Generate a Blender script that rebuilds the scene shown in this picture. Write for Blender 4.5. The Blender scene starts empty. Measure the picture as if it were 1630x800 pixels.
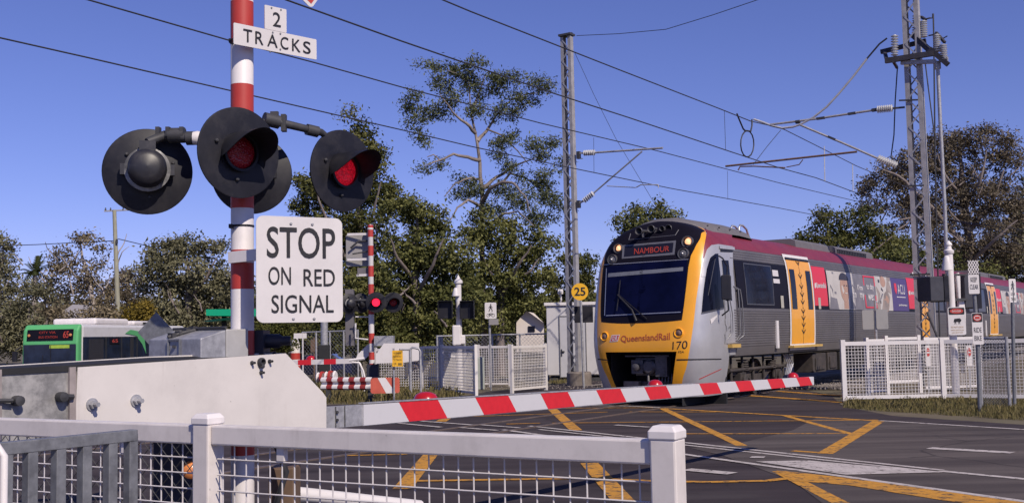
import bpy, bmesh, math, random
import numpy as np
from mathutils import Vector, Matrix
R = math.radians
V = Vector
rnd = random.Random(7)
scene = bpy.context.scene
COL = scene.collection

# ---------------------------------------------------------------- camera
FPX, CW, CH = 1750.0, 1630.0, 800.0
PITCH = math.atan(133 / FPX); ROLL = 0.02; EYE = V((0, 0, 1.5))
_f = V((0, math.cos(PITCH), math.sin(PITCH)))
_r0 = V((1, 0, 0)); _u0 = _r0.cross(_f)
CR = _r0 * math.cos(ROLL) - _u0 * math.sin(ROLL)
CU = _u0 * math.cos(ROLL) + _r0 * math.sin(ROLL)
CF = _f
cam = bpy.data.cameras.new('camera'); camo = bpy.data.objects.new('camera', cam)
cam.sensor_width = 36; cam.lens = 36 * FPX / CW; cam.clip_end = 3000; cam.clip_start = 0.05
mw = Matrix.Identity(4)
for i in range(3):
    mw[i][0] = CR[i]; mw[i][1] = CU[i]; mw[i][2] = -CF[i]; mw[i][3] = EYE[i]
camo.matrix_world = mw
COL.objects.link(camo); scene.camera = camo

# ---------------------------------------------------------------- light
SUN_EL = R(41); SAZ = math.atan2(0.55, -0.835)          # azimuth from +Y towards +X
SUNV = V((math.sin(SAZ) * math.cos(SUN_EL), math.cos(SAZ) * math.cos(SUN_EL), math.sin(SUN_EL)))
w = bpy.data.worlds.new('World'); scene.world = w; w.use_nodes = True
nt = w.node_tree; nt.nodes.clear()
sky = nt.nodes.new('ShaderNodeTexSky'); sky.sky_type = 'NISHITA'; sky.sun_disc = False
sky.sun_elevation = SUN_EL; sky.sun_rotation = SAZ
sky.air_density = 1.0; sky.dust_density = 0.0; sky.ozone_density = 2.0; sky.altitude = 900
mul = nt.nodes.new('ShaderNodeMix'); mul.data_type = 'RGBA'; mul.blend_type = 'MULTIPLY'; mul.inputs[0].default_value = 1
mul.inputs[7].default_value = (0.80, 0.745, 1.27, 1)
bg = nt.nodes.new('ShaderNodeBackground'); bg.inputs[1].default_value = 0.085
wo = nt.nodes.new('ShaderNodeOutputWorld')
nt.links.new(sky.outputs[0], mul.inputs[6]); nt.links.new(mul.outputs[2], bg.inputs[0]); nt.links.new(bg.outputs[0], wo.inputs[0])
sl = bpy.data.lights.new('sun', 'SUN'); sl.energy = 4.3; sl.angle = R(0.5); sl.color = (1.0, 0.885, 0.755)
so = bpy.data.objects.new('sun', sl); so.rotation_euler = SUNV.to_track_quat('Z', 'Y').to_euler(); so.location = (0, 0, 60)
COL.objects.link(so)
scene.view_settings.view_transform = 'Standard'; scene.view_settings.look = 'None'
scene.view_settings.exposure = 0.0; scene.view_settings.gamma = 1.0; scene.view_settings.use_curve_mapping = False
scene.cycles.max_bounces = 6; scene.cycles.transparent_max_bounces = 8

# ---------------------------------------------------------------- pixel <-> place
def ray(px, py):
    return (CF + CR * ((px - CW / 2) / FPX) + CU * ((CH / 2 - py) / FPX))
def at(px, py, Y):
    d = ray(px, py); return EYE + d * (Y / d.y)
def pint(px, py, o, n):
    d = ray(px, py); o = V(o); n = V(n)
    return EYE + d * ((o - EYE).dot(n) / d.dot(n))
def G(px, py, z=0.0):
    return pint(px, py, (0, 0, z), (0, 0, 1))
def proj(p):
    d = V(p) - EYE; k = d.dot(CF)
    return (CW / 2 + FPX * d.dot(CR) / k, CH / 2 - FPX * d.dot(CU) / k)
def lerp(a, b, t): return a + (b - a) * t
def interp(x, xs, ys): return float(np.interp(x, xs, ys))

# ---------------------------------------------------------------- materials
MATS = {}
def mat(name, col, rough=0.6, metal=0.0, var=0.12, scale=6.0, bump=0.0, bscale=80.0, emit=None, dirt=None, dirt_amt=0.5, dscale=2.5, spec=0.5, coat=0.0, stretch=None):
    if name in MATS: return MATS[name]
    m = bpy.data.materials.new(name); m.use_nodes = True
    t = m.node_tree; b = t.nodes['Principled BSDF']
    b.inputs['Roughness'].default_value = rough; b.inputs['Metallic'].default_value = metal
    b.inputs['Specular IOR Level'].default_value = spec; b.inputs['Coat Weight'].default_value = coat
    tc = t.nodes.new('ShaderNodeTexCoord'); src = tc.outputs['Object']
    if stretch:
        mp = t.nodes.new('ShaderNodeMapping'); mp.inputs['Scale'].default_value = stretch
        t.links.new(src, mp.inputs[0]); src = mp.outputs[0]
    n = t.nodes.new('ShaderNodeTexNoise'); n.inputs['Scale'].default_value = scale; n.inputs['Detail'].default_value = 6; n.inputs['Roughness'].default_value = 0.65
    t.links.new(src, n.inputs['Vector'])
    cr = t.nodes.new('ShaderNodeValToRGB')
    c = V(col[:3])
    lo = c * (1 - var); hi = c * (1 + var)
    cr.color_ramp.elements[0].position = 0.3; cr.color_ramp.elements[1].position = 0.7
    cr.color_ramp.elements[0].color = (*lo, 1); cr.color_ramp.elements[1].color = (*hi, 1)
    t.links.new(n.outputs['Fac'], cr.inputs[0]); out = cr.outputs[0]
    if dirt:
        n2 = t.nodes.new('ShaderNodeTexNoise'); n2.inputs['Scale'].default_value = dscale; n2.inputs['Detail'].default_value = 8; n2.inputs['Roughness'].default_value = 0.7
        t.links.new(src, n2.inputs['Vector'])
        r2 = t.nodes.new('ShaderNodeValToRGB'); r2.color_ramp.elements[0].position = 0.48; r2.color_ramp.elements[1].position = 0.75
        r2.color_ramp.elements[0].color = (0, 0, 0, 1); r2.color_ramp.elements[1].color = (dirt_amt,) * 3 + (1,)
        t.links.new(n2.outputs['Fac'], r2.inputs[0])
        mx = t.nodes.new('ShaderNodeMix'); mx.data_type = 'RGBA'; mx.inputs[7].default_value = (*dirt, 1)
        t.links.new(r2.outputs[0], mx.inputs[0]); t.links.new(out, mx.inputs[6]); out = mx.outputs[2]
    t.links.new(out, b.inputs['Base Color'])
    rr = t.nodes.new('ShaderNodeMapRange'); rr.inputs[3].default_value = max(0, rough - 0.08); rr.inputs[4].default_value = min(1, rough + 0.08)
    t.links.new(n.outputs['Fac'], rr.inputs[0]); t.links.new(rr.outputs[0], b.inputs['Roughness'])
    if bump:
        n3 = t.nodes.new('ShaderNodeTexNoise'); n3.inputs['Scale'].default_value = bscale; n3.inputs['Detail'].default_value = 4
        t.links.new(src, n3.inputs['Vector'])
        bp = t.nodes.new('ShaderNodeBump'); bp.inputs['Strength'].default_value = bump; bp.inputs['Distance'].default_value = 0.01
        t.links.new(n3.outputs['Fac'], bp.inputs['Height']); t.links.new(bp.outputs[0], b.inputs['Normal'])
    if emit:
        b.inputs['Emission Color'].default_value = (*emit[:3], 1); b.inputs['Emission Strength'].default_value = emit[3]
    MATS[name] = m; return m

white = mat('white_paint', (0.74, 0.70, 0.69), 0.5, var=0.04, scale=3, dirt=(0.36, 0.32, 0.28), dirt_amt=0.28, dscale=4)
fence_white = mat('fence_enamel', (0.70, 0.65, 0.62), 0.45, var=0.05, scale=5, dirt=(0.30, 0.27, 0.25), dirt_amt=0.3, dscale=9)
far_white = mat('far_fence_enamel', (0.70, 0.67, 0.66), 0.5, var=0.05, scale=3, dirt=(0.35, 0.30, 0.26), dirt_amt=0.35, dscale=3)
sign_white = mat('sign_white', (0.66, 0.63, 0.62), 0.4, var=0.03, scale=4, dirt=(0.4, 0.38, 0.36), dirt_amt=0.2, dscale=7)
plate_white = mat('weathered_white_plate', (0.66, 0.62, 0.585), 0.55, var=0.05, scale=3, dirt=(0.42, 0.39, 0.37), dirt_amt=0.4, dscale=2.2)
def streaks(m, col, amt=.45, sx=14, sz=.9):
    t = m.node_tree; b = t.nodes['Principled BSDF']; src = b.inputs['Base Color'].links[0].from_socket; tc = t.nodes.new('ShaderNodeTexCoord'); mp = t.nodes.new('ShaderNodeMapping'); mp.inputs['Scale'].default_value = (sx, sx, sz); t.links.new(tc.outputs['Object'], mp.inputs[0])
    n = t.nodes.new('ShaderNodeTexNoise'); n.inputs['Scale'].default_value = 1.0; n.inputs['Detail'].default_value = 5; n.inputs['Roughness'].default_value = .7; t.links.new(mp.outputs[0], n.inputs['Vector'])
    n2 = t.nodes.new('ShaderNodeTexNoise'); n2.inputs['Scale'].default_value = 2.2; n2.inputs['Detail'].default_value = 6; t.links.new(tc.outputs['Object'], n2.inputs['Vector'])
    mr = t.nodes.new('ShaderNodeMapRange'); mr.inputs[1].default_value = .55; mr.inputs[2].default_value = .78; mr.inputs[4].default_value = amt; t.links.new(n.outputs['Fac'], mr.inputs[0]); g = t.nodes.new('ShaderNodeMapRange'); g.inputs[1].default_value = .42; g.inputs[2].default_value = .62; t.links.new(n2.outputs['Fac'], g.inputs[0])
    ml = t.nodes.new('ShaderNodeMath'); ml.operation = 'MULTIPLY'; t.links.new(mr.outputs[0], ml.inputs[0]); t.links.new(g.outputs[0], ml.inputs[1])
    m2 = t.nodes.new('ShaderNodeMix'); m2.data_type = 'RGBA'; m2.inputs[7].default_value = (*col, 1); t.links.new(ml.outputs[0], m2.inputs[0]); t.links.new(src, m2.inputs[6]); t.links.new(m2.outputs[2], b.inputs['Base Color'])
    # small chips and specks
    n4 = t.nodes.new('ShaderNodeTexNoise'); n4.inputs['Scale'].default_value = 55; n4.inputs['Detail'].default_value = 2; t.links.new(tc.outputs['Object'], n4.inputs['Vector']); m4 = t.nodes.new('ShaderNodeMapRange'); m4.inputs[1].default_value = .74; m4.inputs[2].default_value = .80; m4.inputs[4].default_value = .5; t.links.new(n4.outputs['Fac'], m4.inputs[0])
    m5 = t.nodes.new('ShaderNodeMix'); m5.data_type = 'RGBA'; m5.inputs[7].default_value = (*[k * .6 for k in col], 1); t.links.new(m4.outputs[0], m5.inputs[0]); t.links.new(m2.outputs[2], m5.inputs[6]); t.links.new(m5.outputs[2], b.inputs['Base Color'])
streaks(plate_white, (.36, .30, .25), .6, 11, .7); streaks(fence_white, (.30, .26, .23), .5, 16, 2); streaks(white, (.34, .29, .25), .5); streaks(far_white, (.36, .31, .26), .4, 5, .7)
galv = mat('galvanised', (0.36, 0.36, 0.38), 0.5, 0.35, var=0.3, scale=22, dirt=(0.5, 0.5, 0.5), dirt_amt=0.6, dscale=9)
galv_dark = mat('galvanised_dark', (0.17, 0.175, 0.19), 0.5, 0.25, var=0.3, scale=28, dirt=(0.32, 0.33, 0.34), dirt_amt=0.5, dscale=18)
weight_steel = mat('mottled_steel', (0.27, 0.265, 0.26), 0.65, 0.2, var=0.35, scale=14, dirt=(0.5, 0.48, 0.46), dirt_amt=0.7, dscale=7)
mast_steel = mat('mast_steel', (0.36, 0.35, 0.355), 0.6, 0.2, var=0.2, scale=5, dirt=(0.16, 0.13, 0.12), dirt_amt=0.4, dscale=3)
dark_steel = mat('dark_steel', (0.055, 0.055, 0.06), 0.6, 0.2, var=0.3, scale=8)
rust = mat('rusty_steel', (0.16, 0.09, 0.06), 0.75, 0.1, var=0.4, scale=14)
red = mat('red_paint', (0.46, 0.045, 0.035), 0.5, var=0.12, scale=5, dirt=(0.25, 0.05, 0.04), dirt_amt=0.4, dscale=5)
red_tape = mat('red_reflective', (0.62, 0.02, 0.03), 0.4, var=0.08, scale=20)
tape_white = mat('white_reflective', (0.58, 0.57, 0.59), 0.4, var=0.05, scale=12, dirt=(0.4, 0.4, 0.4), dirt_amt=0.25, dscale=12)
black = mat('black_enamel', (0.014, 0.014, 0.020), 0.5, var=0.3, scale=6, dirt=(0.07, 0.065, 0.065), dirt_amt=0.35, dscale=7, spec=0.3)
black_txt = mat('black_lettering', (0.014, 0.013, 0.015), 0.5, var=0.2)
rubber = mat('black_rubber', (0.018, 0.018, 0.02), 0.75, var=0.3)
def lens_pattern(m, lo=.35):
    t = m.node_tree; b = t.nodes['Principled BSDF']; tc = t.nodes.new('ShaderNodeTexCoord'); v = t.nodes.new('ShaderNodeTexVoronoi'); v.inputs['Scale'].default_value = 75
    t.links.new(tc.outputs['Object'], v.inputs['Vector']); mr = t.nodes.new('ShaderNodeMapRange'); mr.inputs[1].default_value = .1; mr.inputs[2].default_value = .7; mr.inputs[3].default_value = 1.0; mr.inputs[4].default_value = lo
    t.links.new(v.outputs['Distance'], mr.inputs[0]); ml = t.nodes.new('ShaderNodeMath'); ml.operation = 'MULTIPLY'; ml.inputs[1].default_value = b.inputs['Emission Strength'].default_value
    t.links.new(mr.outputs[0], ml.inputs[0]); t.links.new(ml.outputs[0], b.inputs['Emission Strength'])
    bp = t.nodes.new('ShaderNodeBump'); bp.inputs['Strength'].default_value = .9; bp.inputs['Distance'].default_value = .006; bp.invert = True; t.links.new(v.outputs['Distance'], bp.inputs['Height']); t.links.new(bp.outputs[0], b.inputs['Normal'])
lens_off = mat('red_lens', (0.30, 0.01, 0.02), 0.25, var=0.25, scale=60, bump=0.6, bscale=120)
lens_on = mat('lit_red_lens', (0.55, 0.005, 0.02), 0.3, var=0.25, scale=60, emit=(1.0, 0.012, 0.05, 0.40), bump=0.6, bscale=120)
lens_hot = mat('flashing_red_lens', (0.6, 0.005, 0.02), 0.3, emit=(1.0, 0.015, 0.05, 2.2))
lens_pattern(lens_on); lens_on.node_tree.nodes['Principled BSDF'].inputs['Emission Color'].default_value = (1, .012, .04, 1); lens_pattern(lens_off)
dome_red = mat('red_lamp_dome', (0.42, 0.01, 0.015), 0.25, var=0.2, coat=0.4)
insul = mat('porcelain', (0.52, 0.52, 0.53), 0.3, var=0.1)
concrete = mat('concrete', (0.20, 0.17, 0.15), 0.85, var=0.3, scale=7, bump=0.5, bscale=30, dirt=(0.10, 0.085, 0.07), dirt_amt=0.7, dscale=3)
cable = mat('cable', (0.03, 0.03, 0.035), 0.6)
wire_light = mat('aluminium_cable', (0.55, 0.55, 0.57), 0.45, 0.3)
sign_yellow = mat('sign_yellow', (0.78, 0.42, 0.02), 0.4, var=0.05, dirt=(0.5, 0.3, 0.05), dirt_amt=0.2)
brown = mat('brown_board', (0.13, 0.08, 0.05), 0.7, var=0.2)
grey_plate = mat('grey_sign_back', (0.27, 0.26, 0.26), 0.55, 0.1, var=0.12, scale=3, dirt=(0.18, 0.16, 0.15), dirt_amt=0.4, dscale=3)

# ---------------------------------------------------------------- mesh builder
ROOTM = {}
def thing(name, label, cat, loc=(0, 0, 0), rz=0.0, group=None):
    o = bpy.data.objects.new(name, None); COL.objects.link(o); o.empty_display_size = 0.2
    o.location = loc; o.rotation_euler = (0, 0, rz)
    o['label'] = label; o['category'] = cat
    if group: o['group'] = group
    ROOTM[o.name] = (Matrix.Translation(V(loc)) @ Matrix.Rotation(rz, 4, 'Z'))
    return o
def tag(o, label=None, cat=None, group=None, kind=None):
    if label: o['label'] = label
    if cat: o['category'] = cat
    if group: o['group'] = group
    if kind: o['kind'] = kind
    return o

SPLIT = {'bolt', 'door_window', 'equipment_tag', 'door_button_panel', 'red_band', 'red_stripe', 'rivet', 'gate_rail', 'support_post', 'vent', 'top_lamp', 'column', 'band_clamp', 'bracket_bolt', 'fitting', 'sign_bracket', 'roof_vent', 'window_pillar', 'handrail', 'crossbuck_stripe', 'crossbuck', 'mirror_arm', 'pale_photo', 'grey_shapes', 'drop_cable', 'red_sleeve', 'mesh_clip', 'weight_pin', 'end_plate', 'relay_box', 'control_cover', 'bracket', 'window_notice', 'wiper', 'cab_side', 'cab_roof', 'pin_insulator', 'grab_rail', 'hood', 'platform_beam', 'portrait', 'portrait_hair', 'figure', 'edge_channel', 'top_rail', 'bottom_rail', 'valance_joint', 'brake_hose'}
class MB:
    def __init__(s): s.v = []; s.f = []; s.m = []; s.cur = 0
    def add(s, vs, fs):
        b = len(s.v); s.v.extend([V(p) for p in vs]); s.f.extend([tuple(i + b for i in f) for f in fs]); s.m.extend([s.cur] * len(fs)); return s
    def box(s, c, size, ax=None):
        c = V(c); hx, hy, hz = [k / 2 for k in size]
        X, Y, Z = ax if ax else (V((1, 0, 0)), V((0, 1, 0)), V((0, 0, 1)))
        vs = [c + X * (hx * a) + Y * (hy * b) + Z * (hz * d) for a in (-1, 1) for b in (-1, 1) for d in (-1, 1)]
        return s.add(vs, [(0, 1, 3, 2), (4, 6, 7, 5), (0, 4, 5, 1), (2, 3, 7, 6), (0, 2, 6, 4), (1, 5, 7, 3)])
    def bar(s, a, b, wd, ht, up=(0, 0, 1)):
        a = V(a); b = V(b); d = (b - a); L = d.length; d.normalize(); up = V(up)
        x = d.cross(up)
        if x.length < 1e-4: x = d.cross(V((1, 0, 0)))
        x.normalize(); z = x.cross(d)
        return s.box((a + b) / 2, (wd, L, ht), (x, d, z))
    def tube(s, pts, r, n=8, cap=True):
        pts = [V(p) for p in pts]; N = len(pts)
        rs = r if isinstance(r, (list, tuple)) else [r] * N
        vs = []; prev = None
        for i, p in enumerate(pts):
            d = (pts[min(i + 1, N - 1)] - pts[max(i - 1, 0)])
            if d.length < 1e-9: d = V((0, 0, 1))
            d.normalize()
            if prev is None:
                x = d.cross(V((0, 0, 1)))
                if x.length < 1e-3: x = d.cross(V((1, 0, 0)))
            else:
                x = prev - d * prev.dot(d)
                if x.length < 1e-6: x = d.cross(V((0, 0, 1)))
            x.normalize(); y = d.cross(x); prev = x
            for k in range(n):
                a = 2 * math.pi * k / n; vs.append(p + (x * math.cos(a) + y * math.sin(a)) * rs[i])
        fs = []
        for i in range(N - 1):
            for k in range(n):
                k2 = (k + 1) % n; fs.append((i * n + k, i * n + k2, (i + 1) * n + k2, (i + 1) * n + k))
        if cap: fs.append(tuple(reversed(range(n)))); fs.append(tuple((N - 1) * n + k for k in range(n)))
        return s.add(vs, fs)
    def lathe(s, prof, o, axis=(0, 0, 1), n=20, cap=True):
        o = V(o); ax = V(axis).normalized(); x = ax.cross(V((0, 0, 1)))
        if x.length < 1e-3: x = V((1, 0, 0))
        x.normalize(); y = ax.cross(x); vs = []
        for r, h in prof:
            for k in range(n):
                a = 2 * math.pi * k / n; vs.append(o + ax * h + (x * math.cos(a) + y * math.sin(a)) * max(r, 1e-4))
        fs = []
        for i in range(len(prof) - 1):
            for k in range(n):
                k2 = (k + 1) % n; fs.append((i * n + k, i * n + k2, (i + 1) * n + k2, (i + 1) * n + k))
        if cap: fs.append(tuple(reversed(range(n)))); fs.append(tuple((len(prof) - 1) * n + k for k in range(n)))
        return s.add(vs, fs)
    def prism(s, poly, vec):
        n = len(poly); vec = V(vec); a = [V(p) for p in poly]; b = [p + vec for p in a]
        fs = [tuple(range(n - 1, -1, -1)), tuple(range(n, 2 * n))]
        for i in range(n): j = (i + 1) % n; fs.append((i, j, n + j, n + i))
        return s.add(a + b, fs)
    def poly(s, pts): return s.add(pts, [tuple(range(len(pts)))])
    def grid(s, P, flip=False):
        h = len(P); wd = len(P[0]); vs = [p for row in P for p in row]; fs = []
        for i in range(h - 1):
            for j in range(wd - 1):
                q = (i * wd + j, i * wd + j + 1, (i + 1) * wd + j + 1, (i + 1) * wd + j); fs.append(q[::-1] if flip else q)
        return s.add(vs, fs)
    def build(s, name, mats, parent=None, smooth=None, label=None, bevel=0.0, recalc=True):
        if name in SPLIT and parent is not None:
            par = list(range(len(s.v)))
            def find(i):
                while par[i] != i: par[i] = par[par[i]]; i = par[i]
                return i
            for f in s.f:
                a = find(f[0])
                for i in f[1:]: par[find(i)] = a
            # pieces that touch or overlap stay together
            box = {}
            for i, p in enumerate(s.v):
                k = find(i); b = box.setdefault(k, [p.copy(), p.copy()])
                for q in range(3): b[0][q] = min(b[0][q], p[q]); b[1][q] = max(b[1][q], p[q])
            ks = list(box)
            for x in range(len(ks)):
                for y in range(x):
                    A, B = box[ks[x]], box[ks[y]]
                    if all(A[0][q] <= B[1][q] + .002 and B[0][q] <= A[1][q] + .002 for q in range(3)): par[find(ks[x])] = find(ks[y])
            groups = {}
            for f in s.f: groups.setdefault(find(f[0]), []).append(f)
            if len(groups) > 1:
                last = None
                for fs in groups.values():
                    ids = sorted({i for f in fs for i in f}); mp_ = {i: k for k, i in enumerate(ids)}; m2 = MB(); m2.add([s.v[i] for i in ids], [tuple(mp_[i] for i in f) for f in fs]); last = m2._build(name, mats, parent, smooth, label, bevel, recalc)
                return last
        return s._build(name, mats, parent, smooth, label, bevel, recalc)
    def _build(s, name, mats, parent=None, smooth=None, label=None, bevel=0.0, recalc=True):
        me = bpy.data.meshes.new(name)
        root = parent
        while root is not None and root.parent is not None: root = root.parent
        vs = s.v
        if root is not None:
            inv = ROOTM[root.name].inverted(); vs = [inv @ p for p in vs]
        me.from_pydata([tuple(p) for p in vs], [], s.f)
        if not isinstance(mats, (list, tuple)): mats = [mats]
        for m in mats: me.materials.append(m)
        if len(mats) > 1: me.polygons.foreach_set('material_index', s.m)
        if recalc:
            bm = bmesh.new(); bm.from_mesh(me); bmesh.ops.recalc_face_normals(bm, faces=bm.faces); bm.to_mesh(me); bm.free()
        if smooth:
            me.polygons.foreach_set('use_smooth', [True] * len(me.polygons))
            try: me.set_sharp_from_angle(angle=R(smooth))
            except Exception: pass
        me.update()
        o = bpy.data.objects.new(name, me); COL.objects.link(o)
        if parent is not None: o.parent = parent
        if bevel:
            md = o.modifiers.new('bevel', 'BEVEL'); md.width = bevel; md.segments = 2; md.limit_method = 'ANGLE'; md.angle_limit = R(40)
        if label: o['label'] = label
        return o

def solo(name, mb, mats, label, cat, group=None, base=None, **k):
    """a thing that is one mesh, its origin at its own foot"""
    lo = V((min(p.x for p in mb.v), min(p.y for p in mb.v), min(p.z for p in mb.v))); hi = V((max(p.x for p in mb.v), max(p.y for p in mb.v), 0))
    c = V(base) if base else V(((lo.x + hi.x) / 2, (lo.y + hi.y) / 2, lo.z))
    mb.v = [p - c for p in mb.v]
    o = mb.build(name, mats, None, **k); o.location = c; ROOTM[o.name] = Matrix.Translation(c)
    return tag(o, label, cat, group)

# text as flat mesh data -----------------------------------------------------
_TX = {}
def text_mesh(s, bold=0.0):
    key = (s, bold)
    if key in _TX: return _TX[key]
    cu = bpy.data.curves.new('lettering', 'FONT'); cu.body = s; cu.size = 1; cu.offset = bold; cu.resolution_u = 4; cu.space_line = 1.0
    ob = bpy.data.objects.new('lettering', cu)
    me = bpy.data.meshes.new_from_object(ob)
    vs = [(v.co.x, v.co.y) for v in me.vertices]; fs = [tuple(p.vertices) for p in me.polygons]
    bpy.data.objects.remove(ob); bpy.data.curves.remove(cu); bpy.data.meshes.remove(me)
    x0 = min(v[0] for v in vs); x1 = max(v[0] for v in vs); y0 = min(v[1] for v in vs); y1 = max(v[1] for v in vs)
    vs = [((x - x0) / (x1 - x0), (y - y0) / (y1 - y0)) for x, y in vs]
    _TX[key] = (vs, fs, (x1 - x0) / (y1 - y0)); return _TX[key]
def put_text(mb, s, fn, bold=0.0):
    """fn maps the unit square of the text to 3D"""
    vs, fs, _ = text_mesh(s, bold); mb.add([fn(x, y) for x, y in vs], fs)

class Fr:
    """flat frame: x to the right, z up, n towards the reader"""
    def __init__(s, o, n, up=(0, 0, 1)):
        s.o = V(o); s.n = V(n).normalized(); s.x = V(up).cross(s.n).normalized(); s.z = s.n.cross(s.x)
    def p(s, a, b, c=0.0): return s.o + s.x * a + s.z * b + s.n * c
    def of(s, px, py):
        q = pint(px, py, s.o, s.n) - s.o; return q.dot(s.x), q.dot(s.z)
def rrect(x0, z0, x1, z1, r, k=6):
    pts = []
    for cx, cz, a0 in ((x1 - r, z1 - r, 0), (x0 + r, z1 - r, 90), (x0 + r, z0 + r, 180), (x1 - r, z0 + r, 270)):
        for i in range(k + 1):
            a = R(a0 + 90 * i / k); pts.append((cx + r * math.cos(a), cz + r * math.sin(a)))
    return pts
def plate(fr, pts, th, c=0.0):
    mb = MB(); mb.prism([fr.p(a, b, c - th) for a, b in pts], fr.n * th); return mb
def txt(fr, mb, s, x0, z0, x1, z1, c=0.003, bold=0.0):
    put_text(mb, s, lambda u, v: fr.p(lerp(x0, x1, u), lerp(z0, z1, v), c), bold)
def insulator(mb, a, b, r, n=7):
    a = V(a); b = V(b); L = (b - a).length; prof = [(r * .45, 0)]
    for i in range(n):
        h = L * (i + .5) / n; prof += [(r * .5, h - L * .3 / n), (r, h - L * .05 / n), (r, h + L * .08 / n), (r * .5, h + L * .3 / n)]
    prof.append((r * .45, L)); mb.lathe(prof, a, (b - a), 12)
# ================================================================ train axis
VPd = ray(1996, 509); UX = V((VPd.x, VPd.y, 0)).normalized()       # along the track, away
NX = V((UX.y, -UX.x, 0))                                           # to the right of the track, towards the viewer
P_SIDE, HW = 9.0, 1.36
TO = EYE + (UX * 0)                                                # track origin, found below
q = pint(1125, 367, EYE - NX * P_SIDE, NX)
TO = V((q.x, q.y, 0)) - NX * HW
TRZ = math.atan2(NX.y, NX.x)
def T(t, l, z): return TO + UX * t + NX * l + V((0, 0, z))
def onp(px, py, l): return pint(px, py, TO + NX * l, NX)           # pixel onto the plane parallel to the track at offset l
def tl(p): d = V(p) - TO; return d.dot(UX), d.dot(NX)

# ================================================================ ground
def sstep(x, a, b):
    k = np.clip((x - a) / (b - a), 0, 1); return k * k * (3 - 2 * k)
def ground_z(x, y):
    l = (x - TO.x) * NX.x + (y - TO.y) * NX.y
    return -sstep(-l, 9, 24) * np.clip((y - 34) * 0.035, 0, 0.75)
soil = mat('dry_soil', (0.13, 0.105, 0.065), 0.95, var=0.35, scale=1.2, bump=0.6, bscale=14, dirt=(0.06, 0.075, 0.03), dirt_amt=0.8, dscale=0.6)
asphalt = mat('asphalt', (0.056, 0.046, 0.050), 0.95, var=0.16, scale=90, bump=0.35, bscale=160, dirt=(0.085, 0.08, 0.08), dirt_amt=0.55, dscale=0.55, spec=0.15)
asphalt2 = mat('worn_asphalt', (0.105, 0.090, 0.086), 0.95, var=0.14, scale=90, bump=0.35, bscale=160, dirt=(0.06, 0.056, 0.056), dirt_amt=0.6, dscale=0.5, stretch=(1, 0.5, 1), spec=0.15)
yel = mat('yellow_road_paint', (0.56, 0.27, 0.045), 0.85, var=0.16, scale=25, dirt=(0.18, 0.12, 0.06), dirt_amt=0.75, dscale=3.5, spec=0.15)
wht = mat('white_road_paint', (0.50, 0.455, 0.435), 0.9, var=0.12, scale=25, dirt=(0.2, 0.18, 0.17), dirt_amt=0.7, dscale=3.5, spec=0.1)
def road_wear(m, col, crack=.75):
    t = m.node_tree; b = t.nodes['Principled BSDF']; src = b.inputs['Base Color'].links[0].from_socket
    tc = t.nodes.new('ShaderNodeTexCoord'); d = (G(1501, 748) - G(1089, 700)); mp = t.nodes.new('ShaderNodeMapping'); mp.inputs['Rotation'].default_value = (0, 0, -math.atan2(d.y, d.x)); mp.inputs['Scale'].default_value = (.12, 1.5, 1)
    t.links.new(tc.outputs['Object'], mp.inputs[0]); n = t.nodes.new('ShaderNodeTexNoise'); n.inputs['Scale'].default_value = 1.3; n.inputs['Detail'].default_value = 5; t.links.new(mp.outputs[0], n.inputs['Vector'])
    r = t.nodes.new('ShaderNodeValToRGB'); r.color_ramp.elements[0].position = .36; r.color_ramp.elements[1].position = .66; r.color_ramp.elements[0].color = (.66, .64, .66, 1); r.color_ramp.elements[1].color = (1.22, 1.2, 1.18, 1); t.links.new(n.outputs['Fac'], r.inputs[0])
    m1 = t.nodes.new('ShaderNodeMix'); m1.data_type = 'RGBA'; m1.blend_type = 'MULTIPLY'; m1.inputs[0].default_value = 1; t.links.new(src, m1.inputs[6]); t.links.new(r.outputs[0], m1.inputs[7])
    n2 = t.nodes.new('ShaderNodeTexNoise'); n2.inputs['Scale'].default_value = .8; n2.inputs['Detail'].default_value = 6; t.links.new(tc.outputs['Object'], n2.inputs['Vector']); ad = t.nodes.new('ShaderNodeMix'); ad.data_type = 'RGBA'; ad.inputs[0].default_value = .35; t.links.new(tc.outputs['Object'], ad.inputs[6]); t.links.new(n2.outputs['Color'], ad.inputs[7])
    v = t.nodes.new('ShaderNodeTexVoronoi'); v.feature = 'DISTANCE_TO_EDGE'; v.inputs['Scale'].default_value = .55; t.links.new(ad.outputs[2], v.inputs['Vector'])
    mr = t.nodes.new('ShaderNodeMapRange'); mr.inputs[1].default_value = .0; mr.inputs[2].default_value = .012; mr.inputs[3].default_value = 1; mr.inputs[4].default_value = 0; t.links.new(v.outputs['Distance'], mr.inputs[0])
    n3 = t.nodes.new('ShaderNodeTexNoise'); n3.inputs['Scale'].default_value = .25; t.links.new(tc.outputs['Object'], n3.inputs['Vector']); g = t.nodes.new('ShaderNodeMapRange'); g.inputs[1].default_value = .48; g.inputs[2].default_value = .6; g.inputs[4].default_value = crack; t.links.new(n3.outputs['Fac'], g.inputs[0])
    mm = t.nodes.new('ShaderNodeMath'); mm.operation = 'MULTIPLY'; t.links.new(mr.outputs[0], mm.inputs[0]); t.links.new(g.outputs[0], mm.inputs[1])
    m2 = t.nodes.new('ShaderNodeMix'); m2.data_type = 'RGBA'; m2.inputs[7].default_value = (*col, 1); t.links.new(mm.outputs[0], m2.inputs[0]); t.links.new(m1.outputs[2], m2.inputs[6]); t.links.new(m2.outputs[2], b.inputs['Base Color'])
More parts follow.
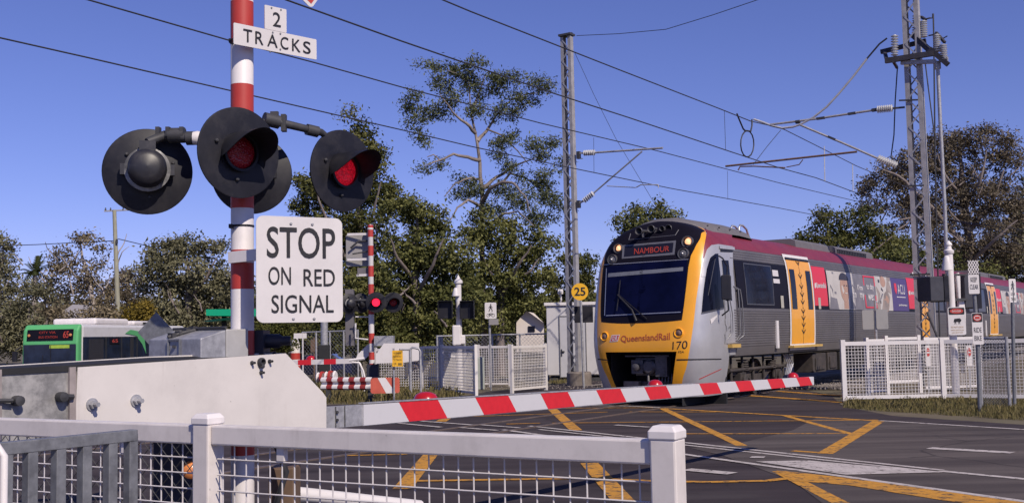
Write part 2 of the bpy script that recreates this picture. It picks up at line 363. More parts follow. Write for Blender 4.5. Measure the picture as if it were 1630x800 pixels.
def paint_wear(m, under, thr=.56):
    t = m.node_tree; b = t.nodes['Principled BSDF']; src = b.inputs['Base Color'].links[0].from_socket; tc = t.nodes.new('ShaderNodeTexCoord')
    n = t.nodes.new('ShaderNodeTexNoise'); n.inputs['Scale'].default_value = 9; n.inputs['Detail'].default_value = 9; n.inputs['Roughness'].default_value = .75; t.links.new(tc.outputs['Object'], n.inputs['Vector'])
    mr = t.nodes.new('ShaderNodeMapRange'); mr.inputs[1].default_value = thr; mr.inputs[2].default_value = thr + .06; t.links.new(n.outputs['Fac'], mr.inputs[0])
    m2 = t.nodes.new('ShaderNodeMix'); m2.data_type = 'RGBA'; m2.inputs[7].default_value = (*under, 1); t.links.new(mr.outputs[0], m2.inputs[0]); t.links.new(src, m2.inputs[6]); t.links.new(m2.outputs[2], b.inputs['Base Color'])
road_wear(asphalt, (.022, .02, .021)); road_wear(asphalt2, (.03, .027, .027)); paint_wear(yel, (.10, .075, .055), .53); paint_wear(wht, (.14, .12, .115), .55)
xs = np.concatenate([[-1500, -700, -300], np.arange(-150, 151, 6.0), [300, 700, 1500]])
ys = np.concatenate([[-400, -50], np.arange(-10, 200, 5.0), [300, 600, 1200, 2500]])
mb = MB(); mb.grid([[V((x, y, float(ground_z(x, y)) - 0.004)) for x in xs] for y in ys])
tag(mb.build('ground', soil, smooth=60), kind='structure')
mb = MB()
pts = [V((-22, 2, .004)), V((30, 2, .004)), V((30, 9, .004)), G(1690, 681, .004), G(1640, 676, .004), G(1420, 661, .004), G(1342, 646, .004), G(1322, 628, .004), G(1270, 618, .004),
       G(1130, 603, .004), G(962, 600, .004), G(870, 613, .004), G(815, 619, .004), G(757, 626, .004), G(690, 641, .004), G(500, 644, .004), G(300, 630, .004), V((-22, 36, .004))]
mb.poly(pts); tag(mb.build('road', asphalt), kind='structure')
mb = MB(); mb.poly([G(a, b, .008) for a, b in [(1300, 664), (1405, 668), (1700, 689), (1800, 760), (1700, 850), (1375, 850), (1262, 764), (1150, 724), (1098, 712), (1180, 704), (1262, 684)]])
tag(mb.build('road_worn_lane', asphalt2), kind='structure')
mb = MB()
def line(mb, a, b, wd, z):
    wd = wd * .74 if wd > .15 and z < .0125 else wd
    a = G(*a, z); b = G(*b, z); d = (b - a).normalized(); s = V((-d.y, d.x, 0)) * wd / 2
    n = max(2, int((b - a).length / 0.8)); mb.grid([[lerp(a, b, i / n) - s, lerp(a, b, i / n) + s] for i in range(n + 1)])
ZY = .0095
for k, (a, b, wd) in enumerate([((1052, 648), (1181, 708.5), .2), ((1247, 660), (1356, 690), .16), ((1399, 669), (1313, 721), .26), ((872, 644), (917, 684), .26), ((716, 661), (702, 670), .26),
                 ((686, 722), (640, 777), .26), ((938, 736), (992, 796), .28), ((1240, 749), (1345, 803), .2),
                 ((879, 672.5), (1398, 667.5), .09), ((1002, 654.6), (1140, 654.8), .09), ((717, 663), (967, 655), .09), ((1089, 689.5), (1350, 689), .09), ((806, 674), (860, 672.6), .09),
                 ((553, 724), (648, 722), .09), ((650, 764.5), (930, 760), .12), ((930, 760), (1040, 764.5), .12), ((1040, 764.5), (1130, 766), .12), ((1130, 766), (1220, 764), .12), ((1220, 764), (1272, 758), .12),
                 ((1262, 716.5), (1318, 720.5), .16), ((1053, 649), (1399, 669), .13), ((1183, 628), (1341, 639.5), .30), ((1232, 621.5), (1343, 629.2), .30), ((900, 649), (1040, 648), .09)]):
    line(mb, a, b, wd, ZY + .0001 * k)
for poly in [[(1235, 748), (1262, 750), (1440, 770), (1640, 799), (1640, 812), (1500, 795), (1350, 771), (1262, 764)]]:
    mb.poly([G(a, b, ZY + .0028) for a, b in poly])
tag(mb.build('yellow_road_marking', yel), kind='structure')
mb = MB(); ZW = .0128
for k, (a, b, wd) in enumerate([((1000, 645.5), (1052, 648), .1), ((1400, 668.5), (1660, 684.5), .1), ((842, 677), (1500, 747.2), .09), ((858, 682.5), (1497, 750.8), .08), ((1497, 748.5), (1680, 766), .11), ((757, 674.5), (827, 680), .09),
                 ((800, 683), (1089, 722), .1), ((1089, 722), (1660, 801), .1), ((1092, 746), (1166, 752.5), .2), ((1479, 712), (1612, 719.5), .2), ((647, 667.5), (760, 676), .1),
                 ((618, 671), (702, 679), .1), ((733, 679.5), (792, 684), .1), ((980, 675.5), (1034, 679), .11), ((886, 644.2), (1000, 645.5), .08), ((600, 655), (886, 644.2), .08), ((1195, 726.3), (1217, 726.8), .16)]):
    line(mb, a, b, wd, ZW + .0001 * k)
mb.poly([G(a, b, ZW + .0022) for a, b in [(1203, 733.5), (1285, 731.8), (1390, 741), (1501, 750.5), (1346, 754.5), (1275, 744)]])
tag(mb.build('white_road_marking', wht), kind='structure')

# ---------------------------------------------------------------- track
ballm = mat('ballast_stone', (0.20, 0.175, 0.16), 0.95, var=0.4, scale=18, bump=0.8, bscale=20)
for nm, l0, ts in (('near', 0.0, 7.0), ('far', -4.0, 7.0)):
    mb = MB(); rr = random.Random(3)
    rows = []
    for i in range(110):
        t = ts + i * 0.6
        rows.append([T(t, l0 + l, (0.03 if abs(l) < 1.5 else (0.0 if abs(l) < 1.9 else -.05)) + rr.uniform(-.02, .02)) for l in np.arange(-2.1, 2.11, 0.3)])
    mb.grid(rows); tag(mb.build('ballast_bed', ballm), kind='structure')
mb = MB(); rr = random.Random(5)
for i in range(2600):
    t = rr.uniform(6.4, 14); l = rr.choice((rr.uniform(.62, 2.4), rr.uniform(.62, 2.4), rr.uniform(-.4, .45))); s = rr.uniform(.02, .05); c = T(t, l, .03 + s * .4)
    a = [V((rr.uniform(-1, 1), rr.uniform(-1, 1), rr.uniform(-.3, .8))) for _ in range(4)]
    vs = [c + V((s * math.cos(k * 2.1 + t), s * math.sin(k * 2.1 + t), -s * .6)) for k in range(3)] + [c + V((rr.uniform(-.3, .3) * s, rr.uniform(-.3, .3) * s, s * .8))]
    mb.add(vs, [(0, 2, 1), (0, 1, 3), (1, 2, 3), (2, 0, 3)])
tag(mb.build('ballast_stones', ballm), kind='stuff')
railm = mat('rail_steel', (0.20, 0.15, 0.12), 0.5, 0.5, var=0.3, scale=8)
sleep = mat('concrete_sleeper', (0.26, 0.24, 0.22), 0.9, var=0.2)
for l0, lab in ((0, 'steel railway track on pale ballast beneath the train'), (-4.0, 'second railway track running on the far side of the train')):
    o = thing('railway_track', lab, 'track', T(6, l0, 0), TRZ, 'railway tracks')
    for s in (-1, 1):
        mb = MB(); l = l0 + s * .57; a = T(-12, l, -.03); b = T(70, l, -.03)
        for w_, z0, z1 in ((.07, .0, .038),):
            mb.bar(V(a) + V((0, 0, .02)), V(b) + V((0, 0, .02)), w_, .06)
        a = T(6.4, l, .0); b = T(70, l, .0)
        mb.bar(a + V((0, 0, .035)), b + V((0, 0, .035)), .13, .015); mb.build('rail', railm, o)
    mb = MB()
    for i in range(80): mb.bar(T(7 + i * .65, l0 - 1.05, .02), T(7 + i * .65, l0 + 1.05, .02), .24, .06)
    mb.build('sleepers', sleep, o)
# ================================================================ train
tyel = mat('train_yellow', (0.86, 0.38, 0.02), 0.35, var=0.03, scale=3, coat=0.3, dirt=(0.55, 0.30, 0.06), dirt_amt=0.25, dscale=2)
tred = mat('train_red_roof', (0.205, 0.026, 0.045), 0.45, var=0.12, scale=3, dirt=(0.17, 0.06, 0.07), dirt_amt=0.5, dscale=1.2)
tgrey = mat('train_silver', (0.43, 0.43, 0.45), 0.35, 0.25, var=0.05, scale=2, coat=0.2, dirt=(0.30, 0.29, 0.29), dirt_amt=0.3)
trib = mat('train_ribbed_steel', (0.155, 0.143, 0.145), 0.45, 0.3, var=0.12, scale=1.5, dirt=(0.10, 0.09, 0.09), dirt_amt=0.4, dscale=0.9)
troof = mat('train_roof_grey', (0.15, 0.14, 0.145), 0.6, 0.1, var=0.15, dirt=(0.12, 0.11, 0.11), dirt_amt=0.5, dscale=1.5)
tmask = mat('train_black_mask', (0.010, 0.009, 0.016), 0.40, var=0.1, spec=0.05)
tglass = mat('train_glass', (0.006, 0.007, 0.016), 0.10, var=0.1, spec=0.14)
wscreen = mat('windscreen', (0.003, 0.004, 0.024), 0.10, var=0.5, scale=1.6, spec=0.16)
tunder = mat('underframe', (0.014, 0.013, 0.013), 0.8, var=0.4, scale=6, dirt=(0.05, 0.042, 0.036), dirt_amt=0.5, dscale=4)
tbogie = mat('bogie_steel', (0.045, 0.038, 0.036), 0.8, var=0.4, scale=6, dirt=(0.11, 0.085, 0.07), dirt_amt=0.6, dscale=4)
alu = mat('aluminium', (0.5, 0.5, 0.52), 0.35, 0.6, var=0.1)
ledm = mat('led_letters', (0.3, 0.03, 0.02), 0.5, emit=(1.0, 0.16, 0.10, 0.09))
lampon = mat('headlight_on', (0.9, 0.6, 0.4), 0.3, emit=(1.0, 0.42, 0.16, 1.3))
logored = mat('logo_red', (0.50, 0.055, 0.05), 0.4, var=0.03)
posterred = mat('poster_red', (0.66, 0.03, 0.05), 0.4, var=0.03)
TB = 1.0
prof = [(.20, 1.16, 1.10), (.60, 1.26, 1.24), (.95, 1.32, 1.30), (1.25, 1.35, 1.31), (1.6, 1.365, 1.26), (1.9, 1.37, 1.20), (2.3, 1.36, 1.12), (2.7, 1.335, 1.02), (3.0, 1.30, .92), (3.2, 1.25, .82),
        (3.38, 1.17, .72), (3.52, 1.05, .63), (3.64, .88, .55), (3.73, .68, .47), (3.80, .44, .40), (3.835, .2, .35), (3.845, 0, .33)]
PZ = np.array([p[0] for p in prof]); PW = np.array([p[1] for p in prof]); PL = np.array([p[2] for p in prof]) * 1.05
_s = np.concatenate([[0], np.cumsum(np.hypot(np.diff(PZ), np.diff(PW)))]); _s /= _s[-1]
def csp(x, xs, ys):                                      # monotone-ish cubic (Catmull-Rom)
    x = np.clip(x, xs[0], xs[-1]); i = np.clip(np.searchsorted(xs, x, side='right') - 1, 0, len(xs) - 2)
    h = xs[i + 1] - xs[i]; u = (x - xs[i]) / h; m = np.gradient(ys, xs)
    return (2*u**3-3*u**2+1)*ys[i] + (u**3-2*u**2+u)*h*m[i] + (-2*u**3+3*u**2)*ys[i+1] + (u**3-u**2)*h*m[i+1]
NEXP = 5.0
def SK(a, qv):
    """skin: a in [-90,90] round the nose, a>90 back along the right side (0.1 m per unit); qv in [0,1] up the section -> (t,l,z)"""
    a = np.asarray(a, float); qv = np.asarray(qv, float)
    z = csp(qv, _s, PZ); w_ = np.maximum(csp(qv, _s, PW), 0); L = csp(qv, _s, PL)
    ar = np.radians(np.clip(a, -90, 90)); s_ = np.sin(ar); c_ = np.abs(np.cos(ar))
    l = w_ * np.sign(s_) * np.abs(s_) ** (2 / NEXP); t = TB - L * c_ ** (2 / NEXP) + np.maximum(a - 90, 0) * 0.1
    return t, l, z
def SKP(a, qv, off=0.0):
    t, l, z = [float(k) for k in SK(a, qv)]; p = T(t, l, z)
    if off:
        e = 0.4; t1, l1, z1 = SK(a + e, qv); t0, l0, z0 = SK(a - e, qv); d1 = V((float(t1 - t0), float(l1 - l0), float(z1 - z0)))
        e = .004; t1, l1, z1 = SK(a, min(qv + e, 1)); t0, l0, z0 = SK(a, max(qv - e, 0)); d2 = V((float(t1 - t0), float(l1 - l0), float(z1 - z0)))
        n = d1.cross(d2)
        if n.length > 1e-12:
            n.normalize(); nw = UX * n.x + NX * n.y + V((0, 0, n.z))
            # outward: away from the body axis
            if nw.dot(p - T(2.5 if t < TB else t, 0, 2.0)) < 0: nw = -nw
            p = p + nw * off
    return p
def q_of_z(z): return float(np.interp(z, PZ, _s))
_A = np.concatenate([np.linspace(-90, 90, 241), np.linspace(90.5, 110, 60)]); _Q = np.linspace(0, 1, 240)
_AA, _QQ = np.meshgrid(_A, _Q, indexing='ij'); _t, _l, _z = SK(_AA, _QQ)
_X = TO.x + UX.x * _t + NX.x * _l; _Y = TO.y + UX.y * _t + NX.y * _l; _Zz = _z - EYE.z
_k = _X * CF.x + _Y * CF.y + _Zz * CF.z
_PX = CW / 2 + FPX * (_X * CR.x + _Y * CR.y + _Zz * CR.z) / _k; _PY = CH / 2 - FPX * (_X * CU.x + _Y * CU.y + _Zz * CU.z) / _k
def skin(px, py):
    d = (_PX - px) ** 2 + (_PY - py) ** 2; m = d.min(); ok = d < max(m * 4, 9); i = np.argmin(np.where(ok, _k + np.sqrt(d) * 0.05, 1e9)); i, j = np.unravel_index(i, d.shape)
    a, qv = _A[i], _Q[j]
    for _ in range(4):
        x0, y0 = proj(SKP(a, qv)); xa, ya = proj(SKP(a + .3, qv)); xq, yq = proj(SKP(a, min(1, qv + .002)))
        dq = min(1, qv + .002) - qv
        if dq < 1e-6: break
        J = np.array([[(xa - x0) / .3, (xq - x0) / dq], [(ya - y0) / .3, (yq - y0) / dq]])
        if abs(np.linalg.det(J)) < 1e-6: break
        da, dqv = np.linalg.solve(J, [px - x0, py - y0]); a += float(np.clip(da, -6, 6)); qv = float(np.clip(qv + np.clip(dqv, -.05, .05), 0, .9999)); a = max(-90, a)
    return a, qv
def sk(px, py, off=0.004): return SKP(*skin(px, py), off)
def patch(mb, left, right, nu, nv, off):
    """left/right: pixel polylines from top to bottom; laid on the skin"""
    L = np.array(left, float); Rr = np.array(right, float); rows = []
    for i in range(nv + 1):
        v = i / nv
        a = [np.interp(v, np.linspace(0, 1, len(L)), L[:, k]) for k in (0, 1)]; b = [np.interp(v, np.linspace(0, 1, len(Rr)), Rr[:, k]) for k in (0, 1)]
        rows.append([sk(lerp(a[0], b[0], j / nu), lerp(a[1], b[1], j / nu), off) for j in range(nu + 1)])
    mb.grid(rows); return rows
def stext(mb, s, tlc, trc, brc, blc, off=.006, bold=0.0):
    c = []
    for p in (tlc, trc, brc, blc): a, b = skin(*p); c.append((float(SK(a, b)[1]), b))
    def fn(x, y):
        l = lerp(lerp(c[3][0], c[2][0], x), lerp(c[0][0], c[1][0], x), y); b = lerp(lerp(c[3][1], c[2][1], x), lerp(c[0][1], c[1][1], x), y)
        k_ = min(1.0, abs(l) / float(csp(b, _s, PW))); return SKP(math.degrees(math.asin(k_ ** (NEXP / 2))) * (1 if l > 0 else -1), b, off)
    put_text(mb, s, fn, bold)
def side_pt(t, z, off=0.0): return SKP(90 + (t - TB) * 10, q_of_z(z), off)

train = thing('passenger_train', 'yellow nosed silver electric train with dark red roof stopped at the crossing', 'train', TO, TRZ)
# ---- nose: yellow shell + silver sides, split along the paint edge seen in the photo
YB = [(368, 1125), (395, 1119.7), (412, 1118), (444, 1113), (481, 1107.5), (514, 1104), (554, 1098), (584, 1093), (605, 1085), (640, 1074)]
qs = np.linspace(0, 1, 90); phiB = []
for qv in qs:
    aa = np.linspace(20, 90, 200); best = 60.0
    prev = None
    for a in aa:
        x, y = proj(SKP(a, qv)); d = x - np.interp(y, [k[0] for k in YB], [k[1] for k in YB])
        if prev is not None and prev[1] < 0 <= d: best = a; break
        prev = (a, d)
    else: best = None
    phiB.append(best)
last = 88.0
ok = [p for p in phiB if p]
for i in range(len(phiB)):
    if phiB[i] is None: phiB[i] = phiB[i - 1] if i and phiB[i - 1] else ok[0]
k = np.ones(5) / 5; pb = np.convolve(np.pad(phiB, 2, mode='edge'), k, 'valid')
q368 = skin(1124, 369)[1]
OPZ = 1.16                                               # coupler recess: top edge
mb = MB()
NC = 72
def nose_hole(qv, a):
    z = float(csp(qv, _s, PZ)); return z < OPZ and abs(a) < 40
cop = [skin(964, 561), skin(1077, 558), skin(1070, 610), skin(979, 612)]
qt = (cop[0][1] + cop[1][1]) / 2
aL0, aR0, aR1, aL1 = cop[0][0], cop[1][0], cop[2][0], cop[3][0]
qb = (cop[2][1] + cop[3][1]) / 2
aMR = lambda qv: lerp(aR0, aR1, (qt - qv) / (qt - qb)); aML = lambda qv: lerp(aL0, aL1, (qt - qv) / (qt - qb))
qup = [qt + (1 - qt) * i / 84 for i in range(85)]; qlo = [qt * i / 16 for i in range(17)]
fb = lambda qv: float(np.interp(qv, qs, pb))
mb.grid([[SKP(lerp(-fb(qv), fb(qv), (j / NC)), qv) for j in range(NC + 1)] for qv in qup])
mb.grid([[SKP(lerp(aMR(qv), fb(qv), j / 14), qv) for j in range(15)] for qv in qlo])
mb.grid([[SKP(lerp(-fb(qv), aML(qv), j / 14), qv) for j in range(15)] for qv in qlo])
nose = mb.build('nose', tyel, train, smooth=50)
mb = MB()
qz = [i / 100 for i in range(101) if i / 100 < q368]
for s_ in (1, -1):
    mb.grid([[SKP(s_ * lerp(fb(qv), 90, j / 24), qv) for j in range(25)] for qv in qz])
mb.build('cab_side', tgrey, train, smooth=50)
mb = MB()
for s_ in (1, -1):
    mb.grid([[SKP(s_ * lerp(fb(qv), 90, j / 12), qv) for j in range(13)] for qv in [q368 + (1 - q368) * i / 20 for i in range(21)]])
mb.build('cab_roof', tred, train, smooth=50)
# red band above the silver cab side
mb = MB(); patch(mb, [(1125, 368.5), (1121, 392), (1118.6, 411)], [(1160, 373), (1160, 391.5), (1118.8, 411.2)], 14, 10, .005)
patch(mb, [(1125.6, 367.6), (1121.6, 389)], [(1165, 373.4), (1165, 392)], 10, 6, .0055); mb.build('red_band', tred, train, smooth=60)
mb = MB(); patch(mb, [(1143, 388.5), (1132, 390), (1125, 397), (1120, 412), (1116, 440)], [(1166, 392), (1166, 398), (1166, 406), (1166, 414), (1166, 440)], 14, 16, .008); mb.build('silver_panel', tgrey, train, smooth=60)
# joint line of the valance
mb = MB(); patch(mb, [(1077, 571), (1077, 573)], [(1148, 570), (1148, 571.6)], 24, 1, .006); patch(mb, [(952, 570), (952, 572)], [(969, 572), (969, 573.6)], 6, 1, .006); mb.build('valance_joint', black_txt, train)
mb = MB(); patch(mb, [(1113, 602), (1113, 603.4)], [(1148, 586), (1148, 587.2)], 12, 1, .006); mb.build('valance_stripe', logored, train)
# lower side valance silver edges + yellow legs are the shells themselves; coupler recess box
mb = MB()
def nz(l, z, t): return T(t, l, z)
zt = float(csp(qt, _s, PZ))
mb.box(T(.99, 0, .62), (2.5, .06, 1.3), (NX, UX, V((0, 0, 1))))
mb.box(T(.55, 0, zt - .02), (2.2, 1.2, .04), (NX, UX, V((0, 0, 1))))
for aa_, sg_ in ((aL0, 1), (aR0, -1)):
    le = float(SK(aa_, qt)[1]) + sg_ * .012; mb.box(T(.46, le, .62), (.015, 1.2, 1.2), (NX, UX, V((0, 0, 1))))
mb.build('coupler_recess', rubber, train)
cm = MB(); cx = .02
cm.box(T(.1, .0, .80), (.62, .25, .36), (NX, UX, V((0, 0, 1))))
cm.box(T(-.08, -.2, .80), (.26, .2, .28), (NX, UX, V((0, 0, 1)))); cm.box(T(-.06, .33, .80), (.26, .18, .40), (NX, UX, V((0, 0, 1))))
cm.lathe([(.06, 0), (.15, .04), (.15, .16), (.11, .2), (.03, .2)], T(.0, .06, .80), -UX, 20)
cm.lathe([(.04, 0), (.08, .05), (.08, .16), (.05, .18)], T(-.1, -.2, .80), -UX, 14)
cm.bar(T(-.12, -.5, 1.02), T(-.12, .5, 1.02), .03, .03); cm.tube([T(-.12, .02, .66), T(-.2, .06, .52), T(-.16, .12, .36)], .025)
for k in range(6): cm.box(T(-.12, .40 + .02 * (k % 2), .64 + k * .065), (.05, .06, .03), (NX, UX, V((0, 0, 1))))
for k in range(5): cm.tube([T(-.05, .24 + .07 * k, .66), T(-.12, .26 + .07 * k, .50), T(.1, .2 + .09 * k, .36)], .016, 6)
cm.bar(T(.2, -.6, .42), T(.2, .6, .42), .08, .14); cm.build('coupler', mat('coupler_steel', (0.10, 0.095, 0.10), 0.55, 0.3, var=0.4, scale=10), train, smooth=40)
mb = MB(); mb.box(T(-.0, -.42, .42), (.34, .1, .16), (NX, UX, V((0, 0, 1)))); mb.build('buffer_block', concrete, train)
# ---- black mask
rowsM = []
ML = [(970, 387), (962, 418), (958, 455), (956.5, 500), (957.5, 512)]
MR = [(1123, 368), (1116, 371), (1108, 390), (1100, 406), (1096, 424), (1093, 452), (1088, 492), (1085.5, 509)]
mL = sorted([skin(*p)[::-1] for p in ML]); mR = sorted([skin(*p)[::-1] for p in MR])
nodesB = [skin(x, y) for x, y in ((957.5, 512), (990, 514.5), (1020, 514), (1050, 512.3), (1085.5, 509))]
bu = [n[0] for n in nodesB]; bq = [n[1] for n in nodesB]
mb = MB(); NR, NCm = 60, 44
for i in range(NR + 1):
    v = i / NR; row = []
    for j in range(NCm + 1):
        u = j / NCm
        # bottom q for this column
        qg = lerp(np.mean(bq), .985, v)
        a = lerp(np.interp(qg, [k[0] for k in mL], [k[1] for k in mL]), np.interp(qg, [k[0] for k in mR], [k[1] for k in mR]), u)
        q0 = float(np.interp(a, bu, bq)); qg = lerp(q0, .985, v)
        a = lerp(np.interp(qg, [k[0] for k in mL], [k[1] for k in mL]), np.interp(qg, [k[0] for k in mR], [k[1] for k in mR]), u)
        row.append(SKP(float(a), qg, .004))
    rowsM.append(row)
mb.grid(rowsM); mb.build('black_mask', tmask, train, smooth=50)
mb = MB(); patch(mb, [(964.5, 424), (963, 460), (961.5, 505)], [(1094, 412), (1091.5, 450), (1086.5, 498.5)], 30, 24, .010)
ws = mb.build('windscreen', wscreen, train, smooth=50)
mb = MB(); patch(mb, [(969, 435), (968.4, 441)], [(1088, 425), (1087.4, 431)], 24, 2, .012); patch(mb, [(968.4, 438), (968, 439)], [(1087.8, 428), (1087.6, 429)], 24, 1, .013)
mb.build('sun_blind', mat('sun_blind', (0.16, 0.17, 0.2), 0.6, var=0.15), ws)
mb = MB(); patch(mb, [(965, 501.5), (965, 502.7)], [(1084, 495.8), (1084, 497)], 24, 1, .014); patch(mb, [(965.5, 427), (962.5, 502)], [(966.5, 427), (963.5, 502)], 1, 14, .014)
patch(mb, [(962, 421), (962, 422)], [(1096, 412.4), (1096, 413.2)], 24, 1, .014); mb.build('windscreen_trim', alu, ws)
mb = MB()
mb.tube([sk(1026, 511, .05), sk(1008, 494, .06), sk(985, 470, .06)], [.03, .022, .016], 8); mb.tube([sk(1030, 508, .03), sk(1010, 490, .05), sk(988, 471, .05)], .012, 6)
mb.tube([sk(989, 447, .05), sk(986.5, 472, .05), sk(983.5, 495, .05)], .012, 6); mb.build('wiper', black, train, smooth=40)
mb = MB(); rws = []
a0 = [(991.5, 390.5), (990, 412)]; b0 = [(1076.5, 383), (1074, 405.5)]
patch(mb, a0, b0, 16, 6, .012); mb.build('destination_frame', mat('destination_frame', (0.12, 0.12, 0.14), 0.4, var=0.1), train)
mb = MB(); patch(mb, [(995, 393), (993.8, 409)], [(1072.5, 386.4), (1071, 402)], 16, 6, .016); sgn = mb.build('destination_sign', mat('sign_glass', (0.012, 0.011, 0.02), 0.3), train)
mb = MB(); stext(mb, 'NAMBOUR', (1010.5, 396), (1066.5, 392), (1065.5, 400.5), (1010, 405.5), .022); mb.build('lettering', ledm, sgn)
for px, py, r_, on in ((984.5, 395.5, .11, 1), (1094.5, 385, .125, 1), (975.5, 413.5, .115, 0), (1088, 404, .12, 0)):
    a, qv = skin(px, py); o = SKP(a, qv, 0.0); n = (SKP(a, qv, .1) - o).normalized(); n = (n * .4 - UX).normalized()
    mb = MB(); mb.lathe([(r_, -.12), (r_, .035), (r_ * .93, .05), (r_ * .8, .045), (r_ * .74, .0)], o, n, 24, cap=False)
    h = mb.build('headlight', mat('lamp_bezel', (0.10, 0.10, 0.11), 0.35, 0.3), train, smooth=40)
    mb = MB(); rr_ = r_ * (.72 if on else .8); c = o + n * .01 + (CR * r_ * .22 if on else V((0, 0, 0)))
    mb.lathe([(rr_, 0), (rr_ * .8, .025), (rr_ * .4, .04), (.001, .045)], c, n, 20, cap=False); mb.build('lamp_glass', lampon if on else mat('lamp_glass', (0.12, 0.12, 0.13), 0.15, var=0.4, scale=30), h, smooth=60)
    if not on: mb = MB(); mb.lathe([(r_ * .22, 0), (r_ * .15, .02), (.001, .03)], o + n * .05, n, 12, cap=False); mb.build('bulb', alu, h, smooth=60)
for px, py in ((962.5, 535), (1080.5, 529.5)):
    a, qv = skin(px, py); o = SKP(a, qv, 0.0); n = (SKP(a, qv, .1) - o).normalized(); n = (n - UX).normalized()
    mb = MB(); mb.lathe([(.10, -.1), (.10, .02), (.085, .03), (.07, .005)], o, n, 20, cap=False); h = mb.build('marker_light', tyel, train, smooth=40)
    mb = MB(); mb.lathe([(.07, .0), (.05, .02), (.001, .03)], o, n, 16, cap=False); mb.build('lamp_glass', mat('marker_glass', (0.20, 0.13, 0.10), 0.15, var=0.5, scale=30), h, smooth=60)
# ---- horns and their fairing panel
mb = MB(); patch(mb, [(1006, 366.5), (1000, 381.5)], [(1010, 366), (1004, 382)], 1, 4, .006)
mb = MB()
for (a, b) in (((1001, 382), (1075, 374.5)), ((1075, 374.5), (1080.5, 366)), ((1001, 382), (1004, 372))):
    mb.tube([sk(lerp(a[0], b[0], k / 8), lerp(a[1], b[1], k / 8), .006) for k in range(9)], .009, 5)
mb.build('panel_seam', mat('seam_grey', (0.10, 0.10, 0.12), 0.5), train)
for px, py in ((1016.5, 367.5), (1036, 364), (1053.5, 363.5), (1063.5, 363.5)):
    p = at(px, py, 22.9); r_ = .085 if px != 1053.5 else .06
    mb = MB(); mb.lathe([(.03, -.5), (.035, -.2), (r_ * .75, -.06), (r_, 0), (r_ * .92, .01), (r_ * .8, -.01), (r_ * .45, -.12), (.02, -.16)], p, -UX + V((0, 0, -.04)), 20, cap=False)
    mb.bar(p + UX * .2 + V((0, 0, -.02)), p + UX * .2 + V((0, 0, -.12)), .05, .05); mb.build('horn', mat('horn_grey', (0.075, 0.075, 0.085), 0.45, 0.2), train, smooth=50)
# roof fairing above the cab
mb = MB(); pr = [(-.98, 3.60), (-.86, 3.74), (-.6, 3.86), (-.3, 3.93), (.3, 3.93), (.6, 3.86), (.86, 3.74), (.98, 3.60)]
rows = []
for t_, sx, dz in ((.62, .55, -.13), (.72, .72, -.04), (.95, .9, 0), (2.6, 1.0, .0), (3.35, 1.0, -.03), (3.4, .98, -.2)): rows.append([T(t_, l * sx, z + dz) for l, z in pr])
mb.grid(rows); mb.poly([T(3.4, l * .98, z - .2) for l, z in pr]); fair = mb.build('roof_fairing', troof, train, smooth=35)
mb = MB()
for dl in (.42, .62):
    mb.tube([T(3.5 + .0, dl, 3.66), T(3.5, dl, 3.86), T(3.58, dl, 3.93), T(3.75, dl, 3.93), T(3.95, dl, 3.86), T(4.1, dl, 3.68)], .025, 8)
mb.build('grab_rail', alu, train, smooth=60)
for k in range(4): mb = MB(); mb.lathe([(.02, 0), (.02, .02), (.01, .025)], T(1.1 + k * .6, .9, 3.71), (0, 0, 1), 8); mb.build('bolt', black, fair)
# ---- number, logo and name on the nose
mb = MB(); stext(mb, 'QueenslandRail', (988.5, 534), (1066.5, 529), (1066.5, 542.5), (988.5, 545.5), .006, .012); mb.build('lettering', mat('nose_lettering', (0.42, 0.085, 0.03), 0.4), train)
mb = MB(); stext(mb, '170', (1071, 543.5), (1095, 541.5), (1094, 554.5), (1070.5, 556), .006, .0); stext(mb, 'FSA', (1080, 558), (1089, 557.5), (1089, 561), (1080, 561.5), .006); mb.build('number', black_txt, train)
lgw = [(974, 533), (987, 532), (983.5, 543), (970.5, 544)]
mb = MB(); patch(mb, [lgw[0], lgw[3]], [lgw[1], lgw[2]], 4, 4, .006); lg = mb.build('logo', sign_white, train)
mb = MB(); sh = lambda p: (lerp(p[0], 978.7, .16), lerp(p[1], 538, .2))
patch(mb, [sh(lgw[0]), sh(lgw[3])], [sh(lgw[1]), sh(lgw[2])], 4, 4, .008); mb.build('logo_field', logored, lg)
mb = MB(); stext(mb, 'Q', (975.5, 534.8), (979.3, 534.5), (977.2, 542), (973.2, 542.3), .010, .03); stext(mb, 'R', (980.5, 534.4), (984.2, 534.1), (982, 541.6), (978.6, 541.8), .010, .03); mb.build('logo_letters', sign_white, lg)
# ---- cab side window, mirror, door
mb = MB(); patch(mb, [(1137.5, 404), (1130, 410), (1124.5, 428), (1119.5, 465), (1116.8, 497)], [(1142.5, 403.4), (1143.5, 415), (1145.5, 432), (1149, 465), (1151.8, 488.7)], 12, 18, .012)
mb.build('cab_window', tglass, train, smooth=50)
mb = MB(); patch(mb, [(1116.5, 497), (1116.3, 499.5)], [(1151.8, 488.7), (1152, 491)], 10, 1, .014); patch(mb, [(1137, 412), (1126, 470)], [(1138, 412), (1127, 470)], 1, 8, .016); mb.build('window_trim', mat('dark_trim', (0.07, 0.07, 0.08), 0.4), train)
mo = sk(1139, 458, 0) + NX * .28 - UX * .12
mb = MB(); fr = Fr(mo, (NX * .35 - UX)); mb.prism([fr.p(a, b) for a, b in rrect(-.10, -.25, .10, .25, .04)], -fr.n * .08); m_ = mb.build('side_mirror', mat('mirror_shell', (0.016, 0.016, 0.022), 0.5), train, bevel=.015)
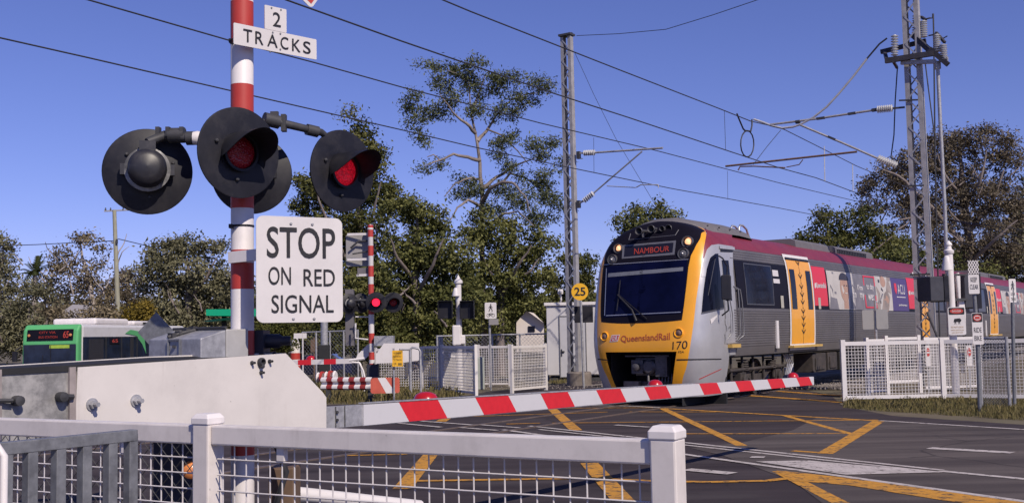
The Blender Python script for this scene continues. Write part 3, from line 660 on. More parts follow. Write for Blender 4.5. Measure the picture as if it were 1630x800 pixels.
mb = MB(); mb.tube([mo + V((0, 0, .24)) + UX * .06, mo + V((0, 0, .42)) + UX * .1, mo + V((0, 0, .6)) + UX * .2 - NX * .14, mo + V((0, 0, .66)) + UX * .35 - NX * .28], .016, 6)
mb.tube([mo + V((0, 0, -.24)) + UX * .06, mo + V((0, 0, -.46)) + UX * .08, mo + V((0, 0, -.56)) + UX * .12 - NX * .16], .016, 6); mb.build('mirror_arm', black, m_)
mb = MB(); patch(mb, [(1145.8, 396.5), (1151, 470), (1157.5, 548)], [(1165, 397), (1170, 470), (1175, 546.5)], 8, 20, .004)
cd = mb.build('cab_door', mat('door_recess', (0.20, 0.20, 0.21), 0.5, var=.08), train)
mb = MB(); patch(mb, [(1147, 403.5), (1152, 470), (1158.5, 546)], [(1160.4, 403.8), (1166.4, 470), (1170, 545)], 8, 20, .010); mb.build('door_leaf', tgrey, cd)
mb = MB(); patch(mb, [(1148, 414), (1149.5, 428), (1151, 450)], [(1158.5, 414.5), (1160, 428), (1162, 450)], 4, 8, .016); patch(mb, [(1151.4, 453), (1154, 478)], [(1162.4, 453), (1164.5, 478)], 4, 8, .016)
mb.build('door_window', tglass, cd)
mb = MB(); patch(mb, [(1145.5, 396), (1145.8, 401)], [(1165, 396.4), (1165.4, 401.4)], 6, 2, .018); mb.build('door_head', black, cd)
mb = MB(); patch(mb, [(1143.5, 391), (1143.6, 396)], [(1167.5, 394), (1167.6, 398.5)], 8, 2, .03); mb.build('rain_gutter', tgrey, cd)
mb = MB()
for pl in ([(1152.5, 457), (1156, 458), (1159, 466), (1161, 500), (1161.5, 528), (1157, 540)], [(1170, 459), (1174, 461), (1177, 480), (1179.5, 515), (1180, 533), (1174, 542)], [(1166.6, 455), (1170.5, 459), (1173, 490), (1175, 530), (1172, 541)]):
    mb.tube([sk(x, y, .0 if k in (0, len(pl) - 1) else .06) for k, (x, y) in enumerate(pl)], .012, 8)
mb.build('handrail', mat('rail_grey', (0.22, 0.22, 0.23), 0.4, 0.4), cd, smooth=60)
mb = MB(); mb.box((sk(1157, 551, .04) + sk(1174, 548.5, .04)) / 2, (.12, .46, .07), (NX, UX, V((0, 0, 1)))); mb.build('door_step', mat('step_yellow', (0.55, 0.36, 0.10), 0.6), cd)
mb = MB(); patch(mb, [(1130, 508), (1131.5, 515)], [(1141, 500.5), (1140.5, 504)], 5, 3, .01); mb.build('fleet_emblem', sign_white, train)

# ---- car bodies
def body_profile():
    """(l, z, material) going up the right side, ribs as real folds"""
    pts = []
    def W(z): return float(np.interp(z, PZ, PW))
    pts.append((W(.97) - .02, .97)); pts.append((W(1.14), 1.14))
    z = 1.16
    def ribs(z0, z1, pts, pitch=.052, dp=.010):
        n = max(1, round((z1 - z0) / pitch)); h = (z1 - z0) / n
        for i in range(n):
            zz = z0 + i * h
            for fz, d in ((0.0, 0), (.12, dp), (.62, dp), (.74, 0)): pts.append((W(zz + fz * h) + d, zz + fz * h))
    ribs(1.16, 1.96, pts); pts.append((W(1.97), 1.97)); pts.append((W(3.0), 3.0)); ribs(3.01, 3.23, pts); pts.append((W(3.24), 3.24))
    return pts
BP = body_profile()
RP = [(float(csp(qv, _s, PW)), float(csp(qv, _s, PZ))) for qv in np.linspace(q_of_z(3.24), 1, 26)]; RP[-1] = (0.0, RP[-1][1])
def car_body(t0, t1, parent):
    mb = MB()
    for s_ in (1, -1): mb.grid([[T(t_, s_ * l, z) for l, z in BP] for t_ in np.linspace(t0, t1, 8)])
    for t_ in (t0, t1): mb.poly([T(t_, l, z) for l, z in BP] + [T(t_, l, 3.24 + (z - 3.24) * .81) for l, z in RP[1:]] + [T(t_, -l, 3.24 + (z - 3.24) * .81) for l, z in RP[::-1][1:]] + [T(t_, -l, z) for l, z in BP[::-1][1:]])
    mb.build('car_body', trib, parent, smooth=30)
    mb = MB(); full = RP + [(-l, z) for l, z in RP[::-1][1:]]
    kf = lambda t_: lerp(1.0, .82, min(1, max(0, (t_ - TB) / 1.4)))
    mb.grid([[T(t_, l, 3.24 + (z - 3.24) * kf(t_) + .002) for l, z in full] for t_ in sorted(set(list(np.linspace(t0, t1, 12)) + [t0 + .35, t0 + .7, t0 + 1.05, t0 + 1.4]))]); mb.build('roof', tred, parent, smooth=50)
    mb = MB(); mb.box(T((t0 + t1) / 2, 0, .96), (2.5, t1 - t0 - .3, .05), (NX, UX, V((0, 0, 1)))); mb.build('floor_pan', tunder, parent)
def sgrid(mb, t0, t1, z0, z1, off, nt=6, nz_=10): mb.grid([[side_pt(lerp(t0, t1, i / nt), lerp(z0, z1, j / nz_), off) for i in range(nt + 1)] for j in range(nz_ + 1)])
def pax_door(tc, parent):
    fo = MB(); sgrid(fo, tc - .89, tc + .89, 1.02, 3.27, .018, 4, 12); d = fo.build('sliding_door', far_white, parent)
    mb = MB(); sgrid(mb, tc - .80, tc + .80, 1.17, 3.19, .024, 4, 14); mb.build('door_leaf', tyel, d, smooth=60)
    mb = MB()
    for s_ in (-1, 1): sgrid(mb, tc + s_ * .56 - .17, tc + s_ * .56 + .17, 1.98, 2.92, .030, 2, 8)
    mb.build('door_window', tglass, d)
    mb = MB(); sgrid(mb, tc - .82, tc + .82, 3.14, 3.195, .034, 2, 2); sgrid(mb, tc - .008, tc + .008, 1.17, 3.15, .028, 1, 8)
    for zz in [3.02, 2.7, 2.45, 2.26, 2.08, 1.86, 1.7, 1.54, 1.38]:
        for k in (0, 1):
            c = [(tc - .13, zz + .10), (tc, zz), (tc + .13, zz + .10), (tc + .12, zz + .13), (tc, zz + .045), (tc - .12, zz + .13)]
        mb.poly([side_pt(a, b, .029) for a, b in (c[0], c[1], c[4], c[5])]); mb.poly([side_pt(a, b, .029) for a, b in (c[1], c[2], c[3], c[4])])
        sgrid(mb, tc - .03, tc + .03, zz + .14, zz + .155, .029, 1, 1)
    mb.build('door_marking', black_txt, d)
    mb = MB(); mb.box(side_pt(tc + .1, 1.11, .06), (.14, 2.05, .05), (NX, UX, V((0, 0, 1)))); mb.build('door_step', mat('step_yellow', (0.55, 0.36, 0.10), 0.6), d)
def red_panel(t0, t1, parent):
    mb = MB(); sgrid(mb, t0, t1, 2.08, 3.06, .012, 3, 6); r_ = mb.build('red_panel', posterred, parent)
    mb = MB(); put_text(mb, 'QueenslandRail', lambda x, y: side_pt(lerp(t0 + .22, t1 - .08, x), lerp(2.51, 2.66, y), .016), .02); mb.lathe([(.07, 0), (.07, .004)], side_pt(t0 + .14, 2.58, .014), NX, 14); mb.build('lettering', sign_white, r_)
pskin = mat('poster_skin', (0.42, 0.26, 0.19), 0.5, var=0.12, scale=5); plight = mat('poster_light', (0.50, 0.47, 0.44), 0.5, var=0.12, scale=1.2)
pgrey = mat('poster_grey', (0.18, 0.17, 0.19), 0.5, var=0.3, scale=1.5); pdark = mat('poster_dark', (0.045, 0.04, 0.05), 0.5, var=0.3, scale=2); ppurp = mat('poster_purple', (0.075, 0.05, 0.17), 0.45, var=0.05)
ptan = mat('poster_tan', (0.30, 0.25, 0.22), 0.5, var=0.4, scale=1.6)
def ell(mb, tc, zc, rt, rz, off, a0=0, a1=360, n=24, rot=0.0):
    pts = []
    for i in range(n + 1):
        a = R(lerp(a0, a1, i / n)); x = rt * math.cos(a); y = rz * math.sin(a); pts.append(side_pt(tc + x * math.cos(rot) - y * math.sin(rot), zc + x * math.sin(rot) + y * math.cos(rot), off))
    if a1 - a0 == 360: pts.pop()
    mb.poly(pts)
def spoly(mb, pts, off): mb.poly([side_pt(a, b, off) for a, b in pts])
def advert(t0, t1, parent):
    W_ = t1 - t0; z_ = lambda t: 21.8 + .829 * t; X = lambda f: (1 / lerp(1 / z_(t0), 1 / z_(t1), f) - 21.8) / .829
    mb = MB(); sgrid(mb, t0, t1, 2.0, 3.0, .010, 12, 8); ad = mb.build('advertisement', pgrey, parent)
    mb = MB(); sgrid(mb, X(0), X(.33), 2.0, 3.0, .013, 4, 8); sgrid(mb, X(.60), X(.80), 2.0, 3.0, .013, 4, 8); mb.build('pale_photo', plight, ad)
    mb = MB(); spoly(mb, [(X(.01), 2.02), (X(.05), 2.02), (X(.06), 2.5), (X(.03), 2.65), (X(.02), 2.3)], .015); spoly(mb, [(X(.075), 2.4), (X(.10), 2.4), (X(.09), 2.97), (X(.07), 2.97)], .015)
    spoly(mb, [(X(.26), 2.02), (X(.33), 2.02), (X(.36), 2.5), (X(.31), 2.7), (X(.27), 2.35)], .015); spoly(mb, [(X(.0), 2.0), (X(.12), 2.0), (X(.10), 2.28), (X(.02), 2.32)], .0145); mb.build('grey_shapes', pgrey, ad)
    mb = MB(); ell(mb, X(.21), 2.56, W_ * .050, .36, .017); spoly(mb, [(X(.185), 2.02), (X(.245), 2.02), (X(.24), 2.4), (X(.19), 2.4)], .016); ell(mb, X(.70), 2.85, W_ * .035, .16, .016); ell(mb, X(.72), 2.2, W_ * .04, .25, .016, rot=.2); mb.build('portrait', pskin, ad)
    mb = MB(); ell(mb, X(.208), 2.78, W_ * .052, .20, .019, 0, 180); ell(mb, X(.205), 2.64, W_ * .008, .015, .019); ell(mb, X(.235), 2.64, W_ * .008, .015, .019); spoly(mb, [(X(.668), 2.6), (X(.69), 2.55), (X(.70), 3.0), (X(.675), 3.0)], .015)
    spoly(mb, [(X(.645), 2.2), (X(.655), 2.2), (X(.66), 2.9), (X(.64), 2.9)], .016); mb.build('portrait_hair', pdark, ad)
    mb = MB(); ell(mb, X(.222), 2.45, W_ * .016, .03, .020, 180, 360); mb.build('portrait_smile', plight, ad)
    mb = MB(); spoly(mb, [(X(.66), 2.0), (X(.74), 2.0), (X(.77), 2.4), (X(.74), 2.62), (X(.70), 2.5)], .018); spoly(mb, [(X(.73), 2.6), (X(.79), 2.5), (X(.8), 3.0), (X(.76), 3.0)], .018); spoly(mb, [(X(.6), 2.0), (X(.64), 2.0), (X(.65), 2.5), (X(.61), 2.7)], .017); mb.build('figure', ptan, ad)
    mb = MB()
    for (a, b, c, d) in ((.455, .60, 2.93, 2.97), (.455, .60, 2.06, 2.10), (.455, .467, 2.06, 2.97), (.588, .60, 2.06, 2.97)): sgrid(mb, X(a), X(b), c, d, .021, 2, 1)
    mb.build('red_frame', posterred, ad)
    mb = MB()
    for s_, a, b, c, d in (('on', .30, .345, 2.33, 2.47), ('my', .39, .445, 2.28, 2.47), ("I'm", .37, .435, 2.55, 2.70), ('to day', .485, .575, 2.54, 2.76), ('we:', .49, .565, 2.28, 2.45)):
        put_text(mb, s_, lambda x, y: side_pt(lerp(X(a), X(b), x), lerp(c, d, y), .020), .02)
    mb.build('slogan', sign_white, ad)
    mb = MB(); sgrid(mb, X(.80), X(1), 2.0, 3.0, .014, 3, 8); pp = mb.build('purple_panel', ppurp, ad)
    mb = MB(); put_text(mb, 'ACU', lambda x, y: side_pt(lerp(X(.875), X(.965), x), lerp(2.52, 2.82, y), .020), .0); sgrid(mb, X(.855), X(.965), 2.415, 2.44, .02, 2, 1); put_text(mb, 'yourfutureacu', lambda x, y: side_pt(lerp(X(.87), X(.975), x), lerp(2.14, 2.22, y), .020), .03); mb.build('lettering', sign_white, pp)
    mb = MB(); spoly(mb, [(X(.838), 2.84), (X(.866), 2.84), (X(.866), 2.62), (X(.852), 2.5), (X(.838), 2.62)], .020); mb.build('crest', posterred, pp)
def windows(parent, t0, t1, panes):
    mb = MB(); sgrid(mb, t0, t1, 1.985, 3.0, .006, 6, 8); b = mb.build('window_band', tmask, parent)
    for a, c in panes:
        mb = MB(); sgrid(mb, a, c, 2.06, 2.94, .010, 3, 6); w_ = mb.build('window', tglass, parent)
        mb = MB()
        for (x0, x1, z0, z1) in ((a - .02, a + .015, 2.05, 2.95), (c - .015, c + .02, 2.05, 2.95), (a, c, 2.05, 2.075), (a, c, 2.925, 2.95)): sgrid(mb, x0, x1, z0, z1, .013, 1, 2)
        mb.build('window_frame', mat('dark_trim', (0.07, 0.07, 0.08), 0.4), w_)
def bogie(tc, parent):
    b = MB()
    for s_ in (-1, 1):
        L_ = s_ * 1.0
        b.bar(T(tc - 1.5, L_, .62), T(tc - .6, L_, .62), .12, .14); b.bar(T(tc + .6, L_, .62), T(tc + 1.5, L_, .62), .12, .14); b.bar(T(tc - .7, L_, .62), T(tc - .35, L_, .46), .12, .16); b.bar(T(tc + .7, L_, .62), T(tc + .35, L_, .46), .12, .16); b.bar(T(tc - .4, L_, .46), T(tc + .4, L_, .46), .12, .16)
        b.tube([T(tc - 1.75, s_ * 1.12, .66), T(tc + 1.75, s_ * 1.12, .66)], .035, 8)
        for k in range(6): b.tube([T(tc - 1.6 + k * .62, s_ * 1.1, .98), T(tc - 1.6 + k * .62, s_ * 1.1, .42)], .03, 6)
    for s_ in (-1, 1): b.bar(T(tc + s_ * .1, -1, .5), T(tc + s_ * .1, 1, .5), .2, .2)
    bo = b.build('bogie', tbogie, parent, smooth=30)
    for s_ in (-1, 1):
        for e in (-1.05, 1.05):
            mb = MB(); mb.lathe([(.05, -.07), (.40, -.07), (.42, -.05), (.42, .05), (.36, .06), (.34, .02), (.12, .02), (.12, .07), (.02, .07)], T(tc + e, s_ * .56, .43), NX * s_, 28); mb.build('wheel', tbogie, bo, smooth=40)
            mb = MB(); mb.box(T(tc + e, s_ * 1.06, .45), (.18, .32, .30), (NX, UX, V((0, 0, 1)))); mb.lathe([(.12, 0), (.12, .06), (.08, .08)], T(tc + e, s_ * 1.15, .45), NX * s_, 14); mb.build('axle_box', tbogie, bo)
            mb = MB(); mb.lathe([(.11 + .02 * (k % 2), .02 * k) for k in range(11)], T(tc + e + (.22 if e < 0 else -.22), s_ * 1.06, .62), (0, 0, 1), 14); mb.lathe([(.15, 0), (.15, .03)], T(tc + e + (.22 if e < 0 else -.22), s_ * 1.06, .84), (0, 0, 1), 14); mb.build('spring', tbogie, bo)
def under_gear(ts, parent):
    r2 = random.Random(int(ts[0][0] * 10))
    for a, b_, m_ in ts:
        mb = MB(); z0 = r2.uniform(.36, .5); mb.box(T((a + b_) / 2, 1.0, (z0 + .9) / 2), (.5, b_ - a, .9 - z0), (NX, UX, V((0, 0, 1)))); mb.box(T((a + b_) / 2, 1.265, (z0 + .85) / 2), (.03, (b_ - a) * .7, .3), (NX, UX, V((0, 0, 1)))); mb.build('equipment_box', m_, parent, bevel=.01)
def roof_unit(t0, t1, parent, grille):
    mb = MB(); pr = [(-.88, 3.40), (-.84, 3.74), (-.72, 3.80), (.72, 3.80), (.84, 3.74), (.88, 3.40)]
    mb.grid([[T(t_, l, z) for l, z in pr] for t_ in (t0, t1)])
    for t_ in (t0, t1): mb.poly([T(t_, l, z) for l, z in pr])
    u = mb.build('air_conditioner', troof, parent, bevel=.02)
    if grille:
        mb = MB()
        for r_ in range(3):
            for k in range(18): a = lerp(t0 + .15, t1 - .7, k / 18); mb.box(T(a + .06, .862, 3.56 + r_ * .06), (.03, .10, .04), (NX, UX, V((0, 0, 1))))
        mb.build('grille', black, u)
car_body(TB, 22.95, train); car_body(23.45, 45.5, train)
mb = MB(); mb.box(T(23.2, 0, 2.2), (2.3, .5, 2.5), (NX, UX, V((0, 0, 1)))); mb.build('gangway', rubber, train)
# silver strip behind the cab door
mb = MB(); sgrid(mb, TB, 1.32, 1.0, 3.24, .005, 2, 16); mb.build('cab_rear_panel', tgrey, train)
D1, D2, D3, D4 = 5.42, 17.3, 28.9, 40.5
for tc in (D1, D2, D3, D4): pax_door(tc, train)
windows(train, 1.45, D1 - .9, [(1.95, 3.55)]); windows(train, D1 + .9, D2 - .9, []); windows(train, D2 + .9, 22.6, [(18.6, 20.0), (20.3, 21.8)]); windows(train, 23.7, D3 - .9, [(24.2, 25.6), (25.9, 27.3)]); windows(train, D3 + .9, D4 - .9, [])
mb = MB(); sgrid(mb, 3.62, 3.98, 2.72, 2.86, .012, 1, 1); sgrid(mb, 3.62, 4.02, 2.56, 2.66, .012, 1, 1); mb.build('window_notice', sign_white, train)
red_panel(D1 + .93, D1 + 1.95, train); red_panel(D2 - 1.95, D2 - .95, train); red_panel(D3 + .93, D3 + 1.95, train)
advert(D1 + 2.05, D2 - 2.0, train); advert(D3 + 2.05, D4 - 2.0, train)
mb = MB()
for tc in (D1 - 1.35, D1 + 1.28, D2 + 1.3, D3 - 1.3, D3 + 1.3): sgrid(mb, tc - .09, tc + .09, 2.0, 2.28, .016, 1, 2)
mb.build('door_button_panel', mat('button_panel', (0.42, 0.40, 0.34), 0.5), train)
mb = MB()
for tc in (D1 - 1.75, D3 - 1.75): mb.box(side_pt(tc, 1.4, .02), (.04, .13, .62), (NX, UX, V((0, 0, 1))))
mb.build('equipment_tag', far_white, train)
for tc in (3.2, 20.6, 26.0, 43.0): bogie(tc, train)
under_gear([(6.4, 7.4, tbogie), (7.55, 8.3, tbogie), (8.5, 10.4, tunder), (10.6, 12.8, tunder), (13, 15.2, tunder), (15.4, 17.6, tunder), (28.6, 31, tunder), (31.2, 35, tunder), (35.2, 39, tunder)], train)
roof_unit(6.6, 9.3, train, False); roof_unit(9.8, 13.4, train, True); roof_unit(27.8, 31, train, False); roof_unit(31.2, 35, train, True)
mb = MB()
for k in range(4): mb.tube([T(4.6 + k * .12, 1.15, .95), T(4.75 + k * .12, 1.2, .7), T(4.7 + k * .1, 1.15, .45)], .02, 6)
mb.build('brake_hose', alu, train)
# ================================================================ near crossing signal
B0 = G(519, 664, 1.0); B1 = G(1291, 605.5, .88)
UB = V((B1.x - B0.x, B1.y - B0.y, 0)).normalized(); NB = V((UB.y, -UB.x, 0))      # along the boom; towards the viewer
POLE = at(386, 540, 6.9); PX_, PY_ = POLE.x, POLE.y
def PL_(z): return V((PX_, PY_, z))
def band_z(py): return at(386, py, 6.9).z
NA = V((.70, -.714, 0)); NBK = V((-.30, .954, 0))
sig = thing('crossing_signal', 'large red and white banded level crossing signal pole standing in the foreground left', 'crossing signal', (PX_, PY_, 0))
edges = [4, 72, 136, 200, 264, 332, 398, 460, 526, 592, 657, 723, 789]
zs = [band_z(p) for p in edges]
tops = [band_z(-62), zs[0]]
mb = MB(); mb.lathe([(.071, 0), (.071, band_z(-190)), (.05, band_z(-190) + .03)], PL_(0), n=28)
mb.build('pole', white, sig, smooth=40)
for i in range(0, len(zs) - 1, 2): mb = MB(); mb.lathe([(.0718, zs[i + 1]), (.0718, zs[i])], PL_(0), n=28, cap=False); mb.build('red_band', red, sig, smooth=40)
def signal(parent, c, n, rad, lens, back=False, tilt=0.03):
    """disc, lamp body, lens, hood; n = the way the lamp faces"""
    n = V(n).normalized(); n = (n + V((0, 0, -tilt))).normalized(); x = V((0, 0, 1)).cross(n).normalized(); z = n.cross(x); c = V(c)
    mb = MB(); mb.lathe([(.001, -.008), (rad * .98, -.008), (rad, -.004), (rad, .006), (rad * .97, .008), (rad * .45, .004), (.001, .004)], c, n, 56, cap=False)
    d = mb.build('target_disc', black, parent, smooth=40)
    mb = MB(); mb.lathe([(.132, -.008), (.138, -.03), (.135, -.06), (.118, -.09), (.118, -.16), (.105, -.185), (.07, -.20), (.001, -.205)], c, n, 32, cap=False)
    for s_ in (-1, 1): mb.box(c + x * .14 * s_ - n * .06, (.05, .07, .04), (x, z, n))
    mb.box(c + z * .135 - n * .08, (.10, .08, .10), (x, z, n))
    b = mb.build('lamp_housing', mat('lamp_housing_black', (0.018, 0.018, 0.024), 0.42, var=0.3, dirt=(0.09, 0.085, 0.085), dirt_amt=0.5, dscale=8), d, smooth=45)
    mb = MB(); mb.lathe([(.124, -.002), (.142, -.012), (.142, -.032), (.124, -.036)], c - n * .05, n, 32); mb.build('clamp_ring', mat('highlight_ring', (0.10, 0.10, 0.105), 0.5, 0.3, var=0.6, scale=9, dirt=(0.5, 0.5, 0.5), dirt_amt=0.9, dscale=7), d, smooth=40)  # pale blotches paint the whitish rim highlight into the ring
    mb = MB(); mb.lathe([(.112, .004), (.112, .02), (.118, .03), (.118, .04), (.102, .04), (.102, .012)], c, n, 36, cap=False); mb.build('bezel', black, d, smooth=40)
    mb = MB(); mb.lathe([(.102, .014), (.09, .03), (.06, .042), (.001, .048)], c, n, 36, cap=False); mb.build('lens', lens, d, smooth=60)
    # hood: half tube, longest on top
    rows = []; rows2 = []
    for i in range(25):
        a = R(-22 + 224 * i / 24); k = max(0.0, math.sin(a)); L = .05 + .25 * (k ** .55 if k > 0 else 0)
        row = []; row2 = []
        for j in range(7):
            u = j / 6; rr_ = .122 + .030 * u
            row.append(c + x * math.cos(a) * rr_ + z * (math.sin(a) * rr_ - .035 * u) + n * (.01 + L * u)); row2.append(c + x * math.cos(a) * (rr_ - .004) + z * (math.sin(a) * (rr_ - .004) - .035 * u) + n * (.01 + L * u))
        rows.append(row); rows2.append(row2)
    mb = MB(); mb.grid(rows); mb.grid(rows2, True); mb.build('hood', black, d, smooth=50, recalc=False)
    mb = MB()
    for a in (40, 160, 265): mb.lathe([(.012, 0), (.012, .02), (.006, .026)], c + x * math.cos(R(a)) * rad * .6 + z * math.sin(R(a)) * rad * .6, n if not back else -n, 8)
    mb.build('bolt', dark_steel, d)
    return d
cC = at(380, 243, 6.62); cR = at(545, 272, 7.35); cL = at(235, 273, 7.0); cBk = at(401, 278, 7.22)
signal(sig, cC, NA, .277, lens_off); signal(sig, cR, V((.76, -.65, 0)), .276, lens_on); signal(sig, cL, NBK, .278, lens_off, True); signal(sig, cBk, V((-.1, .99, 0)), .262, lens_off, True)
# cross arms
def arm_end(c, n): return V(c) - V(n).normalized() * .10 + V((0, 0, .25))
mb = MB()
pa = at(432, 192, 7.0); pb_ = at(512, 211, 7.2)
mb.tube([PL_(2.86) + V((.05, .05, 0)), pa, pb_, cR - NA * .10 + V((0, 0, .2)), cR - NA * .10 + V((0, 0, .1))], [.028, .028, .024, .026, .03], 10)
mb.lathe([(.045, -.05), (.045, .05)], pa, (pb_ - pa), 12); mb.box(at(452, 196, 7.04), (.03, .05, .11)); mb.box(at(437, 190, 7.02), (.05, .03, .10)); mb.lathe([(.038, -.04), (.038, .04)], at(497, 208, 7.17), (pb_ - pa), 12)
qa = at(318, 221, 6.95); qb_ = at(262, 216, 6.98)
mb.tube([PL_(2.76), qa, qb_, cL - NBK * .10 + V((0, 0, .17))], [.03, .03, .034, .03], 10); mb.lathe([(.05, -.05), (.05, .05)], qb_ + V((.08, 0, 0)), (1, 0, 0), 12); mb.lathe([(.045, -.03), (.045, .03)], at(305, 220, 6.96), (1, 0, 0), 12)
for px in (252, 268, 290): mb.box(at(px, 210, 6.96), (.025, .05, .06))
mb.tube([PL_(2.62), cBk - V((-.1, .99, 0)) * .1 + V((0, 0, .1))], .03, 8); mb.tube([PL_(2.66), cC - NA * .15 + V((0, 0, .05))], .035, 8)
mb.build('cross_arm', dark_steel, sig, smooth=45)
mb = MB(); mb.lathe([(.04, -.03), (.046, 0), (.04, .03)], at(315, 220, 6.9), (1, .1, 0), 14); mb.build('arm_clamp', white, sig, smooth=50)
mb = MB()
for py in (66, 360): mb.lathe([(.074, band_z(py) - .006), (.074, band_z(py) + .006)], PL_(0), n=24); mb.box(at(368, py, 6.82), (.02, .05, .025))
mb.build('band_clamp', black, sig, smooth=40)
mb = MB(); zz = band_z(411); mb.lathe([(.0735, zz - .03), (.0735, zz + .03)], PL_(0), n=24)
sfr = Fr(at(408, 513, 6.60), (.50, -.866, 0))
mb.bar(PL_(zz) + V((-.06, -.075, 0)), sfr.p(.1, .42, -.02), .03, .07); mb.build('sign_bracket', white, sig, smooth=40)
# STOP ON RED SIGNAL sign
w_, _ = sfr.of(546, 514); _, h_ = sfr.of(408.5, 342.5); zb = sfr.of(411, 513.5)[1]
sg = plate(sfr, rrect(.0, zb, w_, h_, .045), .006).build('stop_sign', sign_white, sig)
mb = MB(); tb = MB()
for s_, (x0, y0, x1, y1), bo in (('STOP', (424.5, 360, 533.5, 410), .006), ('ON', (427, 424, 463, 453), .0), ('RED', (483, 428, 533, 455), .0), ('SIGNAL', (432, 469, 531, 498), .0)):
    a = sfr.of(x0, y1); b = sfr.of(x1, (y1 if s_ != 'STOP' else y1) - (y1 - y0)); m1 = (y0 + y1) / 2
    txt(sfr, tb, s_, a[0], a[1], sfr.of(x1, y1)[0], sfr.of(x0, y0)[1], .004, bo * .7 + .004)
tb.build('lettering', black_txt, sg)
for px, py in ((463, 356), (497, 357), (467, 507), (500, 507)):
    a = sfr.of(px, py); mb.lathe([(.009, 0), (.009, .004), (.005, .007)], sfr.p(a[0], a[1], 0), sfr.n, 10)
mb.build('rivet', galv, sg)
# 2 TRACKS sign
tfr = Fr(at(372, 70, 6.70), NA); a = tfr.of(504, 99); b = tfr.of(372, 36)
tp = plate(tfr, rrect(0, 0, a[0], b[1], .006, 2), .006).build('tracks_sign', sign_white, sig)
c0 = tfr.of(421.5, 50); c1 = tfr.of(456, 12); c2 = tfr.of(423, 8)
n2 = plate(tfr, rrect(c0[0], b[1] + .002, c1[0], c2[1], .006, 2), .006).build('number_plate', sign_white, tp)
mb = MB(); l0 = tfr.of(387, 65); l1 = tfr.of(494, 87); l2 = tfr.of(387, 45)
for i, (ch, x0, x1) in enumerate((('T', 387, 401), ('R', 406, 419), ('A', 425, 441.5), ('C', 446, 458.5), ('K', 464.5, 478), ('S', 482, 494))):
    q0 = tfr.of(x0, 56)[0]; q1 = tfr.of(x1, 56)[0]; txt(tfr, mb, ch, q0, b[1] * .2, q1, b[1] * .80, .004, .004)
mb.build('lettering', black_txt, tp)
mb = MB(); d0 = tfr.of(434, 47); d1 = tfr.of(446.5, 24); txt(tfr, mb, '2', d0[0], b[1] + .03, d1[0], c2[1] - .035, .004, .004); mb.build('lettering', black_txt, n2)
mb = MB()
for px, py in ((432, 13), (447, 16), (434, 52), (446, 54), (430, 83), (446, 79)): a = tfr.of(px, py); mb.lathe([(.006, 0), (.006, .004)], tfr.p(a[0], a[1]), tfr.n, 8)
mb.build('rivet', galv_dark, tp)
# crossbuck boards above: only a corner dips into the picture
xf = Fr(PL_(band_z(-105)) + NA * .085, NA); cb = MB(); cr_ = MB()
for s_ in (-1, 1):
    aa = R(35 * s_); ex = xf.x * math.cos(aa) + xf.z * math.sin(aa); ez = xf.n.cross(ex); off = .004 if s_ > 0 else .012
    pts = [xf.o + ex * a_ + ez * b_ + xf.n * off for a_, b_ in rrect(-.62, -.085, .62, .085, .03)]; cb.prism(pts, xf.n * .005)
    for e in (-1, 1): cr_.prism([xf.o + ex * a_ + ez * b_ + xf.n * (off + .0052) for a_, b_ in ((e * .3, -.06), (e * .6, -.06), (e * .6, .06), (e * .3, .06))], xf.n * .001)
cbo = cb.build('crossbuck', sign_white, sig); cr_.build('crossbuck_stripe', red, cbo)

# ---------------------------------------------------------------- boom gate in front
boom = thing('boom_gate', 'long red and white boom lowered right across the road in front of the train', 'boom gate', (B0.x, B0.y, 0))
def bp(px):                                             # distance along the boom of the boom centre seen at pixel column px
    lo, hi = -6.0, 12.0
    for _ in range(50):
        m = (lo + hi) / 2; p = B0 + UB * m
        if proj(V((p.x, p.y, 1.0 - .12 * m / LB)))[0] < px: lo = m
        else: hi = m
    return lo
LB = (V((B1.x, B1.y, 0)) - V((B0.x, B0.y, 0))).length
def bz(s): return lerp(1.0, .88, s / LB)
def bh(s): return lerp(.138, .098, s / LB)
SL = .05
def seg(mb, s0, s1, half, k0=SL, k1=SL, gr=0.0):
    def c(s, v, e): sh_ = -k0 * v if e == 0 else -k1 * v; q_ = s + sh_; return B0 * 1 + UB * q_ + V((0, 0, bz(s) - B0.z + v * (bh(s) / 2 + gr)))
    a = [c(s0, -1, 0), c(s1, -1, 1), c(s1, 1, 1), c(s0, 1, 0)]; mb.prism([p + NB * half for p in a], -NB * 2 * half)
reds = [(638.5, 700), (759, 811), (862, 905), (950, 988), (1026, 1060.5), (1113, 1141), (1170, 1194.5), (1221, 1244), (1267, 1287)]
sa = bp(574); se = bp(1292); cuts = [(bp(a), bp(b)) for a, b in reds]
wm = MB(); seg(wm, sa, se, .028, 0, 0); wm.build('boom_arm', tape_white, boom)
for a, b in cuts: rm = MB(); seg(rm, a, b, .029, gr=.001); rm.build('red_stripe', red_tape, boom)
mb = MB(); seg(mb, sa + .0, bp(1100), .0285, 0, 0); 
edge = MB(); edge.bar(B0 + UB * sa + V((0, 0, bh(sa) / 2 + .004)), B0 + UB * bp(1100) + V((0, 0, bz(bp(1100)) - 1 + bh(bp(1100)) / 2 + .004)), .05, .008); edge.bar(B0 + UB * sa - V((0, 0, bh(sa) / 2 + .004)), B0 + UB * bp(1100) + V((0, 0, bz(bp(1100)) - 1 - bh(bp(1100)) / 2 - .004)), .05, .008); edge.build('edge_channel', galv, boom)
mb = MB(); s0 = bp(512); seg(mb, s0, sa + .02, .02, 0, 0); arm = mb.build('arm_bracket', galv, boom)
mb = MB()
for px in (531, 545.5): s_ = bp(px); mb.bar(B0 + UB * s_ + NB * .0215 + V((0, 0, -.066)), B0 + UB * s_ + NB * .0215 + V((0, 0, .066)), .012, .004)
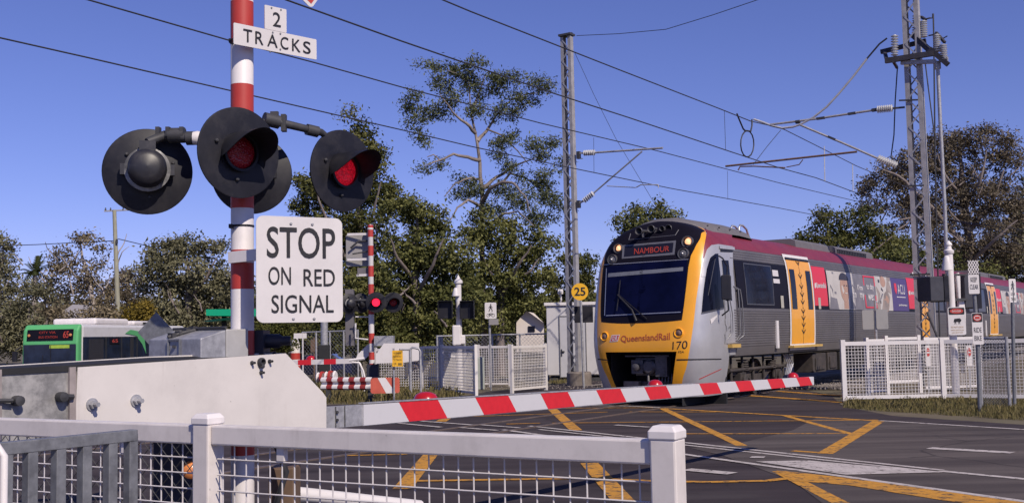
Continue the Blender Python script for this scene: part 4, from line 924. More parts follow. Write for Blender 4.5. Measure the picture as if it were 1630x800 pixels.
for px, dz in ((532, .03), (532, -.02)): mb.lathe([(.01, 0), (.01, .012)], B0 + UB * bp(px) + NB * .021 + V((0, 0, dz)), NB, 8)
mb.build('bracket_bolt', dark_steel, arm)
for px, r_ in ((697, .108), (1060, .09), (1277, .08)):
    s_ = bp(px); o = B0 + UB * s_ + V((0, 0, bz(s_) - 1.0 + bh(s_) / 2 - .035)) - NB * .115
    mb = MB(); mb.lathe([(r_ * 1.08, -.02), (r_ * 1.08, .006), (r_ * .86, .012), (r_ * .82, .045), (r_ * .66, .072), (r_ * .35, .088), (.001, .092)], o, (0, 0, 1), 24); lb = mb.build('boom_lamp', dome_red, boom, smooth=45)
    mb = MB(); mb.bar(o + V((0, 0, -.05)), o + V((0, 0, -.018)), .05, .05, (1, 0, 0)); mb.build('lamp_mount', galv_dark, lb)
# white counterweight plates, weights, hub
def bpl(px, py, dn=0.0): return pint(px, py, B0 + NB * (.10 + dn), NB)
out = [(124, 584), (455, 562), (514, 624), (519.5, 632), (519.5, 690), (118, 700)]
mb = MB(); mb.prism([bpl(*p) for p in out], -NB * .012); pl = mb.build('side_plate', plate_white, boom)
mb = MB(); b2 = [bpl(a, b, -.34) for a, b in [(-60, 585), (237, 567), (330, 563.5), (452, 561.5), (519, 632), (519, 690), (-60, 705)]]; mb.prism(b2, -NB * .012); mb.build('side_plate', plate_white, boom)
mb = MB(); mb.prism([bpl(a, b, -.014) for a, b in [(-70, 591), (109, 584.5), (109, 700), (-70, 708)]], -NB * .30); mb.build('counterweight', weight_steel, boom)
mb = MB(); mb.prism([bpl(-60, 589.5, -.006), bpl(452, 563.5, -.006), bpl(452, 562.8, -.33), bpl(237, 568.5, -.33), bpl(-60, 586.5, -.33)], (0, 0, -.03)); mb.build('dark_gap_cap', rubber, boom)  # dark sheet closing the gap between the tops of the plates
mb = MB(); mb.prism([bpl(a, b, .004) for a, b in [(111, 584), (121, 583.4), (121, 700), (111, 700)]], -NB * .33); mb.prism([bpl(a, b, .004) for a, b in [(-1, 588), (3, 587.5), (3, 700), (-1, 700)]], -NB * .33); mb.build('end_plate', mat('dull_plate', (0.30, 0.26, 0.25), 0.7, var=0.25, scale=9), boom)
def bolt(mb, px, py, r_, L, dn=.0):
    o = bpl(px, py, dn); mb.lathe([(r_ * 1.5, 0), (r_ * 1.5, .008), (r_, .008)], o, NB, 16); mb.lathe([(r_ * 1.05, .008), (r_ * 1.05, .03), (r_ * .6, .03), (r_ * .6, L)], o, NB, 6)
mb = MB(); bolt(mb, 146, 643, .022, .06); bolt(mb, 216, 637, .022, .06); mb.build('bolt', galv, pl)
mb = MB()
for px, py in ((24, 637), (94, 631)): o = bpl(px, py, -.012); mb.lathe([(.024, 0), (.026, .02), (.024, .05), (.001, .055)], o, NB, 14)
mb.tube([bpl(-40, 637, .0), bpl(20, 637, .02)], .012, 6); mb.tube([bpl(96, 631, .02), bpl(116, 631, .012)], .016, 6); mb.build('weight_pin', dark_steel, boom, smooth=50)
mb = MB(); o = bpl(414, 575.5, 0); mb.lathe([(.022, 0), (.025, .008), (.025, .022), (.02, .03), (.015, .03), (.012, .01), (.001, .01)], o, NB, 24, cap=False); mb.lathe([(.012, .0), (.012, .03), (.001, .034)], o + V((0, 0, -.026)), NB, 10)
hb = mb.build('pivot_hub', dark_steel, pl, smooth=40)
mb = MB()
for px, py in ((400.5, 577), (428.5, 574.5), (415, 592.5)): bolt(mb, px, py, .008, .02)
mb.build('bolt', dark_steel, hb)
# machine box bolted to the signal pole
mach = thing('boom_machine', 'grey galvanised boom gate machine box bolted to the foreground signal pole', 'machine box', (PX_ - .3, PY_, 0))
NL = V((-.30, -.954, 0)).normalized()
fm = Fr(at(238, 600, 6.62), (-.21, -.978, 0))
def fp(px, py, d=0.0): return pint(px, py, fm.o + fm.n * d, fm.n)
rd = V((.62, .785, 0)).normalized(); Bq = at(319.5, 538, 6.5); A = Bq + V((-.785, .62, 0)) * .53; fm = Fr(Bq, -rd)
zbot = .98
def dz(p, z): return V((p.x, p.y, z))
rd = V((.62, .785, 0)).normalized()
ftl, ftr = A, Bq; rb_t = ftr + rd * .18; lb_t = ftl + rd * .18
mb = MB()
cz = (ftl.z + ftr.z) / 2
a_, b_, c_, d_ = [dz(p, zbot) for p in (ftl, ftr, rb_t, lb_t)]
mb.add([a_, b_, c_, d_, dz(ftl, cz), dz(ftr, cz), dz(rb_t, cz + .048), dz(lb_t, cz + .048)], [(0, 1, 5, 4), (1, 2, 6, 5), (2, 3, 7, 6), (3, 0, 4, 7), (4, 5, 6, 7), (3, 2, 1, 0)])
body = mb.build('case', galv, mach, bevel=.006)
mb = MB(); e = ftr + rd * .183; f2 = e + rd * .165
mb.add([dz(e, zbot), dz(f2, zbot), dz(f2 - fm.x * .35, zbot), dz(e - fm.x * .35, zbot), dz(e, cz + .052), dz(f2, cz + .052), dz(f2 - fm.x * .35, cz + .052), dz(e - fm.x * .35, cz + .052)], [(0, 1, 5, 4), (1, 2, 6, 5), (2, 3, 7, 6), (3, 0, 4, 7), (4, 5, 6, 7), (3, 2, 1, 0)])
mb.build('rear_case', mat('pale_steel', (0.45, 0.44, 0.43), 0.55, 0.2, var=0.1, scale=8, dirt=(0.3, 0.3, 0.29), dirt_amt=0.4), mach, bevel=.006)
mb = MB(); k0 = fp(268, 541, .004); k1 = fp(286.5, 568.5, .004); w0 = k1 - k0; ww = V((w0.x, w0.y, 0)); hh = V((0, 0, w0.z))
for p0, p1 in ((k0, k0 + ww), (k0 + hh, k0 + ww + hh), (k0, k0 + hh), (k0 + ww, k0 + ww + hh)): mb.bar(p0, p1, .012, .012)
mb.build('latch_frame', galv_dark, body)
mb = MB(); mb.bar(k0 + ww * .5 + hh * .3, k0 + ww * .5 + hh * .45, .02, .02); mb.bar(k0 + ww * .2 + hh * .9, k0 + ww * .8 + hh * .9, .01, .01); mb.build('latch', dark_steel, body)
mb = MB(); t0 = dz(ftl, cz) * .62 + dz(ftr, cz) * .38; 
for k in range(4): p = t0 + rd * (.03 + .05 * k) + V((0, 0, .022 + .013 * k)); mb.box(p, (.05, .03, .03), (fm.x, rd, V((0, 0, 1))))
mb.tube([t0 + V((0, 0, .012)), t0 + rd * .09 + V((.03, 0, .04)), t0 + rd * .2 + V((.05, 0, .065))], .01, 6)
mb.tube([dz(lb_t, cz + .062), dz(rb_t, cz + .062)], .01, 6); mb.build('lid_hinge', dark_steel, mach)
mb = MB(); dc = at(248, 528, 7.3); fd = Fr(dc, (-.1, -1, 0)); mb.prism([fd.p(a, b) for a, b in ((0, .13), (-.125, 0), (0, -.13), (.125, 0))], -fd.n * .01); mb.build('diamond_plate', galv_dark, mach)
mb = MB(); o = at(407, 548, 7.05); mb.box(o + V((.02, 0, -.09)), (.10, .2, .36)); mb.lathe([(.045, 0), (.045, .10), (.03, .12), (.03, .17)], o + V((.05, 0, .02)), (1, .1, 0), 16); mb.lathe([(.03, 0), (.03, .08)], o + V((.05, 0, -.08)), (1, .1, 0), 12); mb.build('drive_motor', mat('motor_black', (0.02, 0.02, 0.035), 0.5), mach, smooth=40)
mb = MB(); mb.box(PL_(.47) + rd * -.25 - V((.16, 0, 0)), (.26, .3, .94)); mb.build('pedestal', mat('pedestal_shade_blue', (0.02, 0.022, 0.04), 0.6, var=0.3), mach, bevel=.01)  # blue-black base colour stands in for the pedestal lying in shadow
mb = MB(); mb.box(PL_(.40) + V((.24, .1, 0)), (.16, .22, .62)); mb.build('cable_box', brown, mach, bevel=.01)
mb = MB(); mb.tube([PL_(.95) + V((.2, -.1, 0)), PL_(.7) + V((.3, -.15, 0)), PL_(.5) + V((.22, -.05, 0)), PL_(.2) + V((.3, 0, 0)), PL_(.0) + V((.3, 0, 0))], .02, 8); mb.build('control_cable', cable, mach, smooth=60)
mb = MB(); q0 = at(305, 746, 6.4); mb.lathe([(.05, 0), (.05, .05), (.03, .07), (.001, .075)], q0, (.2, -1, 0), 16); mb.build('reflector', mat('orange_reflector', (0.7, 0.25, 0.08), 0.3), mach, smooth=40)
mb = MB(); a0 = at(468, 785, 7.4); a1 = at(668, 806, 8.2); mb.tube([a0, a1], .05, 14); mb.tube([a1, V((a1.x, a1.y, 0))], .04, 10); mb.tube([a0, V((a0.x, a0.y, 0))], .04, 10)
solo('guard_pipe', mb, far_white, 'low white painted pipe rail beside the base of the foreground signal', 'pipe rail', smooth=50)

# ---------------------------------------------------------------- white pedestrian fence in front
FA = G(-60, 662.5, 1.22); FB = G(1062, 699, 1.22); FU = V((FB.x - FA.x, FB.y - FA.y, 0)).normalized(); FN = V((FU.y, -FU.x, 0))
if FN.y > 0: FN = -FN
fence = thing('mesh_fence', 'white square tube fence with welded mesh running across the bottom of the foreground', 'fence', (FB.x, FB.y, 0))
def fpt(px): return pint(px, 690, FA, FN)
pA = V((FA.x, FA.y, 1.1875)); pB = V((FB.x, FB.y, 1.1875)); fL = (pB - pA).length
P1 = fpt(331); d1 = (V((P1.x, P1.y, 1.1875)) - pA).length
mb = MB(); mb.bar(pA - FU * .5, pA + FU * (d1 - .0365), .05, .065); mb.bar(pA + FU * (d1 + .0365), pB - FU * .0365, .05, .065); mb.build('top_rail', fence_white, fence, bevel=.006)
mb = MB(); mb.bar(pA - FU * .5 - V((0, 0, 1.05)), pA + FU * (d1 - .0365) - V((0, 0, 1.05)), .05, .05); mb.bar(pA + FU * (d1 + .0365) - V((0, 0, 1.05)), pB - FU * .0365 - V((0, 0, 1.05)), .05, .05); mb.build('bottom_rail', fence_white, fence, bevel=.004)
for dd in (d1, fL):
    c = pA + FU * dd; mb = MB(); mb.box((c.x, c.y, .612), (.073, .073, 1.224), (FU, FN, V((0, 0, 1)))); po = mb.build('post', fence_white, fence, bevel=.006)
    mb = MB(); s1, s2 = .0395, .038
    vs = [V((c.x, c.y, z)) + FU * a * s + FN * b * s for z, s in ((1.222, s1), (1.243, s1), (1.258, .029)) for a, b in ((-1, -1), (1, -1), (1, 1), (-1, 1))]
    mb.add(vs, [(3, 2, 1, 0), (0, 1, 5, 4), (1, 2, 6, 5), (2, 3, 7, 6), (3, 0, 4, 7), (4, 5, 9, 8), (5, 6, 10, 9), (6, 7, 11, 10), (7, 4, 8, 11), (8, 9, 10, 11)]); mb.build('post_cap', white, po, bevel=.004)
wiremat = mat('mesh_wire', (0.58, 0.55, 0.55), 0.5, var=0.08)
for (s0, s1) in ((-.5, d1 - .05), (d1 + .05, fL - .05)):
    mb = MB(); z0 = .17; nx = int((s1 - s0) / .052)
    for i in range(nx + 1): p = pA + FU * (s0 + .02 + i * .052); mb.tube([V((p.x, p.y, z0)), V((p.x, p.y, 1.155))], .0026, 6)
    for k in range(18):
        z = 1.108 - k * .052; a = pA + FU * s0; b = pA + FU * s1; mb.tube([V((a.x, a.y, z)) + FN * .005, V((b.x, b.y, z)) + FN * .005], .0030, 6)
    mb.build('mesh_panel', wiremat, fence, smooth=60)
mb = MB()
for dd in (d1 - .4, d1 + .33): p = pA + FU * dd; mb.box((p.x, p.y, 1.135), (.03, .02, .045), (FU, FN, V((0, 0, 1))))
mb.build('mesh_clip', fence_white, fence)
# black chain link fence behind it on the left
cl = MB(); c0 = V((-3.4, 5.6, 0)); c1 = at(335, 720, 4.6); cu_ = V((c1.x - c0.x, c1.y - c0.y, 0)); cLn = cu_.length; cu_.normalize(); zt, st = 1.12, .075
for dirn in (1, -1):
    k = -int(zt / st) - 2
    for k in range(-int(zt / st) - 1, int(cLn / st) + int(zt / st) + 1):
        s_ = k * st; x0, z0, x1, z1 = (s_, 0, s_ + zt, zt) if dirn > 0 else (s_ + zt, 0, s_, zt)
        pts = []
        for i in range(0, 31):
            u = i / 30; x = lerp(x0, x1, u)
            if 0 <= x <= cLn: pts.append(c0 + cu_ * x + V((0, 0, lerp(z0, z1, u) + .0)))
        if len(pts) > 1: cl.tube([pts[0], pts[-1]], .0022, 4, cap=False)
cl.tube([c0 + V((0, 0, zt)), c0 + cu_ * cLn + V((0, 0, zt))], .004, 5); cl.tube([c0 + cu_ * cLn, c0 + cu_ * cLn + V((0, 0, zt))], .018, 8)
solo('chain_link_fence', cl, cable, 'black diamond chain link netting just behind the white foreground fence', 'fence')
# galvanised gate at lower left
gR = at(214, 690, 2.95); zg = 1.5 - (683 - 545) / 1750 * 2.95; gL = at(-8, 690, 2.62)
gate = thing('bar_gate', 'grey galvanised barred swing gate at the bottom left corner of the foreground', 'gate', (gR.x, gR.y, 0))
gu = V((gR.x - gL.x, gR.y - gL.y, 0)); gLn = gu.length; gu.normalize(); gn = V((gu.y, -gu.x, 0))
o = V((gL.x, gL.y, 0)); zg = at(214, 684, 2.95).z
mb = MB(); mb.bar(o + V((0, 0, zg - .0125)) - gu * .3, o + gu * (gLn + .0) + V((0, 0, zg - .0125)), .03, .03); mb.bar(o + V((0, 0, .15)) - gu * .3, o + gu * gLn + V((0, 0, .15)), .03, .03); mb.build('gate_rail', galv_dark, gate, bevel=.002)
for k in range(10):
    px = (208, 175.5, 134.5, 93, 48, 8, -35, -80, -125, -170)[k]; p = pint(px, 740, o, gn); s_ = (V((p.x, p.y, 0)) - o).dot(gu); p = o + gu * s_
    mb = MB(); mb.box((p.x, p.y, (zg + .13) / 2 + .01), (.027, .027, zg - .165), (gu, gn, V((0, 0, 1)))); mb.build('bar', galv_dark, gate, bevel=.002)
mb = MB(); h0 = at(3, 712, 2.1); mb.tube([V((h0.x - .06, h0.y, h0.z + .012)), V((h0.x - .012, h0.y, h0.z + .008)), h0 + V((.004, 0, -.015)), V((h0.x + .006, h0.y, .3)), V((h0.x + .006, h0.y, 0))], .0075, 12)
solo('hoop_rail', mb, white, 'thin pale rounded hoop rail at the extreme left edge in front of the gate', 'hoop rail', smooth=60)
# ================================================================ far side of the crossing
def gz(p): return V((p.x, p.y, float(ground_z(p.x, p.y))))
def foot(px, py, Y): p = at(px, py, Y); return gz(p)
def post_mb(px, ytop, Y, r, n=12, z0=None):
    b = foot(px, ytop, Y); t = at(px, ytop, Y); mb = MB(); mb.lathe([(r, 0), (r, t.z - b.z)], b, n=n); return mb, b, t
# far signal
FY = 29.0
fb_ = foot(592, 600, FY)
fs = thing('crossing_signal', 'smaller distant crossing signal with its red lamp lit, just right of the stop sign', 'crossing signal', fb_)
def fz(py): return at(592, py, FY).z
mb = MB(); mb.lathe([(.072, 0), (.072, fz(366) - fb_.z), (.085, fz(364) - fb_.z), (.03, fz(357) - fb_.z)], fb_, n=18); mb.build('pole', far_white, fs, smooth=40)
mb = MB()
for a, b in ((358, 377), (391, 407), (423, 440), (452, 468), (484, 500), (530, 546), (560, 572), (578, 590)): mb.lathe([(.0745, fz(b)), (.0745, fz(a))], V((fb_.x, fb_.y, 0)), n=18, cap=False)
mb.build('red_band', red, fs, smooth=40)
for px, py, dY, ln, nn in ((598.5, 481, -.35, lens_hot, V((.10, -1, 0))), (626, 481, -.2, lens_off, V((.25, -1, 0))), (556, 483, .1, lens_off, V((-.5, .86, 0))), (575, 482, .3, lens_off, V((-.6, .8, 0)))):
    signal(fs, at(px, py, FY + dY), nn, .265, ln, nn.y > 0)
mb = MB(); mb.tube([at(556, 478, FY + .15), at(626, 477, FY)], .03, 8); mb.build('cross_arm', dark_steel, fs)
ff = Fr(at(551, 424, FY + .2), V((.15, -1, 0))); mb = MB(); a = ff.of(587, 373)
bp_ = plate(ff, rrect(0, 0, a[0], a[1], .05), .01).build('sign_back', grey_plate, fs)
mb = MB()
for py in (373, 413, 438): mb.bar(at(553 if py != 438 else 568, py, FY + .12), at(592, py - 1, FY + .05), .04, .06)
mb.build('sign_bracket', far_white, fs)
mb = MB(); mb.tube([at(558, 395, FY + .1), at(570, 384, FY + .1), at(586, 383, FY + .1)], .03, 6); mb.tube([at(561, 404, FY + .1), at(586, 400, FY + .1)], .02, 6); mb.build('sign_stiffener', dark_steel, bp_)
mb = MB(); mb.box(at(578, 432, FY + .1), (.3, .02, .2)); mb.box(at(557, 505, FY + .4), (.22, .2, 1.5)); mb.build('relay_box', mat('relay_grey', (0.14, 0.13, 0.14), 0.6), fs)
mb = MB(); mb.tube([at(566, 504, FY), at(588, 504, FY), at(588, 530, FY)], .02, 6); mb.tube([at(566, 514, FY), at(566, 538, FY), at(586, 540, FY)], .025, 6); mb.build('ladder_bracket', far_white, fs)
mb = MB(); mb.box(at(594, 596, FY), (.3, .3, .55)); mb.build('pedestal', mat('pedestal_shade_blue', (0.02, 0.022, 0.04), 0.6, var=0.3), fs)  # same shadow-toned blue-black as the near pedestal
# far boom gate
fg = thing('boom_gate', 'distant red and white boom gate with white counterweight plate at the distant signal', 'boom gate', foot(600, 600, FY - .5))
def FP(px, py, Y=FY - .5): return at(px, py, Y)
mb = MB(); mb.prism([FP(*p) for p in ((598.5, 578), (599, 563), (611, 546), (667, 545.5), (667, 573), (640, 577))], (0, .03, 0)); mb.build('side_plate', far_white, fg)
mb = MB(); mb.prism([FP(a, b, FY + .25) for a, b in ((566, 572), (569, 564), (585, 548), (592, 548), (592, 560), (580, 572))], (0, .03, 0)); mb.build('side_plate', far_white, fg)
mb = MB(); mb.box(FP(612, 542, FY), (.5, .4, .26)); mb.build('machine_box', galv, fg)
mb = MB(); mb.bar(FP(410, 578.5, 29.6), FP(560, 574, FY), .08, .13); mb.build('boom_arm', far_white, fg)
mb = MB()
for a, b in ((410, 432), (476, 497), (517, 536)):
    f = lambda x: lerp(FP(410, 578.5, 29.6), FP(560, 574, FY), (x - 410) / 150)
    mb.bar(f(a), f(b), .085, .134)
mb.build('red_stripe', red_tape, fg)
mb = MB(); mb.lathe([(.14, -.06), (.14, .02), (.08, .08), (.001, .1)], FP(495, 571, FY + 1.5), (0, 0, 1), 14); mb.build('boom_lamp', dome_red, fg, smooth=50)
mb = MB(); mb.tube([FP(560, 576), FP(572, 577), FP(578, 590), FP(584, 615)], .03, 6); mb.tube([FP(556, 573), FP(580, 570)], .04, 6); mb.tube([FP(574, 578), FP(577, 600), FP(580, 622)], .018, 6); mb.build('control_cable', far_white, fg, smooth=50)
# striped guard rail end
gr = thing('guard_rail', 'short guard rail painted in slanted red and white stripes on the grass', 'guard rail', foot(560, 620, 26))
GY = 25.5
def wbeam(mb, a, b, h, th=.05):
    a = V(a); b = V(b); d = (b - a).normalized(); nrm = V((d.y, -d.x, 0)).normalized()
    if nrm.y > 0: nrm = -nrm
    pr = [(-.5, .0), (-.36, .07), (-.2, .07), (-.06, 0), (.06, 0), (.2, .07), (.36, .07), (.5, 0)]
    mb.grid([[p + V((0, 0, k * h)) + nrm * c for k, c in pr] for p in (a, b)]); mb.grid([[p + V((0, 0, k * h)) + nrm * (c - .012) for k, c in pr] for p in (a, b)], True)
ra, rb = at(512, 610, GY + .7), at(592, 610, GY + .4)
nst = 9
mw_ = MB(); mr_ = MB()
for i in range(nst): wbeam(mr_ if i % 2 else mw_, lerp(ra, rb, i / nst), lerp(ra, rb, (i + 1) / nst), .30)
mw_.build('white_beam', far_white, gr, recalc=False); mr_.build('red_beam', mat('faded_dark_red', (0.26, 0.03, 0.03), 0.5, var=.2), gr, recalc=False)
fe = Fr(at(590, 626, GY), V((.1, -1, 0))); def_of = fe.of
e0, e1 = fe.of(593, 626)[0], fe.of(636, 600)
pw = plate(fe, rrect(0, 0, e1[0], e1[1] * 1.0, .06), .02).build('end_terminal', mat('orange_red', (0.52, 0.10, 0.06), 0.5, var=0.12), gr)
mb = MB(); A_ = fe.of(601, 600); B_ = fe.of(612, 600); C_ = fe.of(630, 626); D_ = fe.of(616, 626); H_ = e1[1]
mb.prism([fe.p(a, b, .002) for a, b in ((A_[0], H_), (B_[0] + .02, H_), (C_[0], 0.0), (D_[0] - .02, .0))], fe.n * .002); mb.build('white_stripe', far_white, pw)
mb = MB(); c = at(522, 598, GY + 1.8)
for k in range(5): mb.lathe([(.10, 0), (.13, .03), (.10, .06)], lerp(at(505, 600, GY + 2), at(538, 597, GY + 1.2), k / 5), (1, -.3, 0), 12)
mb.build('striped_sleeve', far_white, gr, smooth=30)
mb = MB()
for k in (1, 3): mb.lathe([(.137, .0), (.14, .03), (.137, .06)], lerp(at(505, 600, GY + 2), at(538, 597, GY + 1.2), k / 5), (1, -.3, 0), 12)
mb.build('red_sleeve', red, gr, smooth=30)
mb = MB()
for px, Y in ((523, GY + 1.4), (590, GY + .5)): b = foot(px, 620, Y); mb.box((b.x, b.y, .27), (.12, .12, .54))
mb.build('support_post', dark_steel, gr)

# ---------------------------------------------------------------- white fences on the far side
def panel(name, label, a, b, ztop, group, posts=(0, 1), mid=(), sp=.06, z0=.10, pt=.075, m=far_white, rail=.06, wire=.012, extra=()):
    a = V((a.x, a.y, 0)); b = V((b.x, b.y, 0)); u = (b - a).normalized(); L = (b - a).length; n = V((u.y, -u.x, 0))
    if n.y > 0: n = -n
    t = thing(name, label, 'fence', a, 0, group)
    cuts = [0.0] + [L * f for f in mid] + [L]; up = V((0, 0, 1))
    for i, s in enumerate(cuts):
        if (i == 0 and 0 not in posts) or (i == len(cuts) - 1 and 1 not in posts): continue
        c = a + u * s; mb = MB(); mb.box((c.x, c.y, (ztop + .04) / 2), (pt, pt, ztop + .04), (u, n, up)); po = mb.build('post', m, t)
    for s0, s1 in zip(cuts[:-1], cuts[1:]):
        s0 += pt / 2; s1 -= pt / 2
        mb = MB(); mb.bar(a + u * s0 + up * (ztop - rail / 2), a + u * s1 + up * (ztop - rail / 2), .05, rail); mb.build('top_rail', m, t)
        mb = MB(); mb.bar(a + u * s0 + up * z0, a + u * s1 + up * z0, .05, rail * .9); mb.build('bottom_rail', m, t)
        mb = MB(); nx = max(2, round((s1 - s0) / sp)); nz_ = max(2, round((ztop - z0) / sp))
        for k in range(1, nx): mb.bar(a + u * lerp(s0, s1, k / nx) + up * (z0 + .03), a + u * lerp(s0, s1, k / nx) + up * (ztop - rail), wire, wire, u)
        for k in range(1, nz_): mb.bar(a + u * s0 + up * lerp(z0, ztop, k / nz_) + n * wire, a + u * s1 + up * lerp(z0, ztop, k / nz_) + n * wire, wire, wire)
        mb.build('mesh_panel', m, t)
    return t
def gp(px, py): p = G(px, py); return p
g1 = 'white mesh fence panels on the far side'
FF = 29.5
panel('mesh_fence', 'white mesh fence panel behind the small yellow notice in the distance', at(598, 620, 30.5), at(672, 620, 30.0), 1.2, g1, sp=.075)
panel('mesh_fence', 'narrow white mesh fence panel left of the white fence gate in the distance', at(672, 620, 30.0), at(703, 620, 29.6), 1.25, g1, posts=(1,), sp=.075)
panel('mesh_fence_gate', 'white mesh swing gate leaf standing forward of the pedestrian crossing in the distance', at(705, 620, 29.6), at(758, 625, 27.3), 1.25, g1, sp=.075)
panel('mesh_fence', 'two bay white mesh fence panel behind the walking sign post', at(762, 612, 32.5), at(812, 612, 32.2), 1.2, g1, mid=(.38,), sp=.075)
panel('mesh_fence', 'white mesh fence panel beside the white equipment hut in the distance', at(815, 620, 28.6), at(869, 618, 30.0), 1.22, g1, sp=.075)
mb = MB(); f_ = Fr(at(714, 568, 28.95), V((.4, -1, 0))); solo('fence_notice', plate(f_, rrect(0, 0, .2, .1, .01), .01), sign_white, 'tiny white notice plate on the distant white gate leaf', 'notice')
mb, b, t_ = post_mb(700, 535, 29.6, .04); mb.tube([b + V((.06, 0, 0)), b + V((.06, 0, 1.5))], .03, 8); solo('conduit_post', mb, galv, 'grey conduit post against the left side of the distant white gate', 'post')
mb = MB(); mb.box(foot(765, 600, 31) + V((0, 0, .45)), (.22, .2, .9)); solo('service_pillar', mb, mat('pillar_green_grey', (0.34, 0.37, 0.34), 0.6), 'small pale green service pillar behind the distant white gate', 'service pillar', bevel=.02)
# yellow notice on posts
mb = MB(); yb = foot(627, 600, 25.5); t_ = at(627, 554, 25.5); mb.lathe([(.022, 0), (.022, t_.z - yb.z)], yb, n=8)
y_ = thing('warning_notice', 'small yellow notice on a thin post in front of the distant white fence', 'sign', yb); mb.build('post', galv, y_)
fy = Fr(at(624.5, 583, 25.4), V((.1, -1, 0))); a = fy.of(641, 557); yp = plate(fy, rrect(0, 0, a[0], a[1], .02), .006).build('sign_plate', sign_yellow, y_)
mb = MB()
for i, (s_, z0, z1) in enumerate((('WARNING', .78, .90), ('NO ENTRY', .56, .68), ('TO TRACKS', .36, .48), ('QR', .10, .24))): txt(fy, mb, s_, a[0] * .12, a[1] * z0, a[0] * (.88 if i < 3 else .4), a[1] * z1, .004, .01)
mb.prism([fy.p(x, z, .003) for x, z in ((a[0] * .55, a[1] * .08), (a[0] * .9, a[1] * .08), (a[0] * .9, a[1] * .22), (a[0] * .55, a[1] * .22))], fy.n * .002); mb.build('lettering', mat('olive_lettering', (0.20, 0.13, 0.02), 0.5), yp)
mb, b, t_ = post_mb(653, 555, 26.3, .035); u0 = at(653, 556, 26.3); mb.tube([u0, u0 + V((.05, 0, .05)), u0 + V((.2, 0, .02)), u0 + V((.24, 0, -.05)), V((u0.x + .24, u0.y, 0))], .028, 8); mb.tube([u0, at(636, 556, 26.1)], .022, 8)
solo('hoop_barrier', mb, galv, 'grey tubular hoop barrier right of the small yellow notice', 'barrier', smooth=50)
# pedestrian signal post with bell, far side
def bell(parent, c, r, h):
    mb = MB(); mb.lathe([(r, 0), (r * .97, h * .1), (r * .72, h * .55), (r * .55, h * .85), (r * .3, h), (.001, h * 1.02)], c, (0, 0, 1), 20); return mb.build('bell', far_white, parent, smooth=50)
def cap_prof(r, h0): return [(r, 0), (r, h0), (r * 1.5, h0 + r * .3), (r * 1.5, h0 + r * 1.1), (r * .7, h0 + r * 2.0), (.001, h0 + r * 3.4)]
pb2 = foot(732, 600, 29); tp2 = at(731, 452, 29)
ps = thing('pedestrian_signal', 'distant white pedestrian signal post with bell and two black lamp boxes', 'pedestrian signal', pb2)
mb = MB(); mb.lathe(cap_prof(.075, tp2.z - pb2.z), pb2, n=18); mb.build('pole', far_white, ps, smooth=40); bell(ps, at(725.5, 471, 28.9), .10, .22)
for px, w0 in ((709.5, .36), (744, .36)):
    c = at(px, 493, 28.9); mb = MB(); mb.box(c, (w0, .28, .46)); lb = mb.build('lamp_box', black, ps, bevel=.01)
    mb = MB()
    for q_ in ((-.5, 0), (.5, 0)): mb.box(c + V((q_[0] * w0, -.22, 0)), (.012, .18, .46))
    mb.box(c + V((0, -.22, .23)), (w0, .18, .012)); mb.build('hood', black, lb)
    if px > 730: mb = MB(); mb.box(c + V((.08, -.145, 0)), (.12, .01, .40)); mb.build('dark_lens', tglass, lb)
mb = MB(); mb.box(at(727, 533, 28.8), (.22, .16, .52)); mb.box(at(737, 540, 28.9), (.12, .2, .24)); mb.build('control_box', far_white, ps, bevel=.03)
mb = MB(); mb.bar(at(702, 502, 29), at(752, 502, 29), .04, .04); mb.build('bracket', dark_steel, ps)
# walk / cycle sign
wb = foot(781, 600, 30.5); wt = at(781, 481, 30.5); ws_ = thing('pedestrian_sign', 'white sign with walking figure above a bicycle on a grey post by the far fence', 'sign', wb)
mb = MB(); mb.lathe([(.03, 0), (.03, wt.z - wb.z)], wb, n=10); mb.build('post', galv, ws_)
fw = Fr(at(772, 507, 30.4), V((.1, -1, 0))); a = fw.of(790, 481); sp_ = plate(fw, rrect(0, 0, a[0], a[1], .03), .006).build('sign_plate', sign_white, ws_)
def walker(mb, fr, cx, z0, h, c=.004, k=1.0):
    def P(x, z): return fr.p(cx + x * h * k, z0 + z * h, c)
    mb.poly([fr.p(cx + .02 * h + .085 * h * math.cos(R(i * 30)), z0 + .9 * h + .085 * h * math.sin(R(i * 30)), c) for i in range(12)])
    mb.poly([P(-.10, .45), P(.12, .45), P(.12, .78), P(-.06, .78)]); mb.poly([P(-.10, .46), P(.02, .46), P(-.18, .02), P(-.28, .04)]); mb.poly([P(0, .46), P(.12, .46), P(.24, .22), P(.22, 0), P(.12, 0), P(.13, .22)])
    mb.poly([P(.10, .76), P(.13, .68), P(.30, .50), P(.25, .46)]); mb.poly([P(-.06, .78), P(-.02, .68), P(-.22, .46), P(-.27, .52)])
def bicycle(mb, fr, cx, z0, r, c=.004):
    for s_ in (-1, 1):
        o = (cx + s_ * r * 1.35, z0 + r)
        pts = [[fr.p(o[0] + rr_ * math.cos(R(i * 20)), o[1] + rr_ * math.sin(R(i * 20)), c) for rr_ in (r, r * .78)] for i in range(19)]; mb.grid(pts)
    def st(a, b, w_=.12):
        a = V((a[0], a[1])); b = V((b[0], b[1])); d = (b - a).normalized(); n = V((-d.y, d.x)) * r * w_ if False else Vector((-d[1], d[0])) * r * w_
        mb.poly([fr.p(p[0], p[1], c + .001) for p in (a + n, b + n, b - n, a - n)])
    A_ = (cx - r * 1.35, z0 + r); B_ = (cx + r * 1.35, z0 + r); C_ = (cx - r * .1, z0 + r * .95); D_ = (cx - r * .5, z0 + r * 2.1); E_ = (cx + r * .95, z0 + r * 2.1)
    for p, q_ in ((A_, C_), (C_, E_), (D_, E_), (D_, C_), (A_, D_), (E_, B_)): st(p, q_)
